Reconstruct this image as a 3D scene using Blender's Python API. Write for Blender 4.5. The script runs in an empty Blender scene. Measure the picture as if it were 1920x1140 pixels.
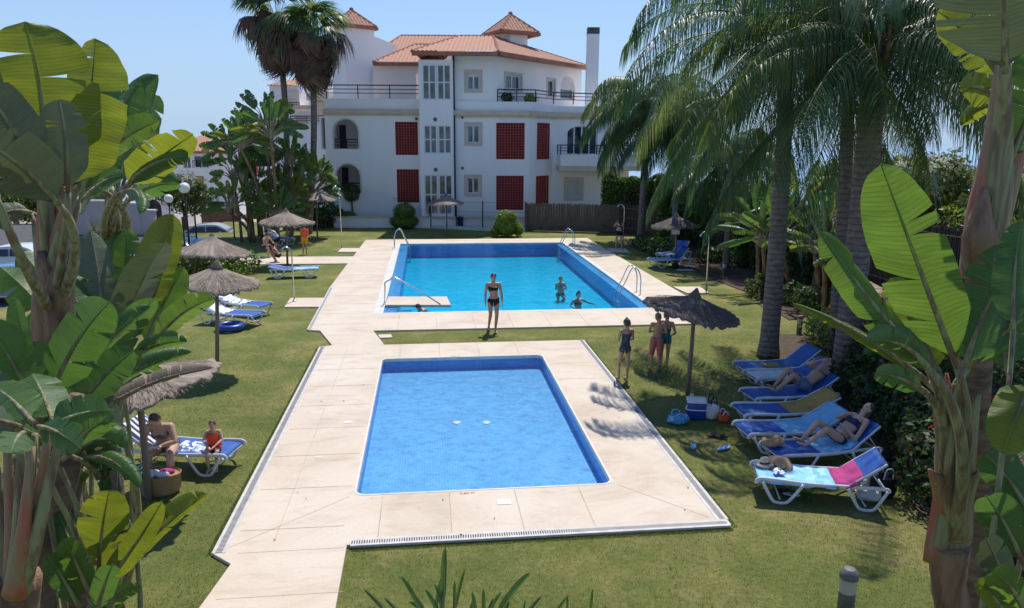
import bpy, bmesh, math, random
import numpy as np
from mathutils import Vector, Matrix, Quaternion
from mathutils.geometry import tessellate_polygon
R = math.radians
rnd = random.Random(7)
scene = bpy.context.scene
COL = scene.collection

# ------------------------------------------------------------------ camera, sky, sun, exposure
CAM_H = 5.4
FPX, PITCH, YAW, ROLL = 1389.84, 0.2128205, 0.114746, 0.006066
def _axes():
    cy, sy, cp, sp = math.cos(YAW), math.sin(YAW), math.cos(PITCH), math.sin(PITCH)
    f = Vector((sy*cp, cy*cp, -sp)); r = Vector((cy, -sy, 0)); u = r.cross(f)
    cr, sr = math.cos(ROLL), math.sin(ROLL)
    return cr*r+sr*u, -sr*r+cr*u, f
AR, AU, AF = _axes()
cam = bpy.data.cameras.new('camera'); camo = bpy.data.objects.new('camera', cam); COL.objects.link(camo)
cam.sensor_width = 36; cam.lens = FPX/1920*36; cam.clip_start = 0.1; cam.clip_end = 60000
camo.matrix_world = Matrix(((AR.x, AU.x, -AF.x, 0), (AR.y, AU.y, -AF.y, 0), (AR.z, AU.z, -AF.z, CAM_H), (0, 0, 0, 1)))
scene.camera = camo

SUN_EL, SUN_AZ = R(62), R(21)       # azimuth measured from +Y towards +X
world = bpy.data.worlds.new('World'); scene.world = world; world.use_nodes = True
wn = world.node_tree.nodes; wn.clear()
sky = wn.new('ShaderNodeTexSky'); sky.sky_type = 'NISHITA'; sky.sun_disc = False
sky.sun_elevation = SUN_EL; sky.sun_rotation = SUN_AZ; sky.altitude = 300; sky.air_density = 1.0; sky.dust_density = 0.15; sky.ozone_density = 4.0
bg = wn.new('ShaderNodeBackground'); bg.inputs['Strength'].default_value = 0.148
wo = wn.new('ShaderNodeOutputWorld')
# tint the sky a little bluer and let the air near the horizon go pale blue
_l = world.node_tree.links
_m = wn.new('ShaderNodeMix'); _m.data_type = 'RGBA'; _m.blend_type = 'MULTIPLY'; _m.inputs[0].default_value = 1.0; _m.inputs[7].default_value = (0.74, 0.82, 0.95, 1); _l.new(sky.outputs[0], _m.inputs[6])
_tc = wn.new('ShaderNodeTexCoord'); _sx = wn.new('ShaderNodeSeparateXYZ'); _l.new(_tc.outputs['Generated'], _sx.inputs[0])
_r = wn.new('ShaderNodeValToRGB'); _e = _r.color_ramp.elements; _e[0].position = 0.0; _e[0].color = (1, 1, 1, 1); _e[1].position = 0.32; _e[1].color = (0, 0, 0, 1); _l.new(_sx.outputs[2], _r.inputs[0])
_h = wn.new('ShaderNodeMix'); _h.data_type = 'RGBA'; _h.inputs[7].default_value = (2.75, 3.75, 5.1, 1); _l.new(_r.outputs[0], _h.inputs[0]); _l.new(_m.outputs[2], _h.inputs[6])
_l.new(_h.outputs[2], bg.inputs['Color']); world.node_tree.links.new(bg.outputs[0], wo.inputs['Surface'])
sl = bpy.data.lights.new('sun', 'SUN'); sl.energy = 4.3; sl.angle = R(0.53); sl.color = (1.0, 0.955, 0.89)
so = bpy.data.objects.new('sun', sl); COL.objects.link(so)
sd = Vector((math.sin(SUN_AZ)*math.cos(SUN_EL), math.cos(SUN_AZ)*math.cos(SUN_EL), math.sin(SUN_EL)))
so.rotation_euler = sd.to_track_quat('Z', 'Y').to_euler(); so.location = (0, 0, 60)
vs = scene.view_settings; vs.view_transform = 'Standard'; vs.look = 'None'; vs.exposure = 0.14; vs.gamma = 1.0
scene.render.engine = 'CYCLES'
try:
    scene.cycles.transparent_max_bounces = 12; scene.cycles.max_bounces = 6
except Exception: pass

# ------------------------------------------------------------------ measuring helpers: a photo pixel (1920x1140) seen at a distance -> a world point
def ray(px, py): return (px-960)/FPX*AR - (py-570)/FPX*AU + AF
def G(px, py, z=0.0):
    d = ray(px, py); t = (z-CAM_H)/d.z
    return Vector((d.x*t, d.y*t, z))
FH = Vector((math.sin(YAW), math.cos(YAW), 0)); RH = Vector((math.cos(YAW), -math.sin(YAW), 0))
def AT(px, py, D):                    # world point on that ray at horizontal distance D ahead
    d = ray(px, py); t = D/d.dot(FH)
    return Vector((d.x*t, d.y*t, CAM_H+d.z*t))
def CF(px, py, D):                    # same, in the frame (u right, D ahead, z up)
    p = AT(px, py, D); return Vector((p.dot(RH), D, p.z))
def proj(p):
    d = Vector(p)-Vector((0, 0, CAM_H)); k = d.dot(AF); return 960+FPX*d.dot(AR)/k, 570-FPX*d.dot(AU)/k

# ------------------------------------------------------------------ tags
def tag(o, label=None, cat=None, group=None, kind=None):
    if label: o['label'] = label
    if cat: o['category'] = cat
    if group: o['group'] = group
    if kind: o['kind'] = kind
    return o
def empty(name, loc=(0, 0, 0), rz=0.0, label=None, cat=None, group=None, kind=None):
    o = bpy.data.objects.new(name, None); COL.objects.link(o); o.location = loc; o.rotation_euler = (0, 0, rz)
    o.empty_display_size = 0.2
    return tag(o, label, cat, group, kind)
def copy_tree(o, parent=None):
    c = o.copy(); COL.objects.link(c)
    if parent: c.parent = parent
    for ch in list(o.children): copy_tree(ch, c)
    return c

# ------------------------------------------------------------------ materials
def srgb(r, g, b):
    f = lambda c: (c/255/12.92) if c/255 <= 0.04045 else ((c/255+0.055)/1.055)**2.4
    return (f(r), f(g), f(b))
def newmat(name):
    m = bpy.data.materials.new(name); m.use_nodes = True
    nt = m.node_tree; b = nt.nodes['Principled BSDF']
    return m, nt, b
def N(nt, t, **kw):
    n = nt.nodes.new(t)
    for k, v in kw.items():
        if k in n.inputs: n.inputs[k].default_value = v
        else: setattr(n, k, v)
    return n
def ramp(nt, fac, stops):
    r = nt.nodes.new('ShaderNodeValToRGB'); e = r.color_ramp.elements
    while len(e) < len(stops): e.new(0.5)
    for i, (p, c) in enumerate(stops):
        e[i].position = p; e[i].color = (*c, 1) if len(c) == 3 else c
    nt.links.new(fac, r.inputs['Fac']); return r
def coords(nt, kind='Object', scale=None):
    if kind == 'World':
        g = nt.nodes.new('ShaderNodeNewGeometry'); out = g.outputs['Position']
    else:
        g = nt.nodes.new('ShaderNodeTexCoord'); out = g.outputs[kind]
    if scale:
        mp = nt.nodes.new('ShaderNodeMapping'); mp.inputs['Scale'].default_value = scale
        nt.links.new(out, mp.inputs['Vector']); out = mp.outputs['Vector']
    return out
def mat(name, c1, c2=None, scale=5.0, rough=0.6, bump=0.0, bscale=None, kind='Object', aniso=None, metal=0.0, spec=0.5, detail=4.0, lo=0.35, hi=0.65, translucent=None, sheen=0.0):
    m, nt, b = newmat(name)
    if c2 is None: c2 = tuple(x*0.82 for x in c1)
    co = coords(nt, kind, aniso)
    n = N(nt, 'ShaderNodeTexNoise', Scale=scale, Detail=detail); nt.links.new(co, n.inputs['Vector'])
    r = ramp(nt, n.outputs['Fac'], [(lo, c2), (hi, c1)])
    nt.links.new(r.outputs['Color'], b.inputs['Base Color'])
    b.inputs['Roughness'].default_value = rough; b.inputs['Metallic'].default_value = metal
    b.inputs['Specular IOR Level'].default_value = spec
    if bump:
        n2 = N(nt, 'ShaderNodeTexNoise', Scale=bscale or scale*4, Detail=5.0); nt.links.new(co, n2.inputs['Vector'])
        bp = N(nt, 'ShaderNodeBump', Strength=bump, Distance=0.02); nt.links.new(n2.outputs['Fac'], bp.inputs['Height'])
        nt.links.new(bp.outputs['Normal'], b.inputs['Normal'])
    if translucent:
        add_translucent(nt, b, translucent)
    return m
def add_translucent(nt, b, tl, fac=0.45):
    out = nt.nodes['Material Output']
    t = N(nt, 'ShaderNodeBsdfTranslucent'); t.inputs['Color'].default_value = (*tl, 1)
    mx = N(nt, 'ShaderNodeMixShader'); mx.inputs[0].default_value = fac
    nt.links.new(b.outputs[0], mx.inputs[1]); nt.links.new(t.outputs[0], mx.inputs[2]); nt.links.new(mx.outputs[0], out.inputs['Surface'])
    return t

# ------------------------------------------------------------------ mesh builder
def frame_of(t, up=Vector((0, 0, 1))):
    t = t.normalized()
    s = t.cross(up)
    if s.length < 1e-4: s = t.cross(Vector((0, 1, 0)))
    s.normalize(); return s, s.cross(t).normalized()
class MB:
    def __init__(self): self.v = []; self.f = []; self.m = []; self.uv = None
    def add(self, vs, fs, mi=0):
        o = len(self.v); self.v += [tuple(v) for v in vs]
        for f in fs: self.f.append(tuple(o+i for i in f)); self.m.append(mi)
        return o
    def box(self, c, s, rz=0.0, mi=0, M=None, taper=1.0):
        hx, hy, hz = s[0]/2, s[1]/2, s[2]/2
        vs = [Vector((x*hx*(taper if z > 0 else 1), y*hy*(taper if z > 0 else 1), z*hz)) for z in (-1, 1) for y in (-1, 1) for x in (-1, 1)]
        rot = M if M is not None else Matrix.Rotation(rz, 3, 'Z')
        c = Vector(c)
        self.add([rot @ v + c for v in vs], [(0, 2, 3, 1), (4, 5, 7, 6), (0, 1, 5, 4), (2, 6, 7, 3), (0, 4, 6, 2), (1, 3, 7, 5)], mi)
    def rbox(self, c, s, b=0.01, rz=0.0, mi=0, M=None):      # chamfered box
        bm = bmesh.new(); bmesh.ops.create_cube(bm, size=1.0)
        for v in bm.verts: v.co = Vector((v.co.x*s[0], v.co.y*s[1], v.co.z*s[2]))
        bmesh.ops.bevel(bm, geom=bm.edges[:], offset=b, segments=2, affect='EDGES', profile=0.5)
        rot = M if M is not None else Matrix.Rotation(rz, 3, 'Z'); c = Vector(c)
        bm.verts.index_update()
        self.add([rot @ v.co + c for v in bm.verts], [[v.index for v in f.verts] for f in bm.faces], mi); bm.free()
    def bar(self, a, b, w, h, mi=0, up=Vector((0, 0, 1))):
        a, b = Vector(a), Vector(b); t = b-a; s, u = frame_of(t, up)
        vs = [p+s*w/2*i+u*h/2*j for p in (a, b) for (i, j) in ((-1, -1), (1, -1), (1, 1), (-1, 1))]
        self.add(vs, [(0, 1, 2, 3), (7, 6, 5, 4), (0, 4, 5, 1), (1, 5, 6, 2), (2, 6, 7, 3), (3, 7, 4, 0)], mi)
    def tube(self, pts, r, n=8, mi=0, caps=True, ell=1.0, side=None):
        pts = [Vector(p) for p in pts]; k = len(pts)
        if not hasattr(r, '__len__'): r = [r]*k
        rings = []; ps = None
        for i, p in enumerate(pts):
            t = (pts[min(i+1, k-1)]-pts[max(i-1, 0)])
            if t.length < 1e-9: t = Vector((0, 0, 1))
            t.normalize()
            if side is not None: s = (side-t*side.dot(t)).normalized(); u = s.cross(t)
            elif ps is None: s, u = frame_of(t)
            else:
                s = (ps-t*ps.dot(t)); s = s.normalized() if s.length > 1e-6 else frame_of(t)[0]; u = s.cross(t)
            ps = s
            rr = r[i]; a, b = (rr if hasattr(rr, '__len__') else (rr, rr*ell))
            rings.append([p+s*math.cos(2*math.pi*j/n)*a+u*math.sin(2*math.pi*j/n)*b for j in range(n)])
        vs = [v for rg in rings for v in rg]; fs = []
        for i in range(k-1):
            for j in range(n):
                a = i*n+j; b = i*n+(j+1) % n; fs.append((a, b, b+n, a+n))
        if caps: fs.append(tuple(reversed(range(n)))); fs.append(tuple((k-1)*n+j for j in range(n)))
        self.add(vs, fs, mi)
    def lathe(self, prof, c=(0, 0, 0), n=20, mi=0, jit=None, M=None):   # prof [(r,z)]
        c = Vector(c); vs = []; fs = []; k = len(prof)
        for i, (r, z) in enumerate(prof):
            for j in range(n):
                a = 2*math.pi*j/n; v = Vector((r*math.cos(a), r*math.sin(a), z))
                if jit: v = jit(v, i, j)
                vs.append((M @ v if M is not None else v)+c)
        for i in range(k-1):
            for j in range(n):
                a = i*n+j; b = i*n+(j+1) % n; fs.append((a, b, b+n, a+n))
        if prof[0][0] > 1e-5: fs.append(tuple(reversed(range(n))))
        if prof[-1][0] > 1e-5: fs.append(tuple((k-1)*n+j for j in range(n)))
        self.add(vs, fs, mi)
    def ball(self, c, r, n=12, k=8, mi=0, M=None):
        if not hasattr(r, '__len__'): r = (r, r, r)
        prof = [(math.sin(math.pi*i/k), -math.cos(math.pi*i/k)) for i in range(k+1)]
        prof[0] = (1e-6, -1); prof[-1] = (1e-6, 1)
        S = Matrix.Diagonal((r[0], r[1], r[2])).to_3x3()
        self.lathe(prof, c, n, mi, None, (M @ S) if M is not None else S)
    def prism(self, outer, holes=(), z0=0.0, z1=1.0, mi=0, T=None, bottom=True, side_mi=None):
        # polygon (with holes) in (x,y), extruded z0..z1; T maps (x,y,z)->Vector
        T = T or (lambda x, y, z: Vector((x, y, z)))
        loops = [[Vector((p[0], p[1], 0)) for p in l] for l in [outer]+list(holes)]
        tri = tessellate_polygon(loops); flat = [p for l in loops for p in l]; n = len(flat)
        area = lambda l: sum(l[i].x*l[(i+1) % len(l)].y-l[(i+1) % len(l)].x*l[i].y for i in range(len(l)))
        fs = []
        for t in tri:
            a, b, c = [flat[i] for i in t]; cr = (b-a).cross(c-a).z
            if abs(cr) < 1e-12: continue
            t = t if cr > 0 else (t[0], t[2], t[1])
            fs.append(tuple(i+n for i in t))
            if bottom: fs.append((t[0], t[2], t[1]))
        vs = [T(p.x, p.y, z0) for p in flat]+[T(p.x, p.y, z1) for p in flat]
        sf = []; o = 0
        for li, l in enumerate(loops):
            k = len(l); ccw = (area(l) > 0) == (li == 0)
            for i in range(k):
                a, b = o+i, o+(i+1) % k
                sf.append((a, b, b+n, a+n) if ccw else (b, a, a+n, b+n))
            o += k
        base = self.add(vs, fs, mi)
        for f in sf: self.f.append(tuple(base+i for i in f)); self.m.append(mi if side_mi is None else side_mi)
    def build(self, name, mats, parent=None, smooth=False, loc=None, rz=0.0):
        me = bpy.data.meshes.new(name); me.from_pydata(self.v, [], self.f)
        mats = mats if isinstance(mats, (list, tuple)) else [mats]
        for m in mats: me.materials.append(m)
        if len(mats) > 1: me.polygons.foreach_set('material_index', self.m)
        if smooth is True: me.polygons.foreach_set('use_smooth', [True]*len(self.f))
        if self.uv is not None:
            uvl = me.uv_layers.new(name='UVMap'); li = np.empty(len(me.loops), dtype=np.int32); me.loops.foreach_get('vertex_index', li)
            uvl.data.foreach_set('uv', np.asarray(self.uv, dtype=np.float32)[li].ravel())
        me.update()
        if smooth == 'auto':
            me.polygons.foreach_set('use_smooth', [True]*len(self.f))
            try: me.set_sharp_from_angle(angle=R(35))
            except Exception: pass
        o = bpy.data.objects.new(name, me); COL.objects.link(o)
        if parent is not None: o.parent = parent
        if loc is not None: o.location = loc; o.rotation_euler = (0, 0, rz)
        return o
def bez(a, b, c, n):
    a, b, c = Vector(a), Vector(b), Vector(c)
    return [a*(1-t)**2+b*2*t*(1-t)+c*t*t for t in [i/(n-1) for i in range(n)]]
def smoothpath(pts, n=6, closed=False):     # catmull-rom
    P = [Vector(p) for p in pts]; out = []; k = len(P)
    for i in range(k if closed else k-1):
        p0 = P[(i-1) % k] if closed or i > 0 else P[i]*2-P[i+1]
        p1 = P[i]; p2 = P[(i+1) % k]
        p3 = P[(i+2) % k] if closed or i+2 < k else p2*2-p1
        for j in range(n):
            t = j/n
            out.append(0.5*((2*p1)+(p2-p0)*t+(2*p0-5*p1+4*p2-p3)*t*t+(3*p1-p0-3*p2+p3)*t**3))
    if not closed: out.append(P[-1])
    return out
def roundrect(x0, y0, x1, y1, r, n=5):
    out = []
    for (cx, cy, a0) in ((x1-r, y0+r, -90), (x1-r, y1-r, 0), (x0+r, y1-r, 90), (x0+r, y0+r, 180)):
        for i in range(n+1):
            a = R(a0+90*i/n); out.append((cx+r*math.cos(a), cy+r*math.sin(a)))
    return out
# ------------------------------------------------------------------ setting materials
def lawn_mat():
    m, nt, b = newmat('lawn'); co = coords(nt, 'World')
    big = N(nt, 'ShaderNodeTexNoise', Scale=0.5, Detail=9.0, Roughness=0.72); nt.links.new(co, big.inputs['Vector'])
    fine = N(nt, 'ShaderNodeTexNoise', Scale=14.0, Detail=8.0, Roughness=0.75); nt.links.new(co, fine.inputs['Vector'])
    vf = N(nt, 'ShaderNodeTexNoise', Scale=90.0, Detail=3.0, Roughness=0.7); nt.links.new(co, vf.inputs['Vector'])
    r1 = ramp(nt, big.outputs['Fac'], [(0.33, (0.12, 0.155, 0.042)), (0.49, (0.18, 0.20, 0.062)), (0.60, (0.27, 0.25, 0.10)), (0.72, (0.41, 0.31, 0.16))])
    r2 = ramp(nt, fine.outputs['Fac'], [(0.30, (0.55, 0.6, 0.5)), (0.62, (1.25, 1.2, 1.1))])
    r3 = ramp(nt, vf.outputs['Fac'], [(0.33, (0.6, 0.62, 0.55)), (0.65, (1.3, 1.28, 1.2))])
    mx = N(nt, 'ShaderNodeMix', data_type='RGBA', blend_type='MULTIPLY'); mx.inputs[0].default_value = 0.75
    nt.links.new(r1.outputs[0], mx.inputs[6]); nt.links.new(r2.outputs[0], mx.inputs[7])
    m2 = N(nt, 'ShaderNodeMix', data_type='RGBA', blend_type='MULTIPLY'); m2.inputs[0].default_value = 0.8
    nt.links.new(mx.outputs[2], m2.inputs[6]); nt.links.new(r3.outputs[0], m2.inputs[7])
    nt.links.new(m2.outputs[2], b.inputs['Base Color']); b.inputs['Roughness'].default_value = 0.85; b.inputs['Specular IOR Level'].default_value = 0.15
    bp = N(nt, 'ShaderNodeBump', Strength=0.9, Distance=0.03); nt.links.new(vf.outputs['Fac'], bp.inputs['Height']); nt.links.new(bp.outputs[0], b.inputs['Normal'])
    return m
def deck_mat():
    m, nt, b = newmat('pool_deck'); co = coords(nt, 'World')
    n1 = N(nt, 'ShaderNodeTexNoise', Scale=0.55, Detail=9.0, Roughness=0.66, Distortion=0.8); nt.links.new(co, n1.inputs['Vector'])
    n2 = N(nt, 'ShaderNodeTexNoise', Scale=30.0, Detail=5.0); nt.links.new(co, n2.inputs['Vector'])
    r1 = ramp(nt, n1.outputs['Fac'], [(0.28, (0.52, 0.425, 0.33)), (0.42, (0.61, 0.505, 0.395)), (0.56, (0.655, 0.56, 0.45)), (0.72, (0.67, 0.60, 0.51))])
    r2 = ramp(nt, n2.outputs['Fac'], [(0.3, (0.95, 0.95, 0.945)), (0.7, (1.03, 1.03, 1.03))])
    # stains: a few darker wet / dirt streaks
    st = N(nt, 'ShaderNodeTexNoise', Scale=1.6, Detail=8.0, Roughness=0.7, Distortion=1.5)
    mp = N(nt, 'ShaderNodeMapping'); mp.inputs['Scale'].default_value = (0.5, 1.3, 1); nt.links.new(co, mp.inputs['Vector']); nt.links.new(mp.outputs[0], st.inputs['Vector'])
    r3 = ramp(nt, st.outputs['Fac'], [(0.34, (0.74, 0.70, 0.67)), (0.50, (1, 1, 1))])
    mx = N(nt, 'ShaderNodeMix', data_type='RGBA', blend_type='MULTIPLY'); mx.inputs[0].default_value = 1.0
    nt.links.new(r1.outputs[0], mx.inputs[6]); nt.links.new(r2.outputs[0], mx.inputs[7])
    m2 = N(nt, 'ShaderNodeMix', data_type='RGBA', blend_type='MULTIPLY'); m2.inputs[0].default_value = 0.45
    nt.links.new(mx.outputs[2], m2.inputs[6]); nt.links.new(r3.outputs[0], m2.inputs[7])
    nt.links.new(m2.outputs[2], b.inputs['Base Color']); b.inputs['Roughness'].default_value = 0.75; b.inputs['Specular IOR Level'].default_value = 0.3
    bp = N(nt, 'ShaderNodeBump', Strength=0.15, Distance=0.01); nt.links.new(n2.outputs['Fac'], bp.inputs['Height']); nt.links.new(bp.outputs[0], b.inputs['Normal'])
    return m
def tile_mat(name, c1, c2, grout, size=0.05, depthcol=None):
    m, nt, b = newmat(name); co = coords(nt, 'World')
    # cube-ish mapping: use x+z / y+z so that walls tile too
    sx = N(nt, 'ShaderNodeSeparateXYZ'); nt.links.new(co, sx.inputs[0])
    ax = N(nt, 'ShaderNodeMath', operation='ADD'); nt.links.new(sx.outputs[1], ax.inputs[0]); nt.links.new(sx.outputs[2], ax.inputs[1])
    cb = N(nt, 'ShaderNodeCombineXYZ'); nt.links.new(sx.outputs[0], cb.inputs[0]); nt.links.new(ax.outputs[0], cb.inputs[1])
    br = N(nt, 'ShaderNodeTexBrick', offset=0.0, squash=1.0)
    br.inputs['Scale'].default_value = 1.0; br.inputs['Mortar Size'].default_value = size*0.05; br.inputs['Brick Width'].default_value = size; br.inputs['Row Height'].default_value = size
    br.inputs['Color1'].default_value = (*c1, 1); br.inputs['Color2'].default_value = (*c2, 1); br.inputs['Mortar'].default_value = (*grout, 1); br.inputs['Bias'].default_value = 0.0
    nt.links.new(cb.outputs[0], br.inputs['Vector'])
    big = N(nt, 'ShaderNodeTexNoise', Scale=1.3, Detail=6.0, Roughness=0.7, Distortion=1.0); nt.links.new(co, big.inputs['Vector'])
    rr = ramp(nt, big.outputs['Fac'], [(0.3, (0.86, 0.9, 0.93)), (0.7, (1.08, 1.06, 1.04))])
    mx = N(nt, 'ShaderNodeMix', data_type='RGBA', blend_type='MULTIPLY'); mx.inputs[0].default_value = 1.0
    nt.links.new(br.outputs['Color'], mx.inputs[6]); nt.links.new(rr.outputs[0], mx.inputs[7]); nt.links.new(mx.outputs[2], b.inputs['Base Color'])
    b.inputs['Roughness'].default_value = 0.3
    return m
def water_mat(name, tint, bump=0.06, scale=3.0):
    m, nt, b = newmat(name); nt.nodes.remove(b); out = nt.nodes['Material Output']; co = coords(nt, 'World')
    n1 = N(nt, 'ShaderNodeTexNoise', Scale=scale, Detail=4.0, Roughness=0.55, Distortion=0.8); nt.links.new(co, n1.inputs['Vector'])
    n2 = N(nt, 'ShaderNodeTexNoise', Scale=scale*4.5, Detail=3.0, Distortion=0.5); nt.links.new(co, n2.inputs['Vector'])
    ad = N(nt, 'ShaderNodeMath', operation='MULTIPLY_ADD'); nt.links.new(n2.outputs['Fac'], ad.inputs[0]); ad.inputs[1].default_value = 0.3; nt.links.new(n1.outputs['Fac'], ad.inputs[2])
    bp = N(nt, 'ShaderNodeBump', Strength=1.0, Distance=bump); nt.links.new(ad.outputs[0], bp.inputs['Height'])
    tr = N(nt, 'ShaderNodeBsdfTransparent'); tr.inputs['Color'].default_value = (*tint, 1)
    # caustic light net painted into the transparent tint by a warped voronoi
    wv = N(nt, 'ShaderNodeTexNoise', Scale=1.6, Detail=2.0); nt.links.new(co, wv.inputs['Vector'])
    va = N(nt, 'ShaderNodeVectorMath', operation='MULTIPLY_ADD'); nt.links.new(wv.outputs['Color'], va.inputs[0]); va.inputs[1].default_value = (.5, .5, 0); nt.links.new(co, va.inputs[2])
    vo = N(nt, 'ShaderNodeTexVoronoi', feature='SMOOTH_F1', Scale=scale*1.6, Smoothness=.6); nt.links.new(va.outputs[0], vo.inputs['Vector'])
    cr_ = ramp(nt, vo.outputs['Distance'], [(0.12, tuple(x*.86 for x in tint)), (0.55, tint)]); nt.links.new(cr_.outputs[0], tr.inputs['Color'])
    gl = N(nt, 'ShaderNodeBsdfGlossy'); gl.inputs['Roughness'].default_value = 0.03; nt.links.new(bp.outputs[0], gl.inputs['Normal'])
    fr = N(nt, 'ShaderNodeFresnel', IOR=1.333); nt.links.new(bp.outputs[0], fr.inputs['Normal'])
    mx = N(nt, 'ShaderNodeMixShader'); nt.links.new(fr.outputs[0], mx.inputs[0]); nt.links.new(tr.outputs[0], mx.inputs[1]); nt.links.new(gl.outputs[0], mx.inputs[2])
    nt.links.new(mx.outputs[0], out.inputs['Surface'])
    return m
M = {}
M['lawn'] = lawn_mat(); M['deck'] = deck_mat()
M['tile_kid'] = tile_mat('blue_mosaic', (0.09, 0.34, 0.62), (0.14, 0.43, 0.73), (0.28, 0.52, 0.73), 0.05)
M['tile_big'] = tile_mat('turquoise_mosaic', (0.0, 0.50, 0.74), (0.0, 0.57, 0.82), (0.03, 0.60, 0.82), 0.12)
M['tile_big_wall'] = tile_mat('deep_blue_shade_mosaic', (0.01, 0.22, 0.62), (0.01, 0.26, 0.68), (0.05, 0.3, 0.7), 0.12)  # deep blue tile band colour, with the pool walls' shade painted in
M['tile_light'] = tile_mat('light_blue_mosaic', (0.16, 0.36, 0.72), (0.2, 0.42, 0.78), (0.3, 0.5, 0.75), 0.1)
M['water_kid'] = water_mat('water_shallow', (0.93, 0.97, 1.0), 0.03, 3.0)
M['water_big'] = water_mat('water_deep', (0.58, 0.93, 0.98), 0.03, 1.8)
M['white_coping'] = mat('white_coping', (0.72, 0.70, 0.66), (0.62, 0.60, 0.56), 6, 0.5)
M['grate'] = mat('grate_white', (0.62, 0.60, 0.57), (0.5, 0.47, 0.44), 9, 0.55)
M['slot'] = mat('slot_dark', (0.05, 0.045, 0.04), None, 9, 0.8)
M['joint'] = mat('joint_brown', (0.40, 0.31, 0.23), (0.52, 0.42, 0.33), 3, 0.9)
M['soil'] = mat('soil', (0.10, 0.065, 0.04), (0.05, 0.035, 0.02), 7, 0.95, 0.6, 30)
M['asphalt'] = mat('asphalt', (0.10, 0.10, 0.105), (0.06, 0.06, 0.065), 3, 0.9, 0.3, 60, kind='World')
M['pale_ground'] = mat('pale_paving', (0.46, 0.42, 0.36), (0.34, 0.31, 0.27), 1.2, 0.9, kind='World')
M['hill'] = mat('scrub_hill', (0.12, 0.12, 0.05), (0.055, 0.075, 0.03), 0.05, 0.95, kind='World')

# ------------------------------------------------------------------ ground, decks, pools
KX0, KX1, KY0, KY1 = -1.18, 2.90, 10.88, 18.38          # child's pool
BX0, BX1, BY0, BY1 = -1.47, 7.50, 23.68, 40.65          # big pool (outer edge of the tiled lip)
LIP = 0.42
mb = MB()
mb.prism([(-14, -12), (30, -12), (30, 50.2), (14, 50.2), (-6.5, 53.5), (-14, 53.5)], [roundrect(KX0-.1, KY0-.1, KX1+.1, KY1+.1, .3), [(BX0-.1, BY0-.1), (BX1+.1, BY0-.1), (BX1+.1, BY1+.1), (BX0-.1, BY1+.1)]], -0.3, -0.02)
tag(mb.build('lawn', M['lawn']), kind='structure')
# terrain beyond the garden, falling away towards the sea
def terr(x, y):
    u = max(0, min(1, (-x-13.5)/2.5)); z = -0.06-1.0*u*u*(3-2*u)
    z -= 0.045*max(0, y-52)
    if y > 130: z -= 0.28*(y-130)
    if x < -60: z -= 0.12*(-60-x)
    if x > 40: z -= 0.1*(x-40)
    return max(z, -62)
xs = [-600, -400, -250, -160, -110, -80, -60, -45, -35, -25, -18, -16, -15, -14.5, -14, -13.5, 0, 12, 20, 29.9, 40, 60, 90, 140, 220, 350, 600]
ys = [-40, -12, 0, 10, 20, 30, 40, 50, 53.4, 56, 60, 66, 75, 90, 110, 130, 150, 180, 220, 280, 340, 400]
vs_ = [(x, y, terr(x, y)-(0.35 if (-13.6 < x < 29.95 and -11.9 < y < 53) else 0)) for y in ys for x in xs]
mb = MB(); fs_ = []
for j in range(len(ys)-1):
    for i in range(len(xs)-1):
        if xs[i] >= -13.6 and xs[i+1] <= 30 and ys[j+1] <= 50: continue
        a = j*len(xs)+i; fs_.append((a, a+1, a+1+len(xs), a+len(xs)))
mb.add(vs_, fs_)
tag(mb.build('terrain', M['pale_ground']), kind='structure')
mb = MB(); mb.prism([(-30000, 300), (30000, 300), (30000, 50000), (-30000, 50000)], [], -61, -60)
sea_m = water_mat('sea', (1, 1, 1), 0.2, 0.3)
sm, snt, sb = newmat('sea_water'); sb.inputs['Base Color'].default_value = (0.22, 0.36, 0.50, 1); sb.inputs['Roughness'].default_value = 0.35  # sea painted paler to stand in for distance haze
tag(mb.build('sea', sm), kind='structure')

def deck(name, outer, holes, z1=0.03):
    mb = MB(); mb.prism(outer, holes, -0.1, z1); return tag(mb.build(name, M['deck']), kind='structure')
kidhole = roundrect(KX0, KY0, KX1, KY1, 0.16)
def gp(px, py): p = G(px, py, .03); return (p.x, p.y)
L2, R2, N2, F2 = -2.92, 4.30, 9.38, 19.78               # child's deck
pl, pr = gp(420, 1052), gp(651, 1028)
nL, nR = gp(330, 1200), gp(618, 1200)
DL, DR, DN, DF = -3.52, 9.32, 21.38, 42.55
# one continuous slab: near path, child's deck, neck and the big pool's deck
outer = [(nL[0], nL[1]), (nR[0], nR[1]), (-1.17, N2+0.02), (R2, N2+0.02), (R2, F2), (-1.22, F2), (-1.62, DN), (DR, DN), (DR, DF), (DL+.05, DF), (DL-.2, 28.3), (DL, DN+.25), (DL+.35, DN+.15), (-2.62, 19.85), (L2, 19.72), (L2, N2-.02), (-2.62, N2-.3)]
bighole = [(BX0, BY0), (BX1, BY0), (BX1, BY1), (BX0, BY1)]
deck('pool_deck', outer, [kidhole, bighole])
# branches: path to the left, shower slabs
def slab(name, pts, z=0.026): 
    mb = MB(); mb.prism([gp(*p) for p in pts], [], -0.06, z); return tag(mb.build(name, M['deck']), kind='structure')
slab('path', [(405, 496), (655, 493.5), (672, 480.5), (425, 481.5)])
slab('shower_slab', [(533, 575), (600, 575), (612, 558), (545, 558)])
slab('shower_slab', [(633, 472), (672, 472), (678, 465), (640, 465)])
slab('shower_slab', [(1288, 549), (1330, 549), (1312, 537), (1262, 537)])
slab('shower_slab', [(1146, 472), (1180, 472), (1172, 465), (1138, 465)])
slab('paving_stone', [(712, 632), (736, 631), (733, 625), (709, 626)], 0.01)
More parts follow.
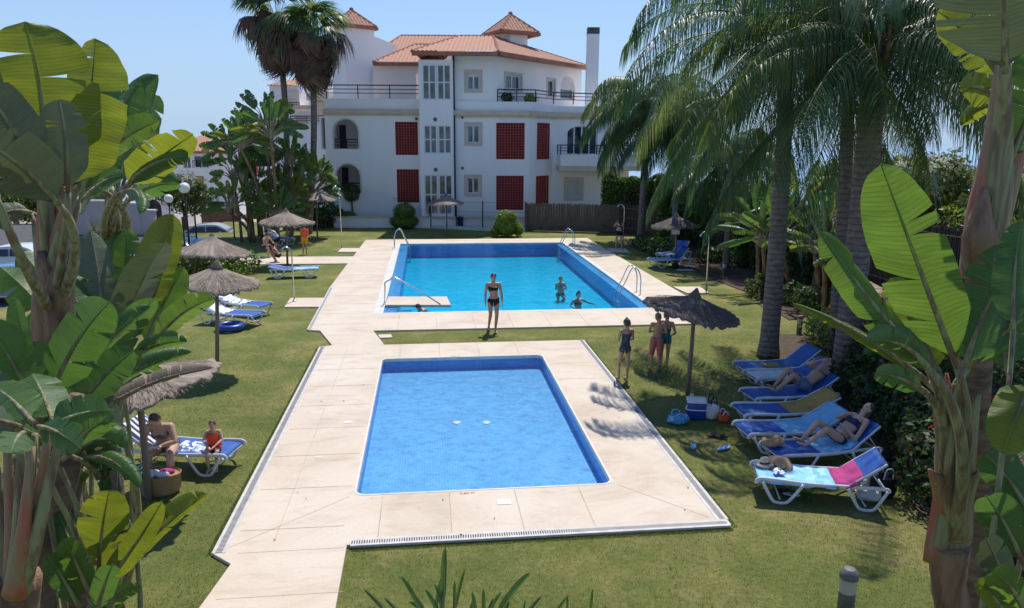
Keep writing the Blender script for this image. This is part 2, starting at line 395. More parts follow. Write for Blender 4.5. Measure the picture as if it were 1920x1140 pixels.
# stone step at the far left corner
# coping trims
mb = MB()
mb.prism(roundrect(KX0-.035, KY0-.035, KX1+.035, KY1+.035, 0.18), [kidhole], 0.0, 0.036)
tag(mb.build('pool_coping', M['white_coping']), kind='structure')
# joints in the slabs
mb = MB(); jz0, jz1 = 0.0305, 0.0325
def joint(a, b, w=0.014):
    a, b = Vector((*a, 0)), Vector((*b, 0)); s = frame_of(b-a)[0]*w/2
    mb.prism([tuple((a-s).xy), tuple((a+s).xy), tuple((b+s).xy), tuple((b-s).xy)], [], jz0, jz1, bottom=False)
for i in range(4):
    x = KX0+0.42+i*1.03; joint((x, N2+.18), (x, KY0-.08)); joint((x, KY1+.08), (x, F2-.02))
for i in range(8):
    y = N2+0.55+i*1.28
    if y > 19.6: break
    joint((L2+.22, y), (KX0-.08, y)) if y > KY0-1 else None
    if y > 15.2: joint((KX1+.08, y), (R2-.2, y), .006)
joint((KX0-.1, KY0-.05), (-2.75, N2+.1), .008); joint((KX1+.1, KY0-.08), (R2-.25, N2+.25), .008)
joint((L2+.75, N2+.2), (L2+.75, 19.5), .006)
joint((-2.6, 8.3), (-1.1, 8.3), .008); joint((-2.9, 7.2), (-1.1, 7.2), .008); joint((-2.6, N2-.05), (-1.2, N2-.05), .006)
for i in range(9): joint((BX0+0.55+i*1.15, DN+.02), (BX0+0.55+i*1.15, BY0-.3))
for i in range(14): joint((DL+.2, DN+.9+i*1.45), (BX0-.35, DN+.9+i*1.45), .008); joint((BX1+.3, DN+.9+i*1.45), (DR-.1, DN+.9+i*1.45), .008)
tag(mb.build('deck_joints', M['joint']), kind='structure')
# drain channels with slotted grates
def grate(name, a, b, w=0.11, pitch=0.034, z=0.0315):
    a, b = Vector((*a, 0)), Vector((*b, 0)); t = (b-a).normalized(); s = Vector((-t.y, t.x, 0)); L = (b-a).length
    mb = MB()
    def q(c0, c1, hw, z0, z1, mi): mb.prism([tuple((c0-s*hw).xy), tuple((c1-s*hw).xy), tuple((c1+s*hw).xy), tuple((c0+s*hw).xy)], [], z0, z1, mi, bottom=False)
    q(a, b, w/2+.035, 0.0, z+.004, 0)
    k = int(L/pitch)
    for i in range(k):
        c = a+t*(i+.5)*pitch; q(c-t*.008, c+t*.008, w/2*.78, z+.004, z+.0055, 1)
    return tag(mb.build(name, [M['grate'], M['slot']]), kind='structure')
grate('drain_grate', (-1.12, N2+.07), (R2-.02, N2+.07)); grate('drain_grate', (R2-.07, N2+.16), (R2-.07, F2-.02))
grate('drain_grate', (L2+.07, N2-.02), (L2+.07, 19.7)); grate('drain_grate', (DL+.03, DN+.3), (DL-.12, 28.2), .08, .05)
# inspection plates and pool return fittings
mb = MB()
for (px, py, w, h) in ((945, 941, .22, .16), (653, 791, .16, .12), (639, 722, .1, .06), (598, 857, .12, .07), (1118, 718, .1, .07)):
    p = G(px, py, .035); mb.rbox((p.x, p.y, .034), (w, h, .006), .002)
tag(mb.build('cover_plates', M['white_coping']), kind='structure')

# child's pool basin
mb = MB(); KD = -0.30; kid = kidhole; kn = len(kid)
kid = roundrect(KX0+.004, KY0+.004, KX1-.004, KY1-.004, .157)
vv = [(x, y, 0.0) for x, y in kid]+[(x, y, KD) for x, y in kid]
vv = [(x, y, -.05) for x, y in kid]+[(x, y, KD) for x, y in kid]
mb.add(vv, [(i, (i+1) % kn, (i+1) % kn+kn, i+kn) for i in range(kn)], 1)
mb.add([(x, y, .0355) for x, y in kid]+[(x, y, -.05) for x, y in kid], [(i, (i+1) % kn, (i+1) % kn+kn, i+kn) for i in range(kn)], 2)
mb.add([(x, y, KD) for x, y in kid], [tuple(range(kn))], 0)
tag(mb.build('pool_basin', [M['tile_kid'], M['tile_big_wall'], M['white_coping']]), kind='structure')
mb = MB(); mb.add([(x, y, -0.04) for x, y in roundrect(KX0-.02, KY0-.02, KX1+.02, KY1+.02, .17)], [tuple(range(kn))])
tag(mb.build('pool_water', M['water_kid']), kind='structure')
# bottom drains of the child's pool
mb = MB()
for px in (856, 912):
    p = G(px, 792, KD+.01); mb.lathe([(0.001, .02), (.06, .02), (.085, .012), (.09, 0)], (p.x, p.y, KD+.002), 16)
tag(mb.build('floor_drains', M['white_coping']), kind='structure')
# big pool: shallow overflow lip + deep basin
mb = MB(); BD = -0.72
ix0, ix1, iy0, iy1 = BX0+LIP, BX1-LIP*.8, BY0+.10, BY1-.12
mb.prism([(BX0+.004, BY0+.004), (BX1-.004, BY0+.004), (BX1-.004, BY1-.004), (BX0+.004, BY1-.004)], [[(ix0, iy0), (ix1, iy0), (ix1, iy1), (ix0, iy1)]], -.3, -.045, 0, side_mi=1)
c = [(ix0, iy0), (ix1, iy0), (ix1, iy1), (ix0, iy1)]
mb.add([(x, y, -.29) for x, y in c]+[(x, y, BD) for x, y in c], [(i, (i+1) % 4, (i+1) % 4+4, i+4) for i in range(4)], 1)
mb.add([(x, y, BD) for x, y in c], [(0, 1, 2, 3)], 2)
tag(mb.build('pool_basin', [M['tile_light'], M['tile_big_wall'], M['tile_big']]), kind='structure')
mb = MB(); mb.add([(x, y, -0.012) for x, y in bighole], [(0, 1, 2, 3)])
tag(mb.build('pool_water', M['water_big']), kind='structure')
# white perimeter coping of the big pool
mb = MB(); mb.prism([(BX0-.3, BY0-.14), (BX1+.16, BY0-.14), (BX1+.16, BY1+.1), (BX0-.3, BY1+.1)], [[(BX0+.006, BY0+.006), (BX1-.006, BY0+.006), (BX1-.006, BY1-.006), (BX0+.006, BY1-.006)]], -.02, 0.035)
M['pale_coping'] = mat('pale_stone_coping', (0.66, 0.66, 0.62), (0.56, 0.56, 0.52), 4, 0.6)
tag(mb.build('pool_coping', M['pale_coping']), kind='structure')
# entry steps under water + white slab over them
mb = MB()
for i in range(4): mb.prism([(ix0+i*.45, iy0), (ix0+(i+1)*.45+.02, iy0), (ix0+(i+1)*.45+.02, iy0+1.0), (ix0+i*.45, iy0+1.0)], [], BD, -.14-.13*i, 0)
tag(mb.build('pool_steps', M['tile_light']), kind='structure')

# depth markings painted on the rim
M['red_paint'] = mat('red_paint', (0.45, 0.06, 0.05), (0.5, 0.16, 0.13), 30, .7)
def writing(txt, p, size, label_name='depth_marking'):
    cu = bpy.data.curves.new('t', 'FONT'); cu.body = txt; cu.size = size; cu.extrude = .0008; cu.align_x = 'CENTER'; o = bpy.data.objects.new('t', cu); COL.objects.link(o)
    me = bpy.data.meshes.new_from_object(o.evaluated_get(bpy.context.evaluated_depsgraph_get())); bpy.data.objects.remove(o); me.materials.clear(); me.materials.append(M['red_paint'])
    q = bpy.data.objects.new(label_name, me); COL.objects.link(q); q.location = p; return tag(q, kind='structure')
p_ = G(877, 931, .033); writing('0,60 M', (p_.x, KY0-.145, .0335), .085); writing('0,60 M', (G(853, 668, .03).x, KY1+.055, .0335), .085)
# ------------------------------------------------------------------ apartment building (built in a frame turned to the camera's heading: u right, d away, z up)
M['render_wall'] = mat('white_render', (0.90, 0.86, 0.83), (0.81, 0.77, 0.745), 0.35, 0.85, 0.15, 14, detail=10, aniso=(1, 1, .45), lo=.3, hi=.6)
M['cream_trim'] = mat('cream_trim', (0.66, 0.54, 0.40), (0.57, 0.45, 0.33), 1.5, 0.8)
M['beige_surround'] = mat('beige_surround', (0.62, 0.54, 0.46), (0.55, 0.46, 0.38), 2, 0.8)
M['red_lattice'] = mat('red_lattice', (0.46, 0.07, 0.06), (0.38, 0.052, 0.046), 3, 0.6)
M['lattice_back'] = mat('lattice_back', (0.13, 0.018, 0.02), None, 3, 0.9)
M['white_frame'] = mat('white_frame', (0.72, 0.72, 0.72), (0.64, 0.64, 0.64), 8, 0.4)
M['rail'] = mat('dark_rail', (0.05, 0.035, 0.04), (0.03, 0.025, 0.03), 8, 0.5, metal=0.3)
M['dark_in'] = mat('dark_interior', (0.06, 0.06, 0.07), (0.03, 0.03, 0.035), 2, 0.8)
def glass_mat():
    m, nt, b = newmat('window_glass'); co = coords(nt, 'World')
    n = N(nt, 'ShaderNodeTexNoise', Scale=1.3, Detail=3.0); nt.links.new(co, n.inputs['Vector'])
    r = ramp(nt, n.outputs['Fac'], [(0.4, (0.02, 0.028, 0.035)), (0.62, (0.10, 0.13, 0.15))]); nt.links.new(r.outputs[0], b.inputs['Base Color'])
    b.inputs['Roughness'].default_value = 0.06; b.inputs['Specular IOR Level'].default_value = 0.9
    return m
M['glass'] = glass_mat()
def tile_roof():
    m, nt, b = newmat('clay_tiles'); uv = coords(nt, 'UV')
    sx = N(nt, 'ShaderNodeSeparateXYZ'); nt.links.new(uv, sx.inputs[0])
    n = N(nt, 'ShaderNodeTexNoise', Scale=2.2, Detail=8.0, Roughness=0.8); nt.links.new(uv, n.inputs['Vector'])
    r = ramp(nt, n.outputs['Fac'], [(0.3, (0.33, 0.15, 0.09)), (0.5, (0.50, 0.25, 0.16)), (0.7, (0.62, 0.38, 0.26))])
    fr = N(nt, 'ShaderNodeMath', operation='FRACT'); nt.links.new(sx.outputs[1], fr.inputs[0])  # rows
    rr = ramp(nt, fr.outputs[0], [(0.0, (0.45, 0.4, 0.38)), (0.12, (1, 1, 1))])
    mx = N(nt, 'ShaderNodeMix', data_type='RGBA', blend_type='MULTIPLY'); mx.inputs[0].default_value = 1.0
    nt.links.new(r.outputs[0], mx.inputs[6]); nt.links.new(rr.outputs[0], mx.inputs[7]); nt.links.new(mx.outputs[2], b.inputs['Base Color'])
    b.inputs['Roughness'].default_value = 0.85; return m
M['roof_tile'] = tile_roof()
M['clay_ridge'] = mat('clay_ridge', (0.42, 0.18, 0.11), (0.30, 0.12, 0.08), 5, 0.85)

def clip_poly(poly, n, d):           # keep side n.x <= d
    out = []
    for i in range(len(poly)):
        a, b = poly[i], poly[(i+1) % len(poly)]; da, db = n.dot(a)-d, n.dot(b)-d
        if da <= 0: out.append(a)
        if (da < 0 < db) or (db < 0 < da): out.append(a+(b-a)*(da/(da-db)))
    return out
def roof_slope(mb, pts, pitch=0.27, row=0.42, amp=0.055):
    # pts: coplanar polygon (first edge = eave), real barrel-tile corrugation running up the slope
    P = [Vector(p) for p in pts]; e = (P[1]-P[0]).normalized(); nrm = None
    for k in range(2, len(P)):
        c = e.cross(P[k]-P[0])
        if c.length > 1e-3: nrm = c.normalized(); break
    if nrm.z < 0: nrm = -nrm
    up = nrm.cross(e); up = up if up.z > 0 else -up
    L = [Vector(((p-P[0]).dot(e), (p-P[0]).dot(up), 0)) for p in P]
    x0, x1 = min(p.x for p in L), max(p.x for p in L); sub = pitch/4; i0, i1 = int(x0/sub)-1, int(x1/sub)+1
    if mb.uv is None: mb.uv = []
    for i in range(i0, i1+1):
        a, b = i*sub, (i+1)*sub
        q = clip_poly(clip_poly(L, Vector((-1, 0, 0)), -a), Vector((1, 0, 0)), b)
        if len(q) < 3: continue
        vs = []
        for p in q:
            ph = abs(((p.x/pitch) % 1)-0.5)*2; h = amp*math.sqrt(max(0, 1-ph*ph*1.2)) if ph < .9 else 0
            vs.append(P[0]+e*p.x+up*p.y+nrm*h); mb.uv.append((p.x/pitch*0.6, p.y/row))
        n0 = Vector((0, 0, 0))
        for k in range(len(vs)): n0 += vs[k].cross(vs[(k+1) % len(vs)])
        idx = tuple(range(len(vs))); mb.add(vs, [idx if n0.dot(nrm) > 0 else idx[::-1]])
def ridge(mb, a, b, r=0.11):
    a, b = Vector(a), Vector(b); n = max(2, int((b-a).length/0.4))
    for i in range(n):
        p, q = a+(b-a)*(i/n), a+(b-a)*((i+1)/n); mb.tube([p, q], [r, r*.82], 7)
    if mb.uv is not None: mb.uv += [(0.3, 0.5)]*(len(mb.v)-len(mb.uv))

class Wall:
    """vertical wall through plan points a,b=(u,d); s runs along it, z is height; thickness goes away from the viewer"""
    def __init__(self, a, b, flip=1):
        self.a = Vector((a[0], a[1], 0)); self.b = Vector((b[0], b[1], 0)); self.t = (self.b-self.a).normalized()
        self.n = Vector((self.t.y, -self.t.x, 0))*flip          # outward (towards viewer when a is left of b)
        self.L = (self.b-self.a).length
    def pt(self, s, z, out=0.0): p = self.a+self.t*s+self.n*out; return Vector((p.x, p.y, z))
    def hit(self, px, py):
        d = ray(px, py); du, dd, dz = d.dot(RH), d.dot(FH), d.z     # ray in frame
        # solve t*(du,dd) on line
        k = (self.a.x*self.n.x+self.a.y*self.n.y)/(du*self.n.x+dd*self.n.y)
        p = Vector((du*k, dd*k, 0)); return (p-self.a).dot(self.t), CAM_H+dz*k
    def rect(self, x0, y0, x1, y1):
        ym = (y0+y1)/2; s0 = self.hit(x0, ym)[0]; s1 = self.hit(x1, ym)[0]; xm = (x0+x1)/2
        return s0, s1, self.hit(xm, y1)[1], self.hit(xm, y0)[1]
    def panel(self, mb, outer, holes=(), th=0.25, mi=0, out=0.0):
        T = lambda x, y, z: self.pt(x, y, out-z)
        mb.prism(outer, holes, 0.0, th, mi, T=T)
    def box(self, mb, s0, s1, z0, z1, o0, o1, mi=0):
        c = self.pt((s0+s1)/2, (z0+z1)/2, (o0+o1)/2); mb.box(c, (abs(s1-s0), abs(o1-o0), z1-z0), math.atan2(self.t.y, self.t.x), mi)
def rp(r): return [(r[0], r[2]), (r[1], r[2]), (r[1], r[3]), (r[0], r[3])]
def archp(r, n=10, rise=None):
    s0, s1, z0, z1 = r; w = (s1-s0)/2; rise = rise or w; c = (s0+s1)/2
    return [(s0, z0), (s1, z0)]+[(c+w*math.cos(math.pi*i/n), z1-rise+rise*math.sin(math.pi*i/n)) for i in range(n+1)]
def window(w, r, parent, cols=2, rows=1, sur=0.22, sill=True, shutter=0.0, depth=0.16, arch=False):
    s0, s1, z0, z1 = r
    mb = MB(); f = 0.07
    w.box(mb, s0, s0+f, z0, z1, -depth, -depth+.06); w.box(mb, s1-f, s1, z0, z1, -depth, -depth+.06)
    w.box(mb, s0+f, s1-f, z0, z0+f, -depth, -depth+.055); w.box(mb, s0+f, s1-f, z1-f, z1, -depth, -depth+.055)
    for i in range(1, cols): x = s0+(s1-s0)*i/cols; w.box(mb, x-.05, x+.05, z0+f, z1-f, -depth, -depth+.05)
    for i in range(1, rows): z = z0+(z1-z0)*i/rows; w.box(mb, s0+f, s1-f, z-.04, z+.04, -depth, -depth+.045)
    fr = mb.build('window', M['white_frame'], parent)
    mb = MB(); w.box(mb, s0+.02, s1-.02, z0+.02, z1-.02, -depth-.02, -depth+.01); mb.build('pane', M['glass'], fr)
    if shutter:
        mb = MB(); z = z1
        while z > z1-(z1-z0)*shutter+.04: w.box(mb, s0+f, s1-f, z-.055, z-.008, -depth+.03, -depth+.075); z -= .06
        mb.build('roller_blind', M['white_frame'], fr)
    if sur:
        mb = MB(); outer = [(s0-sur, z0-sur), (s1+sur, z0-sur), (s1+sur, z1+sur), (s0-sur, z1+sur)]
        w.panel(mb, outer, [rp(r)], .06, out=.045); mb.build('window_surround', M['beige_surround'], parent)
    return fr
def lattice(w, r, parent, nx=9, nz=13):
    s0, s1, z0, z1 = r; mb = MB(); b = 0.05
    for i in range(nx+1): x = s0+(s1-s0)*i/nx; w.box(mb, x-b/2, x+b/2, z0, z1, -.10, .012)
    for i in range(nz+1): z = z0+(z1-z0)*i/nz; w.box(mb, s0, s1, z-b/2, z+b/2, -.09, .006)
    o = mb.build('lattice_screen', M['red_lattice'], parent)
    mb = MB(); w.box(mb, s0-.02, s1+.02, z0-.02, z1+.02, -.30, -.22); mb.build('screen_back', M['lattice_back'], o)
def railing(pts, parent, h=0.75, bars=3, post=1.8, name='railing', mt='rail', r=0.035):
    mb = MB()
    for a, b in zip(pts[:-1], pts[1:]):
        a, b = Vector(a), Vector(b); L = (b-a).length; n = max(1, round(L/post))
        for i in range(n+1): p = a+(b-a)*i/n; mb.tube([p, p+Vector((0, 0, h))], r, 6)
        for k in range(bars):
            z = Vector((0, 0, h*(1-k*0.30))); mb.tube([a+z, b+z], r*(1.2 if k == 0 else .8), 6)
    return mb.build(name, M[mt], parent)

apt = empty('apartment_building', (0, 0, 0), -YAW, 'long white three-storey apartment building with terracotta roofs and red lattice screens behind the big pool', 'building')
DA = 49.8
zc = CF(800, 209, DA+.6).z; zpar = CF(880, 190, DA).z; z_eave = CF(890, 101, DA).z
# --- lower two storeys
WL = Wall((CF(612, 300, 50.6).x, 50.6), (CF(790, 300, 50.6).x, 50.6))
WR = Wall((CF(849, 300, DA).x, DA), (CF(992, 300, DA).x, DA))
cR = CF(1003, 300, 50.2).x
WQ = Wall((cR, 50.2), (CF(1036, 300, 52.2).x, 52.2))
WX = Wall((CF(1036, 300, 52.2).x, 52.2), (CF(1180, 300, 52.6).x, 52.6))
mb = MB()
aU, aD = WL.rect(626, 224, 671, 279), WL.rect(631, 308, 675, 361)
l1, l2 = WL.rect(742, 229, 783, 290), WL.rect(745, 318, 785, 379)
WL.panel(mb, [(0, -.5), (WL.L, -.5), (WL.L, 8.25), (0, 8.25)], [archp(aU), archp(aD), rp(l1), rp(l2)], .35)
w1, w2 = WR.rect(876, 235, 899, 268), WR.rect(876, 333, 898, 363)
r1, r2 = WR.rect(931, 231, 983, 298), WR.rect(931, 330, 981, 393)
WR.panel(mb, [(0, -.5), (WR.L, -.5), (WR.L, zpar), (0, zpar)], [rp(w1), rp(w2), rp(r1), rp(r2)], .3)
conn = Wall((WR.b.x, WR.b.y), (cR, 50.2)); conn.panel(mb, [(0, -.5), (conn.L, -.5), (conn.L, zpar), (0, zpar)], [], .3)
q1, q2 = WQ.rect(1007, 231, 1030, 298), WQ.rect(1005, 330, 1028, 386)
WQ.panel(mb, [(0, -.5), (WQ.L, -.5), (WQ.L, zpar-.1), (0, zpar-.1)], [rp(q1), rp(q2)], .3)
x1, x2 = WX.rect(1063, 236, 1120, 290), WX.rect(1063, 338, 1088, 370)
WX.panel(mb, [(0, -.5), (WX.L, -.5), (WX.L, zpar-.15), (0, zpar-.15)], [archp(x1, rise=.55), rp(x2)], .3)
# side returns so that the block is closed
def blk(u0, d0, u1, d1, z0, z1, m=None): (m or mb).box(((u0+u1)/2, (d0+d1)/2, (z0+z1)/2), (u1-u0, d1-d0, z1-z0))
uL = WL.a.x
blk(uL, 50.96, uL+.3, 64, -.5, 8.2)
xe = WX.b.x
blk(uL+.3, 63.5, xe, 64, -.5, 7.9)
blk(xe-.3, 52.95, xe, 63.5, -.5, 7.9)
blk(uL+.32, 51.0, WL.b.x, 63.4, 7.35, 7.55); blk(WL.b.x+.02, 52.95, xe-.32, 63.4, 7.3, 7.5)
apw = mb.build('wall', M['render_wall'], apt)
# loggias behind the arches
mb = MB()
for a in (aU, aD):
    s0, s1, z0, z1 = a
    WL.box(mb, s0-.9, s1+.9, z0-.12, z0-.02, -2.6, -.36); WL.box(mb, s0-.9, s1+.9, z1+.1, z1+.2, -2.6, -.36)
    WL.box(mb, s0-.9, s1+.9, z0, z1+.1, -2.8, -2.6); WL.box(mb, s0-1.0, s0-.9, z0, z1+.1, -2.6, -.36); WL.box(mb, s1+.9, s1+1.0, z0, z1+.1, -2.6, -.36)
lg = mb.build('loggia', M['render_wall'], apt)
mb = MB()
for a in (aU, aD):
    mb = MB(); WL.box(mb, a[0]-.2, a[0]+.25, a[2], a[3]-.3, -2.58, -2.5); mb.build('door', M['dark_in'], lg)
    mb = MB(); WL.box(mb, a[1]-.1, a[1]+.15, a[2]+.9, a[3]-.2, -2.58, -2.5); mb.build('window', M['dark_in'], lg)
for a in (aU, aD):
    railing([WL.pt(a[0]+.02, a[2], -.15), WL.pt(a[1]-.02, a[2], -.15)], apt, .62, 3, .8)
    mb = MB(); WL.panel(mb, archp((a[0]-.09, a[1]+.09, a[2], a[3]+.09)), [archp((a[0], a[1], a[2]+.01, a[3]))], .05, out=.03); mb.build('arch_trim', M['beige_surround'], apt)
for r in (l1, l2): lattice(WL, r, apt, 8, 12)
for r in (r1, r2): lattice(WR, r, apt, 10, 13)
for r in (q1, q2): lattice(WQ, r, apt, 5, 14)
for r in (w1, w2): window(WR, r, apt, 2, 1, .2, depth=.2)
window(WX, x2, apt, 1, 1, .22, shutter=.98); window(WX, x1, apt, 4, 1, .0, depth=.28)
# cream cornice bands
def cornice(pts, z, h=.3, o=.22):
    for a, b in zip(pts[:-1], pts[1:]):
        w = Wall(a, b); m2 = MB(); w.panel(m2, [(-.05, z-h), (w.L+.05, z-h), (w.L+.05, z), (-.05, z)], [], o, out=o*.98); w.panel(m2, [(-.05, z-h-.14), (w.L+.05, z-h-.14), (w.L+.05, z-h-.003), (-.05, z-h-.003)], [], o*.5, out=o*.5)
        m2.build('cornice', M['cream_trim'], apt)
cornice([tuple(WL.a.xy), tuple(WL.b.xy)], zc+.15)
cornice([(WR.a.x, DA), (WR.b.x, DA), (cR, 50.2), (WQ.b.x, 52.2), (WX.b.x, WX.b.y)], zc+.05)
# --- projecting glazed bay
DBF = 49.0
uB0, uB1 = CF(788, 300, DBF).x, CF(850, 300, DBF).x
WB = Wall((uB0, DBF), (uB1, DBF)); ztop = CF(820, 112, DBF).z
mb = MB()
b1, b2, b3 = WB.rect(792, 121, 845, 187), WB.rect(795, 235, 846, 288), WB.rect(796, 328, 848, 402)
WB.panel(mb, [(0, -.5), (WB.L, -.5), (WB.L, ztop), (0, ztop)], [rp(b1), rp(b2), rp(b3)], .2)
blk(uB0, DBF+.21, uB0+.2, 53, -.5, ztop); blk(uB1-.2, DBF+.21, uB1, 53, -.5, ztop); blk(uB0+.21, 52.7, uB1-.21, 53.0, -.5, ztop)
mb.build('bay', M['render_wall'], apt)
for r in (b1, b2, b3):
    s0, s1, z0, z1 = r; zz = z0+(z1-z0)*.52
    window(WB, (s0, (s0+s1)/2-.04, z0, z1), apt, 2, 2, 0, depth=.1); window(WB, ((s0+s1)/2+.04, s1, z0, z1), apt, 2, 2, 0, depth=.1)
    mb = MB(); WB.box(mb, (s0+s1)/2-.04, (s0+s1)/2+.04, z0, z1, -.12, -.02); mb.build('mullion', M['white_frame'], apt)
mb = MB(); p = CF(852, 250, DA-.15); mb.tube([(p.x, p.y, 0), (p.x, p.y, 11)], .06, 8); mb.build('downpipe', M['rail'], apt)
# --- top storey (set back), right of the bay
WT = Wall((uB1-.1, DA+.2), (CF(932, 150, DA+.2).x, DA+.2))
WS = Wall(tuple(WT.b.xy), (CF(1090, 150, 58.0).x, 58.0))
mb = MB(); t1 = WT.rect(876, 137, 899, 168); s1_, s2_, s3_ = WS.rect(948, 140, 977, 167), WS.rect(1027, 150, 1040, 180), WS.rect(1051, 141, 1078, 186)
ze = z_eave
WT.panel(mb, [(0, zpar-.6), (WT.L, zpar-.6), (WT.L, ze), (0, ze)], [rp(t1)], .3)
WS.panel(mb, [(0, zpar-.8), (WS.L, zpar-.8), (WS.L, ze), (0, ze)], [rp(s1_), rp(s2_), archp(s3_)], .3)
dS = Vector((WS.b.x, WS.b.y)); blk(-3.8, 62, WS.b.x, 62.3, 7, ze); blk(WS.b.x-.3, 58.3, WS.b.x, 62, 7, ze)
mb.build('upper_wall', M['render_wall'], apt); mb = MB()
# left of the bay
WU = Wall((CF(700, 150, 53.2).x, 53.2), (uB0+.1, 53.2)); zeL = CF(745, 118, 53.2).z
WU.panel(mb, [(0, 7.4), (WU.L, 7.4), (WU.L, zeL), (0, zeL)], [archp(WU.rect(780, 137, 789, 190))], .3)
blk(WU.a.x, 53.55, WU.a.x+.3, 62, 7.4, zeL)
mb.build('upper_wall', M['render_wall'], apt)
window(WT, t1, apt, 2, 1, .2, shutter=.22, depth=.2); window(WS, s1_, apt, 2, 1, .16, depth=.2, shutter=.15); window(WS, s2_, apt, 1, 1, .14, depth=.2); window(WS, s3_, apt, 1, 1, 0, depth=.25, shutter=.6)
# parapets + railings of the terraces
mb = MB()
PA = Wall((CF(932, 190, DA+.05).x, DA+.05), (CF(1112, 190, 52.4).x, 52.4))
mb.build('parapet', M['render_wall'], apt) if mb.v else None
railing([(uL+.15, 50.75, 8.27), (uB0-.05, 50.75, 8.27)], apt, .85, 3, 2.0)
railing([(CF(933, 190, DA).x, DA+.15, zpar+.02), (cR, 50.3, zpar+.02), (WQ.b.x, 52.3, zpar), (CF(1112, 190, 52.6).x, 52.6, zpar-.05)], apt, .75, 3, 1.6)
mb = MB(); blk(CF(612, 180, 50.6).x, 51.1, WL.b.x, 53.1, 7.6, 7.7, mb); mb.build('terrace_floor', M['beige_surround'], apt)
# lower right balcony
mb = MB(); pts = [(CF(1046, 300, 51.2).x, 52.0), (CF(1052, 300, 50.4).x, 50.9), (CF(1120, 300, 50.0).x, 50.4), (CF(1200, 300, 50.6).x, 51.2), (CF(1212, 300, 52.4).x, 52.5), (CF(1046, 300, 52).x, 52.15)]
zb = CF(1100, 308, 50.3).z; mb.prism(pts, [], zb-.15, zb+.62); bal = mb.build('balcony', M['render_wall'], apt)
mb = MB(); pp = [(Vector((x, y, 0))-Vector((2.0+3.3, 53, 0)))*1.035+Vector((2.0+3.3, 53, 0)) for x, y in pts]
mb.prism([tuple(p.xy) for p in pp], [], zb-.45, zb-.16); mb.build('balcony_base', M['cream_trim'], apt)
railing([(x, y+.08, zb+.62) for x, y in pts[:5]], apt, .62, 3, 1.4)
# plants in pots on the terrace: their own things, further down
# --- roofs
mb = MB(); mb.uv = []
oh = .45
E0 = Vector((uB0-.35, DBF-.35, ze+.02)); E1 = Vector((WT.b.x+.1, DBF-.35, ze+.02)); E2 = Vector((WS.b.x+.55, 57.6, ze+.02)); E3 = Vector((WS.b.x+.4, 62.6, ze+.02)); 
rz_ = CF(905, 68, 55.0).z; Rg0 = Vector((CF(862, 68, 55).x, 55.0, rz_)); Rg1 = Vector((CF(925, 68, 55).x, 55.0, rz_)); Rg2 = Vector((CF(960, 80, 60).x, 60.0, CF(1000, 80, 60).z))
roof_slope(mb, [E0, E1, Rg1, Rg0])
roof_slope(mb, [E1, E2, Rg1])
E0b = Vector((uB0-.35, 52.6, ze+.02)); W0 = Vector((CF(700, 118, 52.6).x, 52.6, zeL)); W1 = Vector((uB0-.2, 52.6, zeL))
Wr0 = Vector((CF(778, 84, 57).x, 57, CF(778, 84, 57).z)); Wr1 = Vector((Rg0.x-.2, 57, Wr0.z))
roof_slope(mb, [W0, Vector((uB0+1.2, 52.6, zeL)), Wr1, Wr0])
# bay hip (left side of the front roof)
roof_slope(mb, [Vector((uB0-.35, 54.5, ze)), E0, Rg0])
# upper back roofs
V0, V1 = CF(708, 96, 60), CF(800, 92, 60); Vr0, Vr1 = CF(752, 67, 64), CF(880, 65, 64)
rf = mb.build('roof', M['roof_tile'], apt); mb = MB(); mb.uv = []
roof_slope(mb, [V0, Vector((V1.x+3, 60, V0.z)), Vector((Vr1.x, 64, Vr0.z)), Vr0])
mb.build('roof', M['roof_tile'], apt)
for a, b in ((E0, Rg0), (E1, Rg1), (Rg0, Rg1), (W0, Wr0), (Wr0, Wr1), (Rg1, E2), (V0, Vr0), (Vr0, Vector((Vr1.x, 64, Vr0.z)))): mb = MB(); ridge(mb, a, b); mb.build('ridge_tiles', M['clay_ridge'], rf)
for a, b in ((E0, E1), (E1, E2), (W0, W1), (V0, Vector((V1.x+3, 60, V0.z)))):
    a, b = Vector(a), Vector(b); mb = MB(); mb.bar(a-Vector((0, 0, .14)), b-Vector((0, 0, .14)), .5, .22); mb.build('eave', M['clay_ridge'], apt)
# infill walls below the back roof
mb = MB(); w = Wall((V0.x+.3, 60.4), (V1.x+3, 60.4)); w.panel(mb, [(0, 8), (w.L, 8), (w.L, V0.z), (0, V0.z)], [], .3); mb.build('back_wall', M['render_wall'], apt)
# cupola on the right
def pyramid(name, cx, cy, hw, z0, z1, parent, hd=None):
    hd = hd or hw; m2 = MB(); m2.uv = []; c = [Vector((cx-hw, cy-hd, z0)), Vector((cx+hw, cy-hd, z0)), Vector((cx+hw, cy+hd, z0)), Vector((cx-hw, cy+hd, z0))]; ap = Vector((cx, cy, z1))
    return c, ap, m2
def hiproof(cx, cy, hw, z0, z1, parent, rz=0.0, over=.35):
    m2 = MB(); m2.uv = []; rot = Matrix.Rotation(rz, 3, 'Z'); C0 = Vector((cx, cy, 0))
    c = [C0+rot @ Vector((x*hw, y*hw, z0)) for x, y in ((-1, -1), (1, -1), (1, 1), (-1, 1))]; ap = Vector((cx, cy, z1))
    for i in range(4): roof_slope(m2, [c[i], c[(i+1) % 4], ap])
    r = m2.build('roof', M['roof_tile'], parent); m2 = MB()
    for i in range(4): ridge(m2, c[i], ap); m2.bar(c[i]-Vector((0, 0, .12)), c[(i+1) % 4]-Vector((0, 0, .12)), .3, .2)
    m2.ball((cx, cy, z1+.05), .16); m2.build('ridge_tiles', M['clay_ridge'], r)
cpx = CF(957, 62, 56.5); hw = (CF(1004, 62, 56.5).x-CF(908, 62, 56.5).x)/2/1.22
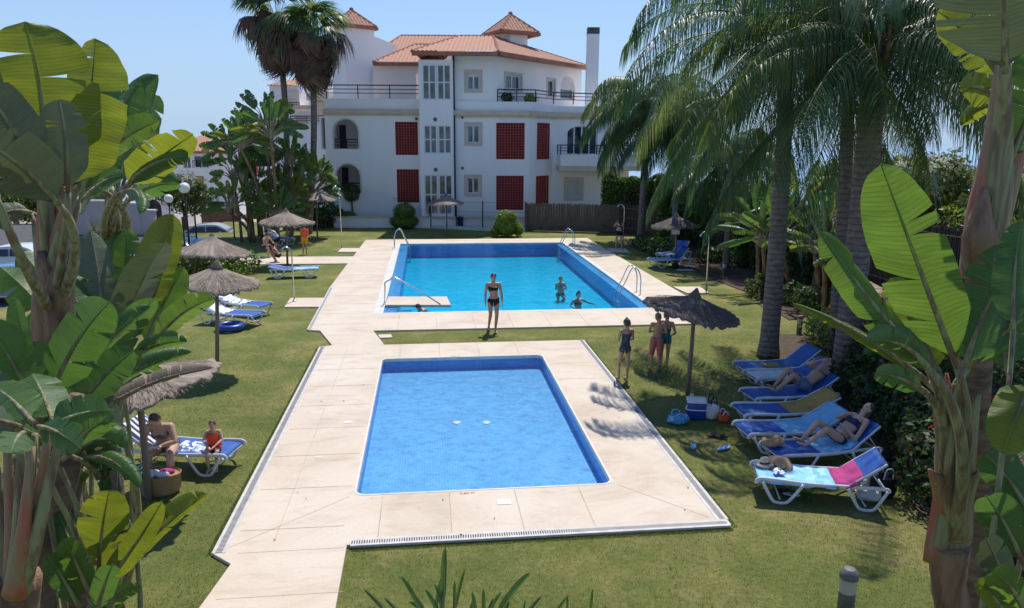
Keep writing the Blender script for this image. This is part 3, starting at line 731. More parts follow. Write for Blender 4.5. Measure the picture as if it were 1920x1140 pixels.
hiproof(cpx.x, 56.5, hw, cpx.z-.05, CF(957, 27, 56.5).z, apt, R(28))
mb = MB(); mb.lathe([(hw*.82, cpx.z-2.6), (hw*.82, cpx.z-.1)], (cpx.x, 56.5, 0), 8); mb.build('cupola', M['render_wall'], apt)
# left tower
tc = CF(660, 50, 58.0); thw = (CF(704, 50, 58).x-CF(618, 50, 58).x)/2/1.28
mb = MB(); rot = R(38); mb.box((tc.x, 58.0, (7+tc.z)/2), (thw*1.78, thw*1.78, tc.z-7), rot)
a_, b_ = CF(690, 61, 58.6), CF(742, 73, 60.5)
w = Wall((CF(688, 100, 57.6).x, 57.6), (CF(745, 100, 59.4).x, 59.4)); zt = CF(705, 62, 57.8).z
w.panel(mb, [(0, 7), (w.L, 7), (w.L, zt-.7), (0, zt)], [], .3)
tw = mb.build('tower', M['render_wall'], apt)
hiproof(tc.x, 58.0, thw, tc.z-.05, CF(657, 19, 58).z, apt, rot)
window(Wall((CF(696, 100, 57.4).x, 57.4), (CF(708, 100, 57.4).x, 57.4)), Wall((CF(696, 100, 57.4).x, 57.4), (CF(708, 100, 57.4).x, 57.4)).rect(698, 126, 707, 160), apt, 1, 2, 0, depth=0)
# chimney
mb = MB(); ch = CF(1112, 65, 55.0); hwc = (CF(1123, 65, 55).x-CF(1101, 65, 55).x)/2
mb.box((ch.x, 55, (7+ch.z)/2), (hwc*2, hwc*2, ch.z-7)); cho = mb.build('chimney', M['render_wall'], apt)
M['zinc'] = mat('zinc_cowl', (0.16, 0.16, 0.17), (0.10, 0.10, 0.11), 4, 0.5, metal=0.5)
mb = MB(); zt = CF(1112, 52, 55).z
for k in range(5): z = ch.z+(zt-ch.z)*(k+.5)/5; mb.rbox((ch.x, 55, z), (hwc*2.08, hwc*2.08, (zt-ch.z)/5*.72), .02)
mb.box((ch.x, 55, (ch.z+zt)/2), (hwc*1.7, hwc*1.7, zt-ch.z-.02)); mb.build('cowl', M['zinc'], cho)
# small wall lamps / vents on the facade
mb = MB()
for (px, py, w) in ((781, 223, WL), (763, 380, WL)): s, z = w.hit(px, py); mb.ball(w.pt(s, z, .08), .1, 8, 6)
for (px, py) in ((816, 224), (817, 318)): s, z = WB.hit(px, py); mb.ball(WB.pt(s, z, .06), .12, 8, 6)
for (px, py) in ((867, 220), (867, 315)): s, z = WR.hit(px, py); mb.ball(WR.pt(s, z, .06), .1, 8, 6)
mb.build('wall_lamps', M['zinc'], apt)
# base terrace wall beneath the block
mb = MB(); w = Wall((CF(640, 400, 50.3).x, 50.3), (CF(985, 400, 49.3).x, 49.3))
mb.box((CF(820, 400, 48.7).x, 48.7, .25), (13.5, .5, .75)); tb = mb.build('terrace_wall', M['render_wall'], apt)
mb = MB(); mb.box((CF(820, 400, 48.7).x, 48.68, .66), (13.6, .6, .08)); mb.build('coping', M['cream_trim'], tb)

# ------------------------------------------------------------------ neighbouring block behind, seen left of the tower
nb = empty('apartment_building', (0, 0, 0), -YAW, 'stepped white balcony block half hidden behind the two tall fan palms', 'building')
mb = MB()
def slabpx(x0, y0, x1, D, dep, zb=-3.5, m=None):
    a, b = CF(x0, y0, D), CF(x1, y0, D); (m or mb).box(((a.x+b.x)/2, D+dep/2, (a.z+zb)/2), (b.x-a.x, dep, a.z-zb)); return a.x, b.x, a.z
slabpx(505, 160, 560, 66, 6); slabpx(540, 205, 600, 63, 5); slabpx(575, 235, 634, 60, 4); slabpx(578, 165, 634, 64, 6); slabpx(596, 180, 634, 62, 2.5)
mb.build('wall', M['render_wall'], nb)
a = CF(500, 160, 65.6); b = CF(566, 160, 65.6); top = CF(548, 146, 69)
mb = MB(); mb.uv = []; roof_slope(mb, [a, b, Vector((b.x-.5, 69, top.z)), Vector((a.x+2.2, 69, top.z))]); roof_slope(mb, [Vector((a.x, 72, a.z)), a, Vector((a.x+2.2, 69, top.z))]); mb.build('roof', M['roof_tile'], nb)
for (x0, x1, y, D) in ((534, 562, 206, 65.4), (545, 586, 232, 62.4), (590, 614, 232, 59.6), (598, 622, 164, 63.4), (572, 592, 304, 60.5)):
    a, b = CF(x0, y, D), CF(x1, y, D); railing([a, b], nb, .6, 3, 1.2)
mb = MB(); a, b = CF(577, 182, 61.5), CF(618, 176, 61.5); mb.box(((a.x+b.x)/2, 61.6, a.z), (b.x-a.x, 1, .5)); a, b = CF(536, 201, 62.6), CF(586, 201, 62.6); mb.box(((a.x+b.x)/2, 62.6, a.z), (b.x-a.x, .6, .3)); mb.build('cornice', M['cream_trim'], nb)
for (x0, y0, x1, y1, D) in ((596, 184, 616, 230, 61.9), (538, 170, 560, 205, 65.95), (556, 218, 575, 232, 62.9)):
    a, b = CF(x0, y1, D), CF(x1, y0, D); mb = MB(); mb.box(((a.x+b.x)/2, D-.05, (a.z+b.z)/2), (b.x-a.x, .3, b.z-a.z)); mb.build('window', M['beige_surround'] if x0 != 596 else M['cream_trim'], nb)

# ------------------------------------------------------------------ houses further left
def far_house(label, cat, px0, px1, yb, ye, D, dep, apex, wins, lats, base=None):
    h = empty('house', (0, 0, 0), -YAW, label, cat)
    a, b = CF(px0, yb, D), CF(px1, ye, D); w = Wall((a.x, D), (b.x, D)); mb = MB()
    holes = [rp(w.rect(*q)) for q in wins+lats]
    w.panel(mb, [(0, a.z-1), (w.L, a.z-1), (w.L, b.z), (0, b.z)], holes, .3)
    mb.box((a.x+.15, D+.3+dep/2, (a.z-1+b.z)/2), (.3, dep, b.z-a.z+1)); mb.box((b.x-.15, D+.3+dep/2, (a.z-1+b.z)/2), (.3, dep, b.z-a.z+1)); mb.box(((a.x+b.x)/2, D+.3+dep, (a.z-1+b.z)/2), (b.x-a.x, .3, b.z-a.z+1))
    mb.build('wall', M['render_wall'], h)
    for q in wins: window(w, w.rect(*q), h, 2, 1, 0, depth=.2)
    for q in lats: 
        mb = MB(); r = w.rect(*q); w.box(mb, r[0], r[1], r[2], r[3], -.15, -.02); mb.build('shutter', M['red_lattice'], h)
    if apex:
        ap = CF(apex[0], apex[1], D+dep/2); mb = MB(); mb.uv = []; o = .6
        c = [Vector((a.x-o, D-o, b.z)), Vector((b.x+o, D-o, b.z)), Vector((b.x+o, D+dep+o, b.z)), Vector((a.x-o, D+dep+o, b.z))]
        rA = Vector((ap.x, ap.y, ap.z))
        for i in range(4): roof_slope(mb, [c[i], c[(i+1) % 4], rA], .4, .6, .08)
        r_ = mb.build('roof', M['roof_tile'], h); mb = MB(); [mb.bar(c[i]-Vector((0, 0, .15)), c[(i+1) % 4]-Vector((0, 0, .15)), .3, .25) for i in range(4)]; mb.build('eave', M['clay_ridge'], r_)
    return h, w
h1, w = far_house('white house with hipped terracotta roof and maroon shutters, far left behind the globe lamps', 'house', 318, 432, 392, 284, 92, 9, (392, 250), [(343, 289, 357, 315), (364, 292, 390, 314), (331, 294, 338, 306), (331, 330, 339, 342), (344, 331, 358, 342), (404, 366, 410, 380), (401, 330, 408, 346)], [(312+7, 326, 325, 346), (367, 330, 382, 354)])
mb = MB(); r = w.rect(286, 300, 345, 392); mb.box((CF(310, 350, 94).x, 96, (CF(310, 392, 94).z+CF(310, 316, 94).z)/2), (3.5, 5, CF(310, 316, 94).z-CF(310, 392, 94).z)); mb.build('side_wing', M['render_wall'], h1)
railing([Wall.pt(w, w.hit(364, 315)[0], w.hit(364, 315)[1], .3), w.pt(w.hit(392, 315)[0], w.hit(392, 315)[1], .3)], h1, .9, 3, .8)
h2, w2_ = far_house('white house with red shutter showing between the leaves, right of the hipped-roof house', 'house', 440, 512, 360, 262, 80, 8, (475, 232), [(455, 296, 462, 312), (446, 268, 456, 280)], [(474, 300, 484, 325)])
gh = empty('gatehouse', (0, 0, 0), -YAW, 'low cream gatehouse with a dark arched opening beneath the small globe lamp', 'building')
a, b = CF(258, 420, 62), CF(316, 372, 62); w = Wall((a.x, 62), (b.x, 62)); mb = MB(); r = w.rect(273, 374, 303, 418)
w.panel(mb, [(0, a.z-1), (w.L, a.z-1), (w.L, b.z), (0, b.z)], [archp(r)], .4); mb.box(((a.x+b.x)/2, 64.6, (a.z+b.z)/2-.5), (b.x-a.x, 4, b.z-a.z+1)); mb.box(((a.x+b.x)/2, 62.5, b.z+.13), (b.x-a.x+.7, 2, .25)); mb.build('wall', M['render_wall'], gh)
mb = MB(); w.box(mb, r[0]-.1, r[1]+.1, r[2], r[3]+.1, -.55, -.42); mb.build('door', M['dark_in'], gh)
sw = empty('garden_wall', (0, 0, 0), -YAW, 'stepped cream-pink garden wall with pale coping beyond the parked cars', 'wall')
M['pink_wall'] = mat('pink_render', (0.56, 0.47, 0.43), (0.50, 0.42, 0.38), 1, 0.85)
mb = MB(); mc = MB()
for (x0, x1, y) in ((120, 232, 378), (232, 262, 383), (262, 288, 396)):
    a, b = CF(x0, y, 52), CF(x1, y, 52); mb.box(((a.x+b.x)/2, 52.2, (a.z-3)/2), (b.x-a.x, .35, a.z+3)); mc.box(((a.x+b.x)/2, 52.2, a.z+.05), (b.x-a.x+.12, .5, .12))
mb.build('wall', M['pink_wall'], sw); mc.build('coping', M['white_coping'], sw)
M['brick'] = mat('old_brick', (0.26, 0.13, 0.08), (0.14, 0.08, 0.05), 6, 0.9, 0.5, 20)
bw = MB(); a, b = CF(376, 392, 60), CF(440, 392, 60); bw.box(((a.x+b.x)/2, 60.3, a.z-1.6), (b.x-a.x, .6, 3.2)); 
tag(bw.build('garden_wall', M['brick'], None), 'brown brick retaining wall below the far white house', 'wall').rotation_euler = (0, 0, -YAW)
# backdrop hills to the left far away
# ------------------------------------------------------------------ garden furniture
M['thatch'] = None
def thatch_mat(name, c1, c2, c3):
    m, nt, b = newmat(name); uv = coords(nt, 'UV')
    mp = N(nt, 'ShaderNodeMapping'); mp.inputs['Scale'].default_value = (60, 3.0, 1); nt.links.new(uv, mp.inputs['Vector'])
    n = N(nt, 'ShaderNodeTexNoise', Scale=1.0, Detail=6.0, Roughness=0.8); nt.links.new(mp.outputs[0], n.inputs['Vector'])
    r = ramp(nt, n.outputs['Fac'], [(0.3, c3), (0.5, c2), (0.68, c1)]); nt.links.new(r.outputs[0], b.inputs['Base Color'])
    b.inputs['Roughness'].default_value = 0.9; b.inputs['Specular IOR Level'].default_value = 0.2
    bp = N(nt, 'ShaderNodeBump', Strength=0.8, Distance=0.03); nt.links.new(n.outputs['Fac'], bp.inputs['Height']); nt.links.new(bp.outputs[0], b.inputs['Normal'])
    return m
M['thatch'] = thatch_mat('thatch_straw', (0.46, 0.38, 0.31), (0.31, 0.25, 0.20), (0.16, 0.12, 0.10))
M['thatch_dark'] = thatch_mat('thatch_heather', (0.27, 0.23, 0.20), (0.15, 0.125, 0.11), (0.06, 0.05, 0.045))
M['pole_wood'] = mat('pole_wood', (0.26, 0.20, 0.15), (0.17, 0.13, 0.10), 8, 0.85, 0.4, 40, aniso=(1, 1, .1))
M['steel'] = mat('stainless_steel', (0.62, 0.62, 0.62), (0.5, 0.5, 0.5), 10, 0.22, metal=1.0)
M['white_plastic'] = mat('white_resin', (0.74, 0.75, 0.77), (0.66, 0.67, 0.69), 8, 0.35)
M['blue_sling'] = mat('blue_sling', (0.015, 0.105, 0.42), (0.01, 0.08, 0.34), 5, 0.6, 0.3, 200)
M['pale_blue'] = mat('pale_blue_cloth', (0.25, 0.50, 0.72), (0.18, 0.42, 0.64), 9, 0.9, 0.5, 40)
M['white_cloth'] = mat('white_cloth', (0.78, 0.78, 0.78), (0.68, 0.68, 0.7), 8, 0.9, 0.5, 40)
M['mustard'] = mat('mustard_cloth', (0.50, 0.30, 0.08), (0.40, 0.23, 0.06), 6, 0.9, 0.6, 40)
M['magenta'] = mat('magenta_cloth', (0.46, 0.05, 0.21), (0.36, 0.035, 0.16), 7, 0.9, 0.6, 40)
M['navy'] = mat('navy_cloth', (0.02, 0.03, 0.08), (0.014, 0.02, 0.055), 7, 0.9, 0.4, 40)
M['black'] = mat('black_fabric', (0.014, 0.014, 0.016), (0.008, 0.008, 0.01), 7, 0.8)
def stripes(name, c1, c2, n, axis=0, kind='UV'):
    m, nt, b = newmat(name); uv = coords(nt, kind); sx = N(nt, 'ShaderNodeSeparateXYZ'); nt.links.new(uv, sx.inputs[0])
    mu = N(nt, 'ShaderNodeMath', operation='MULTIPLY'); nt.links.new(sx.outputs[axis], mu.inputs[0]); mu.inputs[1].default_value = n
    fr = N(nt, 'ShaderNodeMath', operation='FRACT'); nt.links.new(mu.outputs[0], fr.inputs[0])
    r = ramp(nt, fr.outputs[0], [(0.0, c1), (0.48, c1), (0.5, c2), (1.0, c2)]); r.color_ramp.interpolation = 'LINEAR'
    nt.links.new(r.outputs[0], b.inputs['Base Color']); b.inputs['Roughness'].default_value = 0.9; return m
M['striped'] = stripes('navy_white_stripes', (0.03, 0.045, 0.11), (0.74, 0.74, 0.74), 6)
def pattern(name, c1, c2, c3, sc=14):
    m, nt, b = newmat(name); co = coords(nt, 'Object'); v = N(nt, 'ShaderNodeTexVoronoi', Scale=sc); nt.links.new(co, v.inputs['Vector'])
    sx = N(nt, 'ShaderNodeSeparateColor'); nt.links.new(v.outputs['Color'], sx.inputs[0])
    r = ramp(nt, sx.outputs[0], [(0.0, c1), (0.4, c2), (0.75, c3)]); r.color_ramp.interpolation = 'CONSTANT'
    nt.links.new(r.outputs[0], b.inputs['Base Color']); b.inputs['Roughness'].default_value = 0.85; return m
M['patterned'] = pattern('patterned_cloth', (0.70, 0.72, 0.75), (0.06, 0.12, 0.30), (0.30, 0.45, 0.65))
M['cyan_pat'] = pattern('sky_towel', (0.26, 0.55, 0.80), (0.35, 0.64, 0.86), (0.18, 0.46, 0.74), 9)

# ---- straw parasols
def parasol(name, base, top, rad, drop, label, tilt=(0, 0), mt='thatch', group='thatched parasols', seed=0, pole_r=.045, ragged=.05):
    b = Vector(base); t = Vector(top); rr = random.Random(seed); N_ = 96; K = 9
    root = empty(name, b, 0, label, 'parasol', group); d = t-b
    axis = (d.normalized()+Vector((tilt[0], tilt[1], 0))).normalized(); q = Vector((0, 0, 1)).rotation_difference(axis).to_matrix()
    mb = MB(); mb.tube([Vector((0, 0, -.05)), d*.5+Vector((.01, 0, 0)), d+axis*.05], [pole_r*1.1, pole_r, pole_r*.9], 10); mb.build('pole', M['pole_wood'], root, True)
    mb = MB(); mb.uv = []; ph = [rr.uniform(0, 6.3) for _ in range(4)]; edge = [1+ragged*rr.uniform(-1, 1) for _ in range(N_)]; low = [rr.uniform(-.05, .05)*ragged/.05 for _ in range(N_)]
    vs = []; fs = []
    prof = [(0.04, .10), (0.10, .05), (0.14, -.02), (.3, -.13*drop/.5), (.5, -.25*drop/.5), (.7, -.36*drop/.5), (.88, -.45*drop/.5), (1.0, -.52*drop/.5), (1.03, -.60*drop/.5), (.97, -.60*drop/.5), (.6, -.36*drop/.5), (.1, -.1)]
    for i, (r, z) in enumerate(prof):
        for j in range(N_):
            a = 2*math.pi*j/N_; k = r*rad*(edge[j] if .8 < r else 1)*(1+.02*math.sin(3*a+ph[0])+.015*math.sin(7*a+ph[1]))
            zz = z+(low[j]*(1 if r > .9 else .3) if r > .25 else 0)+.03*r*math.sin(2*a+ph[2])+.012*math.sin(23*a)*(r > .25)*.4
            vs.append(d+q @ Vector((k*math.cos(a), k*math.sin(a), zz))); mb.uv.append((j/N_, 1-r if i < 8 else 0.02))
    for i in range(len(prof)-1):
        for j in range(N_): a = i*N_+j; c = i*N_+(j+1) % N_; fs.append((a, c, c+N_, a+N_))
    fs.append(tuple(range(N_-1, -1, -1)))
    mb.add(vs, fs)
    # loose straws over the surface and fringe
    for k in range(1700):
        a = rr.uniform(0, 2*math.pi); r0 = rr.uniform(.15, .95); r1 = min(r0+rr.uniform(.12, .3), 1.02+rr.uniform(0, .05)); zz = lambda r: -(.04+.47*r)*drop/.5
        p0 = d+q @ Vector((r0*rad*math.cos(a), r0*rad*math.sin(a), zz(r0)+.03)); a2 = a+rr.uniform(-.05, .05)
        p1 = d+q @ Vector((r1*rad*math.cos(a2), r1*rad*math.sin(a2), zz(r1)+rr.uniform(-.02, .03)-(.03 if r1 > 1 else 0)))
        s = (p1-p0).cross(axis).normalized()*.0045; u = rr.random()
        mb.add([p0-s, p0+s, p1+s*.5, p1-s*.5], [(0, 1, 2, 3)]); mb.uv += [(u, 0), (u, .1), (u, .2), (u, .3)]
    mb.build('canopy', M[mt], root, True)
    mb = MB(); mb.lathe([(.16, -.08), (.13, .0), (.07, .08), (.02, .16)], (0, 0, 0), 12, M=q); 
    for i in range(len(mb.v)): mb.v[i] = tuple(Vector(mb.v[i])+d+axis*.03)
    mb.uv = [(rr.random(), .5) for _ in mb.v]
    mb.build('cap', M['thatch_dark'], root, True)
    mb = MB()
    for k in range(8):
        a = 2*math.pi*k/8; mb.tube([d-axis*.5, d+q @ Vector((rad*.8*math.cos(a), rad*.8*math.sin(a), -.46*drop/.5))], .012, 5)
    mb.build('ribs', M['pole_wood'], root)
    return root
def par_at(px, py, ptx, pty, halfw, label, **k):
    b = G(px, py); D = b.dot(FH); dl = k.pop('dd', 0.0); t = AT(ptx, pty, D+dl); rad = halfw/FPX*D; return parasol('thatched_parasol', b, t, rad, k.pop('drop', rad*.38), label, **k)
par_at(399, 560, 397, 446, 66, 'pale straw parasol furthest left on the lawn, its pole behind the next parasol', seed=1)
par_at(407, 694, 406, 502, 74, 'straw parasol whose bare pole stands on the lawn beside the left pair of blue loungers', seed=2)
par_at(279, 936, 256, 690, 142, 'tilted shaggy straw parasol over the seated woman in the bikini', seed=3, tilt=(-.20, -.02), drop=.27, ragged=.05, pole_r=.05)
par_at(539, 497, 536, 398, 48, 'straw parasol over the group beside the single lounger', seed=4)
par_at(595, 444, 592, 360, 35, 'small pale straw parasol by the ball tree at the back fence', seed=5)
par_at(838, 441, 836, 368, 33, 'pale straw parasol beyond the far edge of the big pool', seed=6)
sgn = par_at(1266, 498, 1268, 406, 44, 'dark straw parasol with a small white notice over the far right loungers', seed=7, mt='thatch_dark')
par_at(1289, 742, 1303, 556, 90, 'large dark heather parasol on a leaning pole next to the blue cool box', seed=8, mt='thatch_dark', tilt=(.16, -.06), ragged=.045, drop=.30)
mb = MB(); D = G(1266, 498).dot(FH); p = AT(1267, 434, D-.1); mb.rbox((0, 0, 0), (.36, .02, .26), .006); s_ = mb.build('notice_board', M['white_plastic']); s_.location = p; s_.rotation_euler = (0, 0, -YAW)
tag(s_, 'small blank white notice tied to the pole of the far right parasol', 'sign')

# ---- sun loungers (head at +X end, origin on the ground under the middle)
def sling_profile(L=1.92, back=38, h=.34, hinge=.62, sag=.03):
    pts = []
    x0 = -L/2; xh = L/2-hinge
    for i in range(13):
        t = i/12; x = x0+(xh-x0)*t; z = h+.02-sag*math.sin(math.pi*t)+(0.03*(1-t*6) if t < .16 else 0)*-1
        pts.append((x, z))
    for i in range(1, 9):
        t = i/8*hinge*1.05; pts.append((xh+t*math.cos(R(back)), h+.02+t*math.sin(R(back))-.012*math.sin(math.pi*i/8)))
    return pts
def strip_mesh(pts, w, th=.02, y=0.0, wob=0.0, seed=0, uvon=True):
    mb = MB(); mb.uv = []; n = len(pts); rr = random.Random(seed); m = 9
    vs = []
    for lay in (0, 1):
        for i, (x, z) in enumerate(pts):
            for j in range(m):
                v = -1+2*j/(m-1); k = wob*(rr.uniform(-1, 1)+.6*math.sin(i*1.3+j)); dr = -.05*max(0, abs(v)-.9)/.1*(wob > .004)
                vs.append((x, y+v*w/2+(wob*1.5*math.sin(i*.9+j) if abs(v) == 1 else 0), z+(th if lay else 0)+k*.5+dr)); mb.uv.append(((j)/(m-1), i/n))
    fs = []
    o = n*m
    for i in range(n-1):
        for j in range(m-1):
            a = i*m+j; fs.append((a+o, a+o+m, a+o+m+1, a+o+1)); fs.append((a, a+1, a+m+1, a+m))
    for i in range(n-1):
        a = i*m; fs.append((a, a+m, a+m+o, a+o)); b = a+m-1; fs.append((b, b+o, b+m+o, b+m))
    for j in range(m-1): fs.append((j, j+o, j+1+o, j+1)); k = (n-1)*m+j; fs.append((k, k+1, k+1+o, k+o))
    mb.add(vs, [f[::-1] for f in fs]); return mb
PROTO = {}
def lounger_proto(back):
    W_ = .62; h = .34
    root = empty('sun_lounger', (0, 0, 0)); pts = sling_profile(back=back, h=h); ns = 13
    for s in (-1, 1):
        y = s*(W_/2+.015); mb = MB()
        path = smoothpath([(-.99, y, h-.05), (-.96, y, h+.02), (-.8, y, h+.03), (-.2, y, h-.0), (.3, y, h+.01), (.85, y, h+.02), (.93, y, h-.03)], 5)
        mb.tube(path, [(.018, .032)]*len(path), 10, side=Vector((0, 1, 0))); mb.build('side_rail', M['white_plastic'], root, True)
        for x0, xm, x1 in ((-.90, -.62, -.30), (.34, .62, .90)):
            mb = MB(); path = smoothpath([(x0, y+s*.03, h), (xm-.13, y+s*.045, .07), (xm-.05, y+s*.045, .022), (xm+.05, y+s*.045, .022), (xm+.13, y+s*.045, .07), (x1, y+s*.03, h)], 5)
            mb.tube(path, [(.016, .026)]*len(path), 8, side=Vector((0, 1, 0))); mb.build('leg', M['white_plastic'], root, True)
        mb = MB(); xh = 1.92/2-.62; q = [(xh+t*math.cos(R(back)), y*.98, h+.01+t*math.sin(R(back))) for t in (0, .3, .6, .66)]
        mb.tube(q, [(.015, .024)]*4, 8, side=Vector((0, 1, 0)))
        if back > 15: mb.tube([(xh+.42*math.cos(R(back)), y*.9, h+.42*math.sin(R(back))-.02), (xh+.5, y*.9, h+.02)], .012, 6)
        mb.build('back_frame', M['white_plastic'], root, True)
    for x in (-.95, -.62, .62, .9): mb = MB(); mb.tube([(x, -W_/2, h-.03 if abs(x) > .7 else .05), (x, W_/2, h-.03 if abs(x) > .7 else .05)], .014, 6); mb.build('crossbar', M['white_plastic'], root, True)
    mb = MB(); mb.tube([(xh+.64*math.cos(R(back)), -W_/2, h+.64*math.sin(R(back))), (xh+.64*math.cos(R(back)), W_/2, h+.64*math.sin(R(back)))], .015, 6)
    mb.build('crossbar', M['white_plastic'], root, True)
    strip_mesh(pts[:ns], W_, .018).build('sling', M['blue_sling'], root, True); strip_mesh(pts[ns-1:], W_-.02, .018).build('backrest', M['blue_sling'], root, True)
    return root
def lounger(p, ang, label, back=38, group='blue and white sun loungers', mirror=False):
    if back not in PROTO: PROTO[back] = lounger_proto(back); o = PROTO[back]
    else: o = copy_tree(PROTO[back])
    o.location = p; o.rotation_euler = (0, 0, ang); return tag(o, label, 'sun lounger', group)
def towel(p, ang, back, i0, i1, mt, label, w=.66, wob=.010, cat='towel', seed=3, dy=0.0, name='towel', lift=.022, group=None):
    pts = sling_profile(back=back); n = len(pts); f0, f1 = i0*(n-1), i1*(n-1); out = []
    k = max(6, int((f1-f0)*2))
    for i in range(k+1):
        f = f0+(f1-f0)*i/k; a = min(int(f), n-2); t = f-a; out.append((pts[a][0]*(1-t)+pts[a+1][0]*t, pts[a][1]*(1-t)+pts[a+1][1]*t+lift))
    o = strip_mesh(out, w, .012, dy, wob, seed).build(name, M[mt], None, True); o.location = p; o.rotation_euler = (0, 0, ang)
    return tag(o, label, cat, group)
def LG(px, py): return G(px, py)          # centre point on the lawn
A0 = R(-4)
LP = {}
def pl(key, x0, y0, x1, y1, *a, **k):     # lounger whose foot end / head end stand over these pixels on the ground
    f, h_ = G(x0, y0), G(x1, y1); ang = math.atan2(h_.y-f.y, h_.x-f.x); c = (f+h_)/2; LP[key] = (c, ang, k.get('back', 38)); return lounger(c, ang, *a, **k)
# right-hand cluster, far to near
pl('r1', 1378, 714, 1535, 706, 'blue lounger furthest back in the right-hand row, with a crumpled pale cloth on its seat', back=38)
pl('r2', 1398, 732, 1560, 724, 'lounger behind the man in denim shorts, draped with a white towel at its foot', back=25)
pl('r3', 1394, 770, 1562, 758, 'lounger under the reclining man in denim shorts', back=33)
pl('r4', 1382, 800, 1560, 794, 'lounger with a mustard towel over its raised back', back=27)
pl('r5', 1388, 838, 1572, 828, 'lounger with a pale blue towel over seat and back, next to the mustard one', back=30)
pl('r6', 1440, 880, 1632, 862, 'lounger under the reclining woman in the navy bikini', back=38)
pl('r7', 1424, 922, 1645, 941, 'nearest lounger on the right, with pale blue and magenta towels and two hats', back=38)
# left-hand side
pl('l1', 438, 878, 248, 866, 'lounger under the seated woman and the child, striped navy and white towel on its back', back=38)
pl('l2', 500, 612, 372, 600, 'blue lounger of the left pair nearer the camera, ringed float beneath it', back=20)
pl('l3', 512, 594, 400, 580, 'blue lounger of the left pair, heaped with a white towel, further from the camera', back=20)
pl('l4', 600, 518, 505, 520, 'single blue lounger on its own beside the straw parasol near the shower', back=12)
pl('r8', 1212, 502, 1298, 497, 'nearer blue lounger below the far right parasol', back=50)
pl('r9', 1235, 492, 1290, 483, 'further blue lounger behind the one below the far right parasol', back=50)
pl('l5', 548, 462, 500, 455, 'pale lounger the far left group is gathered around', back=30)
def tw(key, *a, **k): c, an, b = LP[key]; return towel(c, an, b, *a, **k)
tw('r1', .25, .45, 'mustard', 'small crumpled straw-coloured cloth on the furthest right-hand lounger', w=.35, wob=.03, cat='cloth', name='cloth')
tw('r2', .0, .42, 'white_cloth', 'white towel on the second lounger of the right-hand row', seed=5)
tw('r4', .42, 1.0, 'mustard', 'mustard towel draped over the back of a lounger', w=.70, seed=6, wob=.016)
tw('r5', .33, 1.0, 'pale_blue', 'plain pale blue towel over seat and back, beside the mustard towel', w=.69, seed=7, wob=.012)
tw('r6', .35, .72, 'cyan_pat', 'light blue towel under the reclining woman', seed=9)
tw('r7', -.0, .52, 'cyan_pat', 'mottled sky-blue towel on the nearest right-hand lounger', w=.70, seed=10, wob=.016)
tw('r7', .52, .76, 'magenta', 'magenta towel on the nearest right-hand lounger', w=.72, seed=11, wob=.016, lift=.03)
tw('l1', .55, 1.0, 'striped', 'navy and white striped towel over the back of the left lounger', w=.68, seed=12, wob=.006)
tw('l1', .22, .45, 'patterned', 'crumpled white and navy cloth between the seated woman and the child', w=.5, seed=13, wob=.04, cat='cloth', name='cloth')
tw('l3', .35, .95, 'white_cloth', 'heap of white towels on the further lounger of the left pair', w=.6, seed=14, wob=.05)
tw('l2', .45, 1.0, 'white_cloth', 'white towel over the back of the nearer lounger of the left pair', w=.64, seed=15, wob=.03)
tw('l4', .0, .45, 'cyan_pat', 'pale turquoise towel on the foot of the single left lounger', w=.6, seed=16)
tw('r8', .0, .5, 'cyan_pat', 'light blue towel on the foot of the far right lounger', w=.6, seed=17)

# ---- showers, rails, ladders
def shower(px, py, ptop, label, h=None, bend=0.0, headside=-1, kind='steel'):
    b = G(px, py); D = b.dot(FH); t = AT(px, ptop, D); H_ = t.z
    root = empty('outdoor_shower', b, -YAW, label, 'shower', 'poolside showers'); mb = MB()
    mb.tube([(0, 0, 0), (0, 0, H_*.85)]+smoothpath([(0, 0, H_*.86), (headside*.03, 0, H_*.95), (headside*.22, 0, H_), (headside*.32, 0, H_-.08)], 5), .026, 10); mb.build('pole', M[kind], root, True)
    mb = MB(); mb.lathe([(.02, .05), (.06, .0), (.055, -.015)], (headside*.32, 0, H_-.12), 12); mb.build('shower_head', M[kind], root, True)
    mb = MB(); mb.lathe([(.07, 0), (.07, .02), (.03, .05)], (0, 0, .02), 12); mb.ball((.0, -.05, 1.0*H_/2.1), .035, 8, 6); mb.build('base_flange', M[kind], root, True)
    return root
shower(641, 467, 350, 'tall thin shower pole on the far slab left of the big pool', headside=-1)
shower(552, 566, 463, 'shower pole on the near slab left of the big pool', headside=-1)
shower(1324, 541, 436, 'steel shower with a bent head right of the big pool', headside=-1)
shower(1168, 468, 383, 'shower the dark-haired woman stands under by the hedge', headside=-1)
def ladder(p0, ang, label, h=.85, reach=.75, gap=.5):
    root = empty('pool_ladder', p0, ang, label, 'pool ladder', 'pool ladders')
    for s in (-1, 1):
        y = s*gap/2; mb = MB()
        mb.tube(smoothpath([(-.45, y, 0), (-.44, y, h*.62), (-.3, y, h*.95), (-.1, y, h*.98), (.1, y, h*.55), (.32, y, .08), (.36, y, -.1), (.36, y, -.75)], 6), .022, 8); mb.build('handrail', M['steel'], root, True)
    for z in (-.25, -.5): 
        mb = MB(); mb.rbox((.36, 0, z), (.09, gap, .03), .008); mb.build('rung', M['steel'], root)
    return root
ladder((BX0+.2, BY1-1.5, 0), 0, 'steel pool ladder at the far left corner of the big pool', h=1.0)
ladder((BX1-.2, BY1-2.0, 0), math.pi, 'steel pool ladder at the far right corner of the big pool', h=1.0)
ladder((BX1-.2, BY0+2.6, 0), math.pi, 'steel pool ladder on the near right side of the big pool', h=1.0)
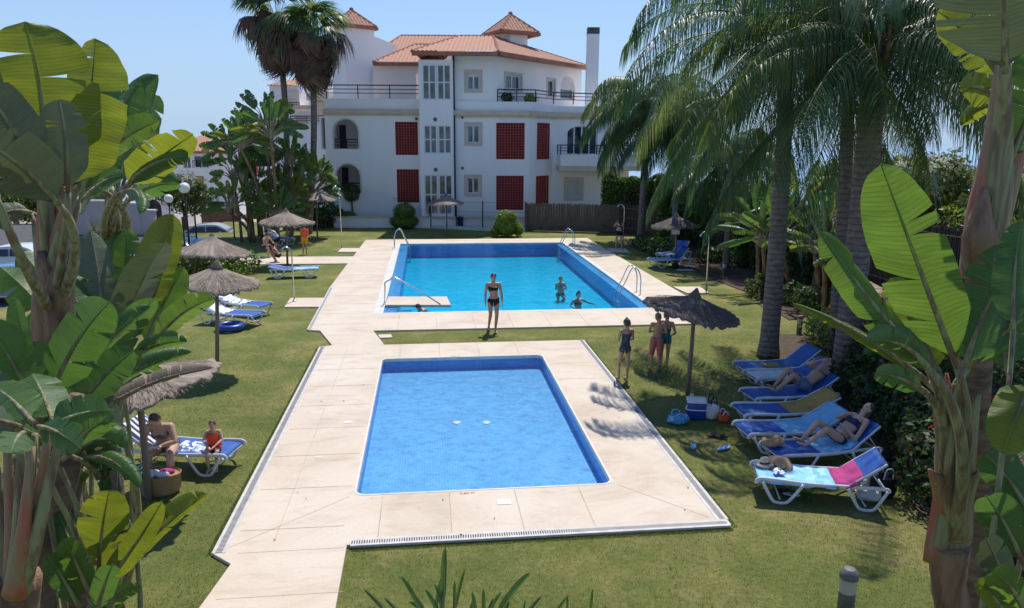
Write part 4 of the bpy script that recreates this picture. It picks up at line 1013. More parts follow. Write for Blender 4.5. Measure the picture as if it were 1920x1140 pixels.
# entry handrail and the white slab over the steps
b0 = G(721, 572); D0 = b0.dot(FH)
root = empty('handrail', b0, 0, 'long curved steel handrail running down over the white slab into the big pool', 'handrail')
P1, P2, P3, P4 = [Vector(x)-b0 for x in (AT(722, 530, D0), AT(742, 521, D0), AT(790, 548, D0-.2), AT(826, 571, D0-.35))]
mb = MB(); mb.tube([Vector((0, 0, 0)), P1*.6]+smoothpath([P1*.8, P1, (P1+P2)/2+Vector((0, 0, .02)), P2, P3, P4], 6), .024, 8); mb.build('rail', M['steel'], root, True)
mb = MB(); mb.lathe([(.06, 0), (.05, .02), (.03, .03)], (0, 0, .03), 10); mb.build('flange', M['steel'], root, True)
mb = MB(); q = [G(722, 571.5, .05), G(845, 571.5, .05), G(838, 556, .05), G(728, 556, .05)]
mb.prism([tuple(v.xy) for v in q], [], -.03, .05); o = mb.build('stone_slab', M['deck']); tag(o, 'pale stone slab reaching out over the steps of the big pool', 'slab')

# ---- fences
M['fence_green'] = mat('dark_green_metal', (0.02, 0.035, 0.035), (0.014, 0.022, 0.022), 5, 0.5, metal=.2)
M['wire'] = M['fence_green']
def mesh_fence(pts, h, label, post=2.3, sp=.06, name='metal_fence', wires=True):
    root = empty(name, (0, 0, 0), 0, label, 'fence'); mw = MB()
    for a, b in zip(pts[:-1], pts[1:]):
        a, b = Vector(a), Vector(b); L = (b-a).length; n = max(1, round(L/post))
        for i in range(n+1):
            if i == n and b != Vector(pts[-1]): continue
            p = a+(b-a)*i/n; mb = MB(); mb.box((p.x, p.y, p.z+h/2+.03), (.07, .07, h+.06)); mb.box((p.x, p.y, p.z+h+.07), (.085, .085, .03)); mb.build('post', M['fence_green'], root)
        if wires:
            k = int(L/sp)
            for i in range(k): p = a+(b-a)*(i+.5)/k; mw.bar(p+Vector((0, 0, .05)), p+Vector((0, 0, h)), .005, .005)
            for z in (.08, h*.35, h*.65, h): mw.bar(a+Vector((0, 0, z)), b+Vector((0, 0, z)), .012, .012)
    if mw.v: mw.build('mesh_panel', M['wire'], root)
    return root
mesh_fence([G(655, 413), G(760, 422), G(805, 426)], 1.75, 'dark metal mesh fence between the round topiary bushes and the building', sp=.11)
mesh_fence([G(808, 427), G(905, 431), G(985, 432)], 1.75, 'dark metal mesh fence between the far parasol and the reed fence', sp=.11)
mb = MB(); a, b = G(805, 428.5), G(985, 433.5)
for x0, y0, x1, y1 in ((655, 415, 760, 424), (760, 424, 905, 432), (905, 432, 985, 434)):
    a, b = G(x0, y0), G(x1, y1); mb.bar(a+Vector((0, 0, .08)), b+Vector((0, 0, .08)), .18, .2)
tag(mb.build('fence_kerb', M['pale_coping']), 'low pale kerb running under the back metal fence', 'kerb')
mesh_fence([G(300, 520), G(322, 494), G(370, 462), G(440, 447)], 1.75, 'dark green metal fence between the car park and the left lawn', sp=.14, post=2.6)
mesh_fence([G(110, 560), G(165, 545), G(254, 534), G(300, 520)], 1.9, 'dark green metal fence behind the big leaves on the left', sp=.14, post=3)
M['reed'] = mat('brown_reed', (0.20, 0.155, 0.125), (0.11, 0.08, 0.065), 6, 0.95, kind='Object', aniso=(6, 6, .4))
M['reed_dark'] = mat('dark_heather_fence', (0.085, 0.06, 0.05), (0.045, 0.03, 0.026), 6, 0.95, aniso=(6, 6, .4))
def reed_fence(pts, h, label, mt='reed', sp=.045, seed=1):
    root = empty('reed_fence', (0, 0, 0), 0, label, 'fence'); mb = MB(); rr = random.Random(seed); mr = MB()
    for a, b in zip(pts[:-1], pts[1:]):
        a, b = Vector(a), Vector(b); L = (b-a).length; k = int(L/sp); s = frame_of(b-a)[0]
        for i in range(k):
            p = a+(b-a)*(i+.5)/k+s*rr.uniform(-.02, .02); hh = h*(1+rr.uniform(-.03, .035)); d = Vector((rr.uniform(-.02, .02), rr.uniform(-.02, .02), hh)); mb.bar(p, p+d, sp*1.15, .03, up=s)
        for z in (.35, .95, h-.2): mr.bar(a+s*.05+Vector((0, 0, z)), b+s*.05+Vector((0, 0, z)), .02, .02)
    mb.build('reeds', M[mt], root); mr.build('wire_ties', M['pole_wood'], root); return root
reed_fence([G(984, 432), G(1160, 436)], 1.72, 'brown reed screen fence at the far side of the big pool', seed=2)
reed_fence([G(1160, 436), G(1290, 452), G(1370, 475)], 1.75, 'dark reed fence in the shade behind the far right parasol', mt='reed_dark', seed=5)
Z1 = lambda px, D, z: Vector((*AT(px, 500, D).xy, z))
reed_fence([Z1(1560, 26, 1.0), Z1(1604, 24, 1.1), Z1(1700, 20.5, 1.25), Z1(1830, 17, 1.4)], 2.1, 'dark heather screen fence beyond the paired palm trunks', mt='reed_dark', seed=3)
# stone retaining wall on the right
def stone_mat():
    m, nt, b = newmat('rough_stone'); co = coords(nt, 'World'); v = N(nt, 'ShaderNodeTexVoronoi', Scale=3.0); nt.links.new(co, v.inputs['Vector'])
    n = N(nt, 'ShaderNodeTexNoise', Scale=9.0, Detail=8.0); nt.links.new(co, n.inputs['Vector'])
    r = ramp(nt, n.outputs['Fac'], [(0.3, (0.13, 0.09, 0.06)), (0.55, (0.30, 0.22, 0.15)), (0.75, (0.46, 0.37, 0.28))]); nt.links.new(r.outputs[0], b.inputs['Base Color'])
    bp = N(nt, 'ShaderNodeBump', Strength=1.0, Distance=.15); nt.links.new(v.outputs['Distance'], bp.inputs['Height']); nt.links.new(bp.outputs[0], b.inputs['Normal']); b.inputs['Roughness'].default_value = .95; return m
M['stone'] = stone_mat()
def stone_wall(a, b, h0, h1, w, label, name='stone_wall', seed=0):
    rr = random.Random(seed); a, b = Vector(a), Vector(b); mb = MB(); L = (b-a).length; t = (b-a).normalized(); s = Vector((-t.y, t.x, 0)); z = 0; row = 0
    while z < max(h0, h1):
        rh = rr.uniform(.16, .3); x = -rr.uniform(0, .3)
        while x < L:
            bw_ = rr.uniform(.22, .5); hh = h0+(h1-h0)*max(0, min(1, x/L))
            if z+rh < hh+.12: 
                c = a+t*(x+bw_/2)+Vector((0, 0, z+rh/2))+s*rr.uniform(-.03, .03); mb.rbox(c, (bw_-.015, w+rr.uniform(-.06, .06), rh-.015), .035, math.atan2(t.y, t.x)+rr.uniform(-.05, .05))
            x += bw_
        z += rh; row += 1
    return tag(mb.build(name, M['stone']), label, 'wall')
stone_wall(Z1(1592, 21, 0), Z1(1860, 13.5, 0), 1.75, 1.9, .5, 'rough brown stone wall behind the right-hand palms')
mb = MB(); q = [Z1(1597, 21.5, 0), Z1(1870, 13.9, 0), Z1(2300, 15, 0), Z1(2300, 30, 0), Z1(1650, 30, 0)]; mb.prism([tuple(v.xy) for v in q], [], -.2, 1.35); tag(mb.build('raised_bed', M['soil']), kind='structure')

# ---- lamps, bollards
M['globe'] = mat('opal_globe', (0.85, 0.82, 0.76), (0.78, 0.75, 0.69), 4, 0.3)
def globe_lamp(px, pyc, D, rpx, label, zb):
    c = AT(px, pyc, D); r = rpx/FPX*D; root = empty('globe_lamp', (c.x, c.y, zb), 0, label, 'street lamp', 'globe lamps by the car park'); mb = MB()
    mb.tube([(0, 0, 0), (0, 0, c.z-zb-r)], [.06, .04], 8); mb.build('post', M['fence_green'], root, True); mb = MB(); mb.ball((0, 0, c.z-zb), r, 20, 14); mb.build('globe', M['globe'], root, True)
    mb = MB(); mb.lathe([(.05, -.1), (.12, 0), (.1, .04)], (0, 0, c.z-zb-r), 10); mb.build('collar', M['fence_green'], root, True)
globe_lamp(345.5, 352.5, 36, 10, 'larger and nearer of the two globe lamps above the car park', -1.05); globe_lamp(316, 372.5, 46, 8, 'smaller globe lamp, left of the larger one above the car park', -1.05)
M['bollard'] = mat('bollard_grey', (0.16, 0.15, 0.14), (0.11, 0.10, 0.095), 6, 0.6); M['bollard_glass'] = mat('bollard_lens', (0.50, 0.46, 0.38), (0.42, 0.38, 0.31), 5, 0.3)
def bollard(p, h, r, label):
    root = empty('bollard_light', p, 0, label, 'bollard light', 'garden bollard lights'); mb = MB(); mb.lathe([(r*.92, 0), (r*.92, h*.52), (r, h*.54)], (0, 0, 0), 20); mb.build('post', M['bollard'], root, 'auto')
    mb = MB(); mb.lathe([(r*.95, h*.54), (r*.95, h*.82)], (0, 0, 0), 20); mb.build('lens', M['bollard_glass'], root, 'auto')
    mb = MB(); mb.lathe([(r*1.06, h*.81), (r*1.06, h*.87), (r*.95, h*.93), (r*.6, h*.985), (.001, h)], (0, 0, 0), 20); mb.build('cap', M['bollard'], root, 'auto')
bollard(G(1583, 1160), .66, .10, 'grey bollard light nearest the camera, at the bottom right'); bollard(G(1498, 625), .55, .085, 'pale bollard light on the lawn between the palms'); bollard(G(1357, 516), .6, .09, 'small bollard light in shade near the far right shower')

# ---- cool box, bags, shoes, hats, basket
M['cool_blue'] = mat('blue_plastic', (0.02, 0.06, 0.30), (0.015, 0.05, 0.24), 5, 0.35)
p = G(1304, 783); root = empty('cool_box', p, R(-14), 'dark blue cool box with a white lid beside the leaning parasol pole', 'cool box'); mb = MB()
mb.rbox((0, 0, .17), (.36, .26, .34), .03); mb.build('body', M['cool_blue'], root, 'auto'); mb = MB(); mb.rbox((0, 0, .375), (.385, .285, .07), .02); mb.build('lid', M['white_plastic'], root, 'auto')
mb = MB(); mb.tube(smoothpath([(-.19, -.13, .3), (-.19, -.16, .22), (.19, -.16, .22), (.19, -.13, .3)], 4), .012, 6); mb.build('handle', M['white_plastic'], root, True)
def bag(p, s, mt, label, cat='bag', seed=0, name='beach_bag', rz=0.0, handles='white_cloth'):
    rr = random.Random(seed); root = empty(name, p, rz, label, cat); mb = MB(); n = 24; ph = [rr.uniform(0, 6) for _ in range(3)]
    def jit(v, i, j):
        a = 2*math.pi*j/n; k = 1+.08*math.sin(3*a+ph[0]+i)+.06*math.sin(5*a+ph[1]-i); return Vector((v.x*s[0]*k, v.y*s[1]*k, v.z*s[2]*(1+.08*math.sin(2*a+ph[2])*(i > 2))))
    mb.lathe([(.75, 0), (.95, .08), (1.0, .35), (.95, .7), (.85, .97), (.78, .97), (.7, .75), (.001, .6)], (0, 0, 0), n, 0, jit); mb.build('body', M[mt], root, True)
    for sy in (-1, 1): mb = MB(); mb.tube(smoothpath([(-s[0]*.4, sy*s[1]*.8, s[2]*.9), (-s[0]*.25, sy*s[1]*.9, s[2]*1.35), (s[0]*.25, sy*s[1]*.9, s[2]*1.35), (s[0]*.4, sy*s[1]*.8, s[2]*.9)], 5), .012, 6); mb.build('handle', M[handles], root, True)
    return root
M['ornament'] = pattern('flower_print', (0.75, 0.72, 0.70), (0.70, 0.68, 0.66), (0.10, 0.10, 0.13), 9)
bag(G(1334, 784), (.15, .1, .34), 'ornament', 'white and black print tote bag beside the cool box', seed=1, handles='black')
M['blue_clear'] = pattern('clear_blue_plastic', (0.10, 0.38, 0.60), (0.30, 0.55, 0.70), (0.08, 0.28, 0.5), 16)
bag(G(1270, 792), (.22, .15, .16), 'blue_clear', 'crumpled light blue plastic bag on the grass left of the cool box', seed=2, handles='pale_blue')
M['orange'] = mat('orange_cloth', (0.80, 0.12, 0.02), (0.65, 0.09, 0.015), 8, 0.8)
bag(G(1357, 789), (.13, .1, .16), 'orange', 'small orange bag between the tote and the pale blue towel lounger', seed=3, handles='white_cloth')
bag(G(1652, 928), (.2, .16, .36), 'black', 'black rucksack behind the nearest right-hand lounger', cat='rucksack', seed=4, name='rucksack', handles='white_cloth'); 
bag(G(1630, 934), (.2, .15, .17), 'white_cloth', 'white cloth bag under the head of the nearest right-hand lounger', seed=5)
bag(G(1668, 884), (.15, .12, .22), 'black', 'small black bag in the flower bed behind the rucksack', seed=6, handles='black')
def shoe(p, rz, mt, label, name='flip_flop', cat='flip-flop', strap='blue_sling', s=1.0):
    root = empty(name, p, rz, label, cat); mb = MB(); n = 18; o = []
    for i in range(n): a = 2*math.pi*i/n; o.append((.13*s*math.cos(a), (.045+.008*math.cos(a))*s*math.sin(a)))
    mb.prism(o, [], 0.012, 0.034); mb.build('sole', M[mt], root); mb = MB(); mb.tube(smoothpath([(-.02*s, -.042*s, .03), (.04*s, -.01, .075), (.08*s, 0, .035)], 4), .008, 6); mb.tube(smoothpath([(-.02*s, .042*s, .03), (.04*s, .01, .075), (.08*s, 0, .035)], 4), .008, 6); mb.build('strap', M[strap], root, True); return root
shoe(G(1300, 838), R(70), 'pale_blue', 'pale blue flip-flop on the grass, left of its pair', s=1.15); shoe(G(1357, 842), R(25), 'pale_blue', 'pale blue flip-flop on the grass, right of its pair', s=1.25)
shoe(G(1336, 818), R(10), 'black', 'dark flip-flop lying in shade above the pale blue ones', strap='navy'); shoe(G(1352, 821), R(-20), 'black', 'dark flip-flop closer to the loungers', strap='navy')
shoe(G(1466, 922), R(10), 'black', 'brown sandal under the nearest right-hand lounger', 'sandal', 'sandal', 'magenta'); shoe(G(1484, 929), R(-20), 'white_plastic', 'white sandal on the grass before the nearest right-hand lounger', 'sandal', 'sandal', 'black')
M['straw'] = mat('hat_straw', (0.46, 0.30, 0.18), (0.36, 0.23, 0.13), 30, 0.9, 0.4, 90); M['cream_straw'] = mat('cream_straw', (0.62, 0.52, 0.38), (0.5, 0.41, 0.29), 30, 0.9, 0.4, 90)
def hat(p, rz, mt, label, s=1.0, tilt=0.2):
    Mx = Matrix.Rotation(tilt, 3, 'X'); root = empty('sun_hat', p, rz, label, 'hat'); mb = MB()
    mb.lathe([(.19*s, 0), (.15*s, .012), (.095*s, .02), (.09*s, .07), (.07*s, .105), (.001, .115)], (0, 0, 0), 22, 0, lambda v, i, j: v+Vector((0, 0, .012*math.sin(j*.9)*(i == 0))), Mx); mb.build('hat_body', M[mt], root, True)
    mb = MB(); mb.lathe([(.098*s, .022), (.0965*s, .045)], (0, 0, 0), 22, 0, None, Mx); mb.build('hat_band', M['black'], root, True)
c7, a7, _ = LP['r7']
def on(key, x, y, z): c, an, _ = LP[key]; v = Matrix.Rotation(an, 3, 'Z') @ Vector((x, y, 0)); return Vector((c.x+v.x, c.y+v.y, z))
hat(on('r7', -.58, .14, .42), 0, 'straw', 'brown straw sun hat on the nearest right-hand lounger', 1.1, .5); hat(on('r7', -.80, .16, .41), 1, 'cream_straw', 'cream straw hat beside the brown one', .85, -.15)
mb = MB(); bp = on('r7', -.64, -.12, .405)
for k in range(3): mb.rbox((0, (k-1)*.03, .01+k*.012), (.17-.02*k, .1, .02), .006, k*.4)
o = mb.build('folded_clothes', M['patterned']); o.location = bp; tag(o, 'white and navy folded clothes below the hats', 'clothes')
bag(on('r6', -.88, .12, .395), (.2, .14, .12), 'straw', 'brown bag on the foot of the reclining woman\'s lounger', seed=8, handles='straw')
# wicker basket
M['wicker'] = mat('wicker', (0.50, 0.33, 0.16), (0.36, 0.22, 0.10), 40, 0.8, 0.8, 120, aniso=(1, 1, 3))
p = G(297, 921); root = empty('wicker_basket', p, 0, 'large oval wicker basket filled with white and blue things at the seated woman\'s feet', 'basket')
mb = MB(); mb.lathe([(.86, 0), (.97, .1), (1.0, .38), (1.03, .4), (1.0, .41), (.93, .36), (.001, .33)], (0, 0, 0), 28, 0, lambda v, i, j: Vector((v.x*.36, v.y*.24, v.z*.78))); mb.build('body', M['wicker'], root, 'auto')
rr = random.Random(4)
for k, mt in enumerate(('white_cloth', 'patterned', 'white_cloth', 'navy', 'magenta', 'white_cloth')):
    o = MB(); o.ball((rr.uniform(-.2, .2), rr.uniform(-.1, .1), .30), (rr.uniform(.08, .14), rr.uniform(.06, .1), .05), 10, 7); q = o.build('toy', M[mt], None, True); q.name = 'folded_cloth'; q.location = p
    tag(q, ['white towel bundle in the wicker basket', 'patterned cloth in the wicker basket', 'white cloth on the rim side of the wicker basket', 'navy cloth in the wicker basket', 'magenta cloth in the wicker basket', 'white bundle deeper in the wicker basket'][k], 'cloth', 'things in the wicker basket')
# blue round float under the left pair
mb = MB(); n = 24; pts = [(.33*math.cos(2*math.pi*i/n), .33*math.sin(2*math.pi*i/n), .1) for i in range(n+1)]; mb.tube(pts, .1, 10, caps=False); o = mb.build('swim_ring', M['cool_blue'], None, True); o.location = G(432, 618); tag(o, 'dark blue inflatable ring under the left pair of loungers', 'swim ring')
mb = MB(); mb.rbox((0, 0, .012), (.7, .35, .02), .005); o = mb.build('towel', M['patterned']); o.location = G(1285, 507); tag(o, 'light towel on the grass beside the far right parasol', 'towel')
bag(G(1266, 503), (.16, .12, .25), 'black', 'dark bag at the foot of the far right parasol', seed=9, handles='black')
# litter bin by the back fence
p = G(863, 428); root = empty('litter_bin', p, 0, 'dark litter bin at the back fence near the far parasol', 'bin'); mb = MB(); mb.lathe([(.17, 0), (.2, .6)], (0, 0, .1), 16); mb.build('bucket', M['navy'], root, 'auto'); mb = MB(); mb.lathe([(.21, .7), (.21, .74), (.001, .78)], (0, 0, 0), 16); mb.build('lid', M['navy'], root, 'auto')
mb = MB(); mb.box((0, .2, .4), (.05, .05, .8)); mb.build('post', M['fence_green'], root)
# plant pots on the terrace
M['pot'] = mat('terracotta_pot', (0.30, 0.16, 0.11), (0.2, 0.1, 0.07), 5, .8)
# ---- parked cars
M['tyre'] = mat('tyre_rubber', (0.02, 0.02, 0.02), None, 5, .8); M['car_glass'] = mat('car_glass', (0.02, 0.03, 0.045), None, 2, .05, spec=.9); M['lamp_red'] = mat('tail_lamp', (0.4, 0.01, 0.01), None, 3, .2); M['lamp_clear'] = mat('head_lamp', (0.6, 0.62, 0.65), None, 3, .1)
def car(p, rz, col, label, s=1.0):
    root = empty('parked_car', p, rz, label, 'car', 'cars in the car park'); m = mat('car_paint', col, tuple(c*.9 for c in col), 1, .18, spec=.8)
    prof = [(-2.1, .35), (-2.12, .75), (-1.95, .92), (-1.35, 1.0), (-.75, 1.42), (.65, 1.46), (1.45, 1.0), (2.0, .86), (2.12, .6), (2.1, .35)]
    prof = [tuple(v) for v in [(x.x, x.y) for x in smoothpath([Vector((a, b, 0)) for a, b in prof], 4)]]
    mb = MB(); n = len(prof); vs = []
    for y, k in ((-.86, .0), (-.8, .04), (.8, .04), (.86, .0)):
        for x, z in prof: t = max(0, (z-.95)/.5); vs.append((x*(1-.01), y*(1-.16*t), z+k*(.5 if z > .5 else 0)))
    fs = [tuple(range(n))[::-1], tuple(range(3*n, 4*n))]
    for r in range(3):
        for i in range(n): j = (i+1) % n; fs.append((r*n+i, r*n+j, (r+1)*n+j, (r+1)*n+i))
    mb.add(vs, [f[::-1] for f in fs]); mb.build('body', m, root, 'auto')
    def quad(pts, nm, mt): mb = MB(); mb.add(pts, [(0, 1, 2, 3)]); nrm = (Vector(pts[1])-Vector(pts[0])).cross(Vector(pts[2])-Vector(pts[0])).normalized()*.012; mb.add([Vector(q)+nrm for q in pts], [(0, 1, 2, 3)]); return mb.build(nm, mt, root)
    for s_ in (-1, 1):
        e = lambda z: s_*(.86*(1-.16*max(0, (z-.95)/.5))+.008)
        quad([(-1.2, e(1.0), 1.03), (-.05, e(1.0), 1.03), (-.05, e(1.36), 1.37), (-.72, e(1.36), 1.36)], 'side_window', M['car_glass']); quad([(.03, e(1.0), 1.03), (1.25, e(1.0), 1.03), (.62, e(1.36), 1.38), (.03, e(1.36), 1.37)], 'side_window', M['car_glass'])
        for x in (-1.3, 1.32): 
            mb = MB(); Mx = Matrix.Rotation(R(90), 3, 'X'); mb.lathe([(.2, -.1), (.31, -.1), (.32, -.06), (.32, .06), (.31, .1), (.2, .1)], (x, s_*.8, .32), 20, 0, None, Mx); w_ = mb.build('wheel', M['tyre'], root, 'auto'); mb = MB(); mb.lathe([(.001, -.06), (.2, -.09), (.2, .09), (.001, .06)], (x, s_*.8, .32), 14, 0, None, Mx); mb.build('rim', M['steel'], w_, 'auto')
        mb = MB(); mb.rbox((2.05, s_*.62, .72), (.12, .3, .12), .02); mb.build('headlight', M['lamp_clear'], root); mb = MB(); mb.rbox((-2.07, s_*.66, .8), (.1, .26, .16), .02); mb.build('tail_light', M['lamp_red'], root)
        mb = MB(); mb.rbox((.85, s_*.98, 1.03), (.12, .2, .12), .03); mb.build('mirror', m, root)
    quad([(.66, -.68, 1.42), (1.36, -.78, 1.08), (1.36, .78, 1.08), (.66, .68, 1.42)], 'windscreen', M['car_glass']); quad([(-1.3, -.76, 1.07), (-.76, -.68, 1.40), (-.76, .68, 1.40), (-1.3, .76, 1.07)], 'rear_window', M['car_glass'])
    return root
ZP = -1.05
def car_at(px, py, D, rz, col, label): p = AT(px, py, D); car((p.x, p.y, ZP), rz-YAW, col, label)
car_at(20, 470, 30, R(12), (0.10, 0.22, 0.42), 'blue car nearest in the car park at the left edge'); car_at(30, 450, 36, R(8), (0.72, 0.74, 0.76), 'white car behind the blue one at the left edge')
car_at(255, 460, 33, R(20), (0.22, 0.36, 0.52), 'pale blue car between the two big leaf clumps'); car_at(345, 455, 39, R(-25), (0.75, 0.76, 0.78), 'white car parked just beyond the globe lamp post'); car_at(392, 440, 46, R(10), (0.45, 0.5, 0.5), 'light grey-green car behind the white one by the brick wall')
car_at(140, 455, 38, R(10), (0.5, 0.5, 0.52), 'silver car mostly hidden by the big left stems')
mb = MB(); a = AT(-200, 500, 28); mb.prism([tuple(AT(x, 500, d).xy) for x, d in ((-700, 22), (240, 24), (330, 30), (440, 48), (420, 58), (-900, 58))], [], -1.07, -1.04); tag(mb.build('car_park', M['asphalt']), kind='structure')
# ------------------------------------------------------------------ vegetation
def leaf_mat(name, c1, c2, tl, fac=.42, rough=.38, vein=46.0):
    m, nt, b = newmat(name); uv = coords(nt, 'UV'); sx = N(nt, 'ShaderNodeSeparateXYZ'); nt.links.new(uv, sx.inputs[0])
    ab = N(nt, 'ShaderNodeMath', operation='ABSOLUTE'); nt.links.new(sx.outputs[0], ab.inputs[0])
    mp = N(nt, 'ShaderNodeMapping'); mp.inputs['Scale'].default_value = (1.2, vein, 1); nt.links.new(uv, mp.inputs['Vector'])
    n = N(nt, 'ShaderNodeTexNoise', Scale=1.0, Detail=4.0, Roughness=.7); nt.links.new(mp.outputs[0], n.inputs['Vector'])
    n2 = N(nt, 'ShaderNodeTexNoise', Scale=2.5, Detail=4.0); nt.links.new(coords(nt, 'Object'), n2.inputs['Vector'])
    ad = N(nt, 'ShaderNodeMath', operation='ADD'); nt.links.new(n.outputs['Fac'], ad.inputs[0]); nt.links.new(n2.outputs['Fac'], ad.inputs[1])
    hf = N(nt, 'ShaderNodeMath', operation='MULTIPLY'); nt.links.new(ad.outputs[0], hf.inputs[0]); hf.inputs[1].default_value = .5
    r0 = ramp(nt, hf.outputs[0], [(0.38, c2), (0.62, c1)])
    ml = N(nt, 'ShaderNodeMath', operation='MULTIPLY'); nt.links.new(sx.outputs[1], ml.inputs[0]); ml.inputs[1].default_value = 42.0
    frc = N(nt, 'ShaderNodeMath', operation='FRACT'); nt.links.new(ml.outputs[0], frc.inputs[0]); vr = ramp(nt, frc.outputs[0], [(0.0, (.66, .66, .66)), (0.14, (1, 1, 1)), (0.86, (1, 1, 1)), (1.0, (.66, .66, .66))])
    r = N(nt, 'ShaderNodeMix', data_type='RGBA', blend_type='MULTIPLY'); r.inputs[0].default_value = 1.0; nt.links.new(r0.outputs[0], r.inputs[6]); nt.links.new(vr.outputs[0], r.inputs[7])
    rib = ramp(nt, ab.outputs[0], [(0.0, (1, 1, 1)), (0.035, (1, 1, 1)), (0.06, (0, 0, 0))])
    mx = N(nt, 'ShaderNodeMix', data_type='RGBA'); nt.links.new(rib.outputs[0], mx.inputs[0]); nt.links.new(r.outputs[2], mx.inputs[6]); mx.inputs[7].default_value = (min(1, c1[0]*2.2), min(1, c1[1]*1.7), c1[2]*1.8, 1)
    en = N(nt, 'ShaderNodeTexNoise', Scale=7.0, Detail=4.0); nt.links.new(coords(nt, 'Object'), en.inputs['Vector'])
    ea = N(nt, 'ShaderNodeMath', operation='MULTIPLY_ADD'); nt.links.new(en.outputs['Fac'], ea.inputs[0]); ea.inputs[1].default_value = .42; nt.links.new(ab.outputs[0], ea.inputs[2])
    ed = ramp(nt, ea.outputs[0], [(0.94, (0, 0, 0)), (1.0, (1, 1, 1))]); ed.color_ramp.elements[0].position = .96
    ea2 = N(nt, 'ShaderNodeMath', operation='MULTIPLY'); nt.links.new(ea.outputs[0], ea2.inputs[0]); ea2.inputs[1].default_value = .80; nt.links.new(ea2.outputs[0], ed.inputs['Fac'])
    m3 = N(nt, 'ShaderNodeMix', data_type='RGBA'); nt.links.new(ed.outputs[0], m3.inputs[0]); nt.links.new(mx.outputs[2], m3.inputs[6]); m3.inputs[7].default_value = (0.22, 0.15, 0.06, 1)
    nt.links.new(m3.outputs[2], b.inputs['Base Color']); b.inputs['Roughness'].default_value = rough; b.inputs['Specular IOR Level'].default_value = .45
    bp = N(nt, 'ShaderNodeBump', Strength=.45, Distance=.01); nt.links.new(n.outputs['Fac'], bp.inputs['Height']); nt.links.new(bp.outputs[0], b.inputs['Normal'])
    t = add_translucent(nt, b, tl, fac)
    r2 = ramp(nt, hf.outputs[0], [(0.36, tuple(x*.6 for x in tl)), (0.64, tl)]); mt_ = N(nt, 'ShaderNodeMix', data_type='RGBA', blend_type='MULTIPLY'); mt_.inputs[0].default_value = 1.0; nt.links.new(r2.outputs[0], mt_.inputs[6]); nt.links.new(vr.outputs[0], mt_.inputs[7]); nt.links.new(mt_.outputs[2], t.inputs['Color'])
    return m
LM = {
 'b': leaf_mat('broad_leaf', (0.10, 0.19, 0.035), (0.06, 0.135, 0.026), (0.22, 0.36, 0.045), .45),
 'd': leaf_mat('broad_leaf_dark', (0.09, 0.175, 0.05), (0.05, 0.115, 0.034), (0.15, 0.30, 0.045), .40),
 'g': leaf_mat('broad_leaf_grey', (0.16, 0.18, 0.105), (0.115, 0.135, 0.08), (0.14, 0.19, 0.06), .2, .5),
 'y': leaf_mat('broad_leaf_yellow', (0.13, 0.18, 0.025), (0.08, 0.13, 0.02), (0.36, 0.41, 0.03), .50),
 'w': leaf_mat('dry_leaf', (0.26, 0.20, 0.15), (0.16, 0.12, 0.09), (0.2, 0.14, 0.08), .2, .8)}
M['petiole'] = mat('petiole_green', (0.27, 0.27, 0.12), (0.17, 0.11, 0.06), 22.0, .5, 0.8, 70, aniso=(1, 1, .06), lo=.40, hi=.58)
M['petiole_red'] = mat('petiole_red', (0.30, 0.21, 0.11), (0.42, 0.11, 0.06), 16.0, .55, 0.8, 70, aniso=(1, 1, .07), lo=.38, hi=.58)
M['sheath'] = mat('leaf_sheath', (0.30, 0.18, 0.10), (0.13, 0.065, 0.035), 12.0, .75, 0.8, 60, aniso=(1, 1, .15), lo=.35, hi=.6)
M['old_stem'] = mat('old_stem', (0.24, 0.16, 0.10), (0.10, 0.065, 0.045), 5.0, .9, 0.8, 18, aniso=(1, 1, 3))

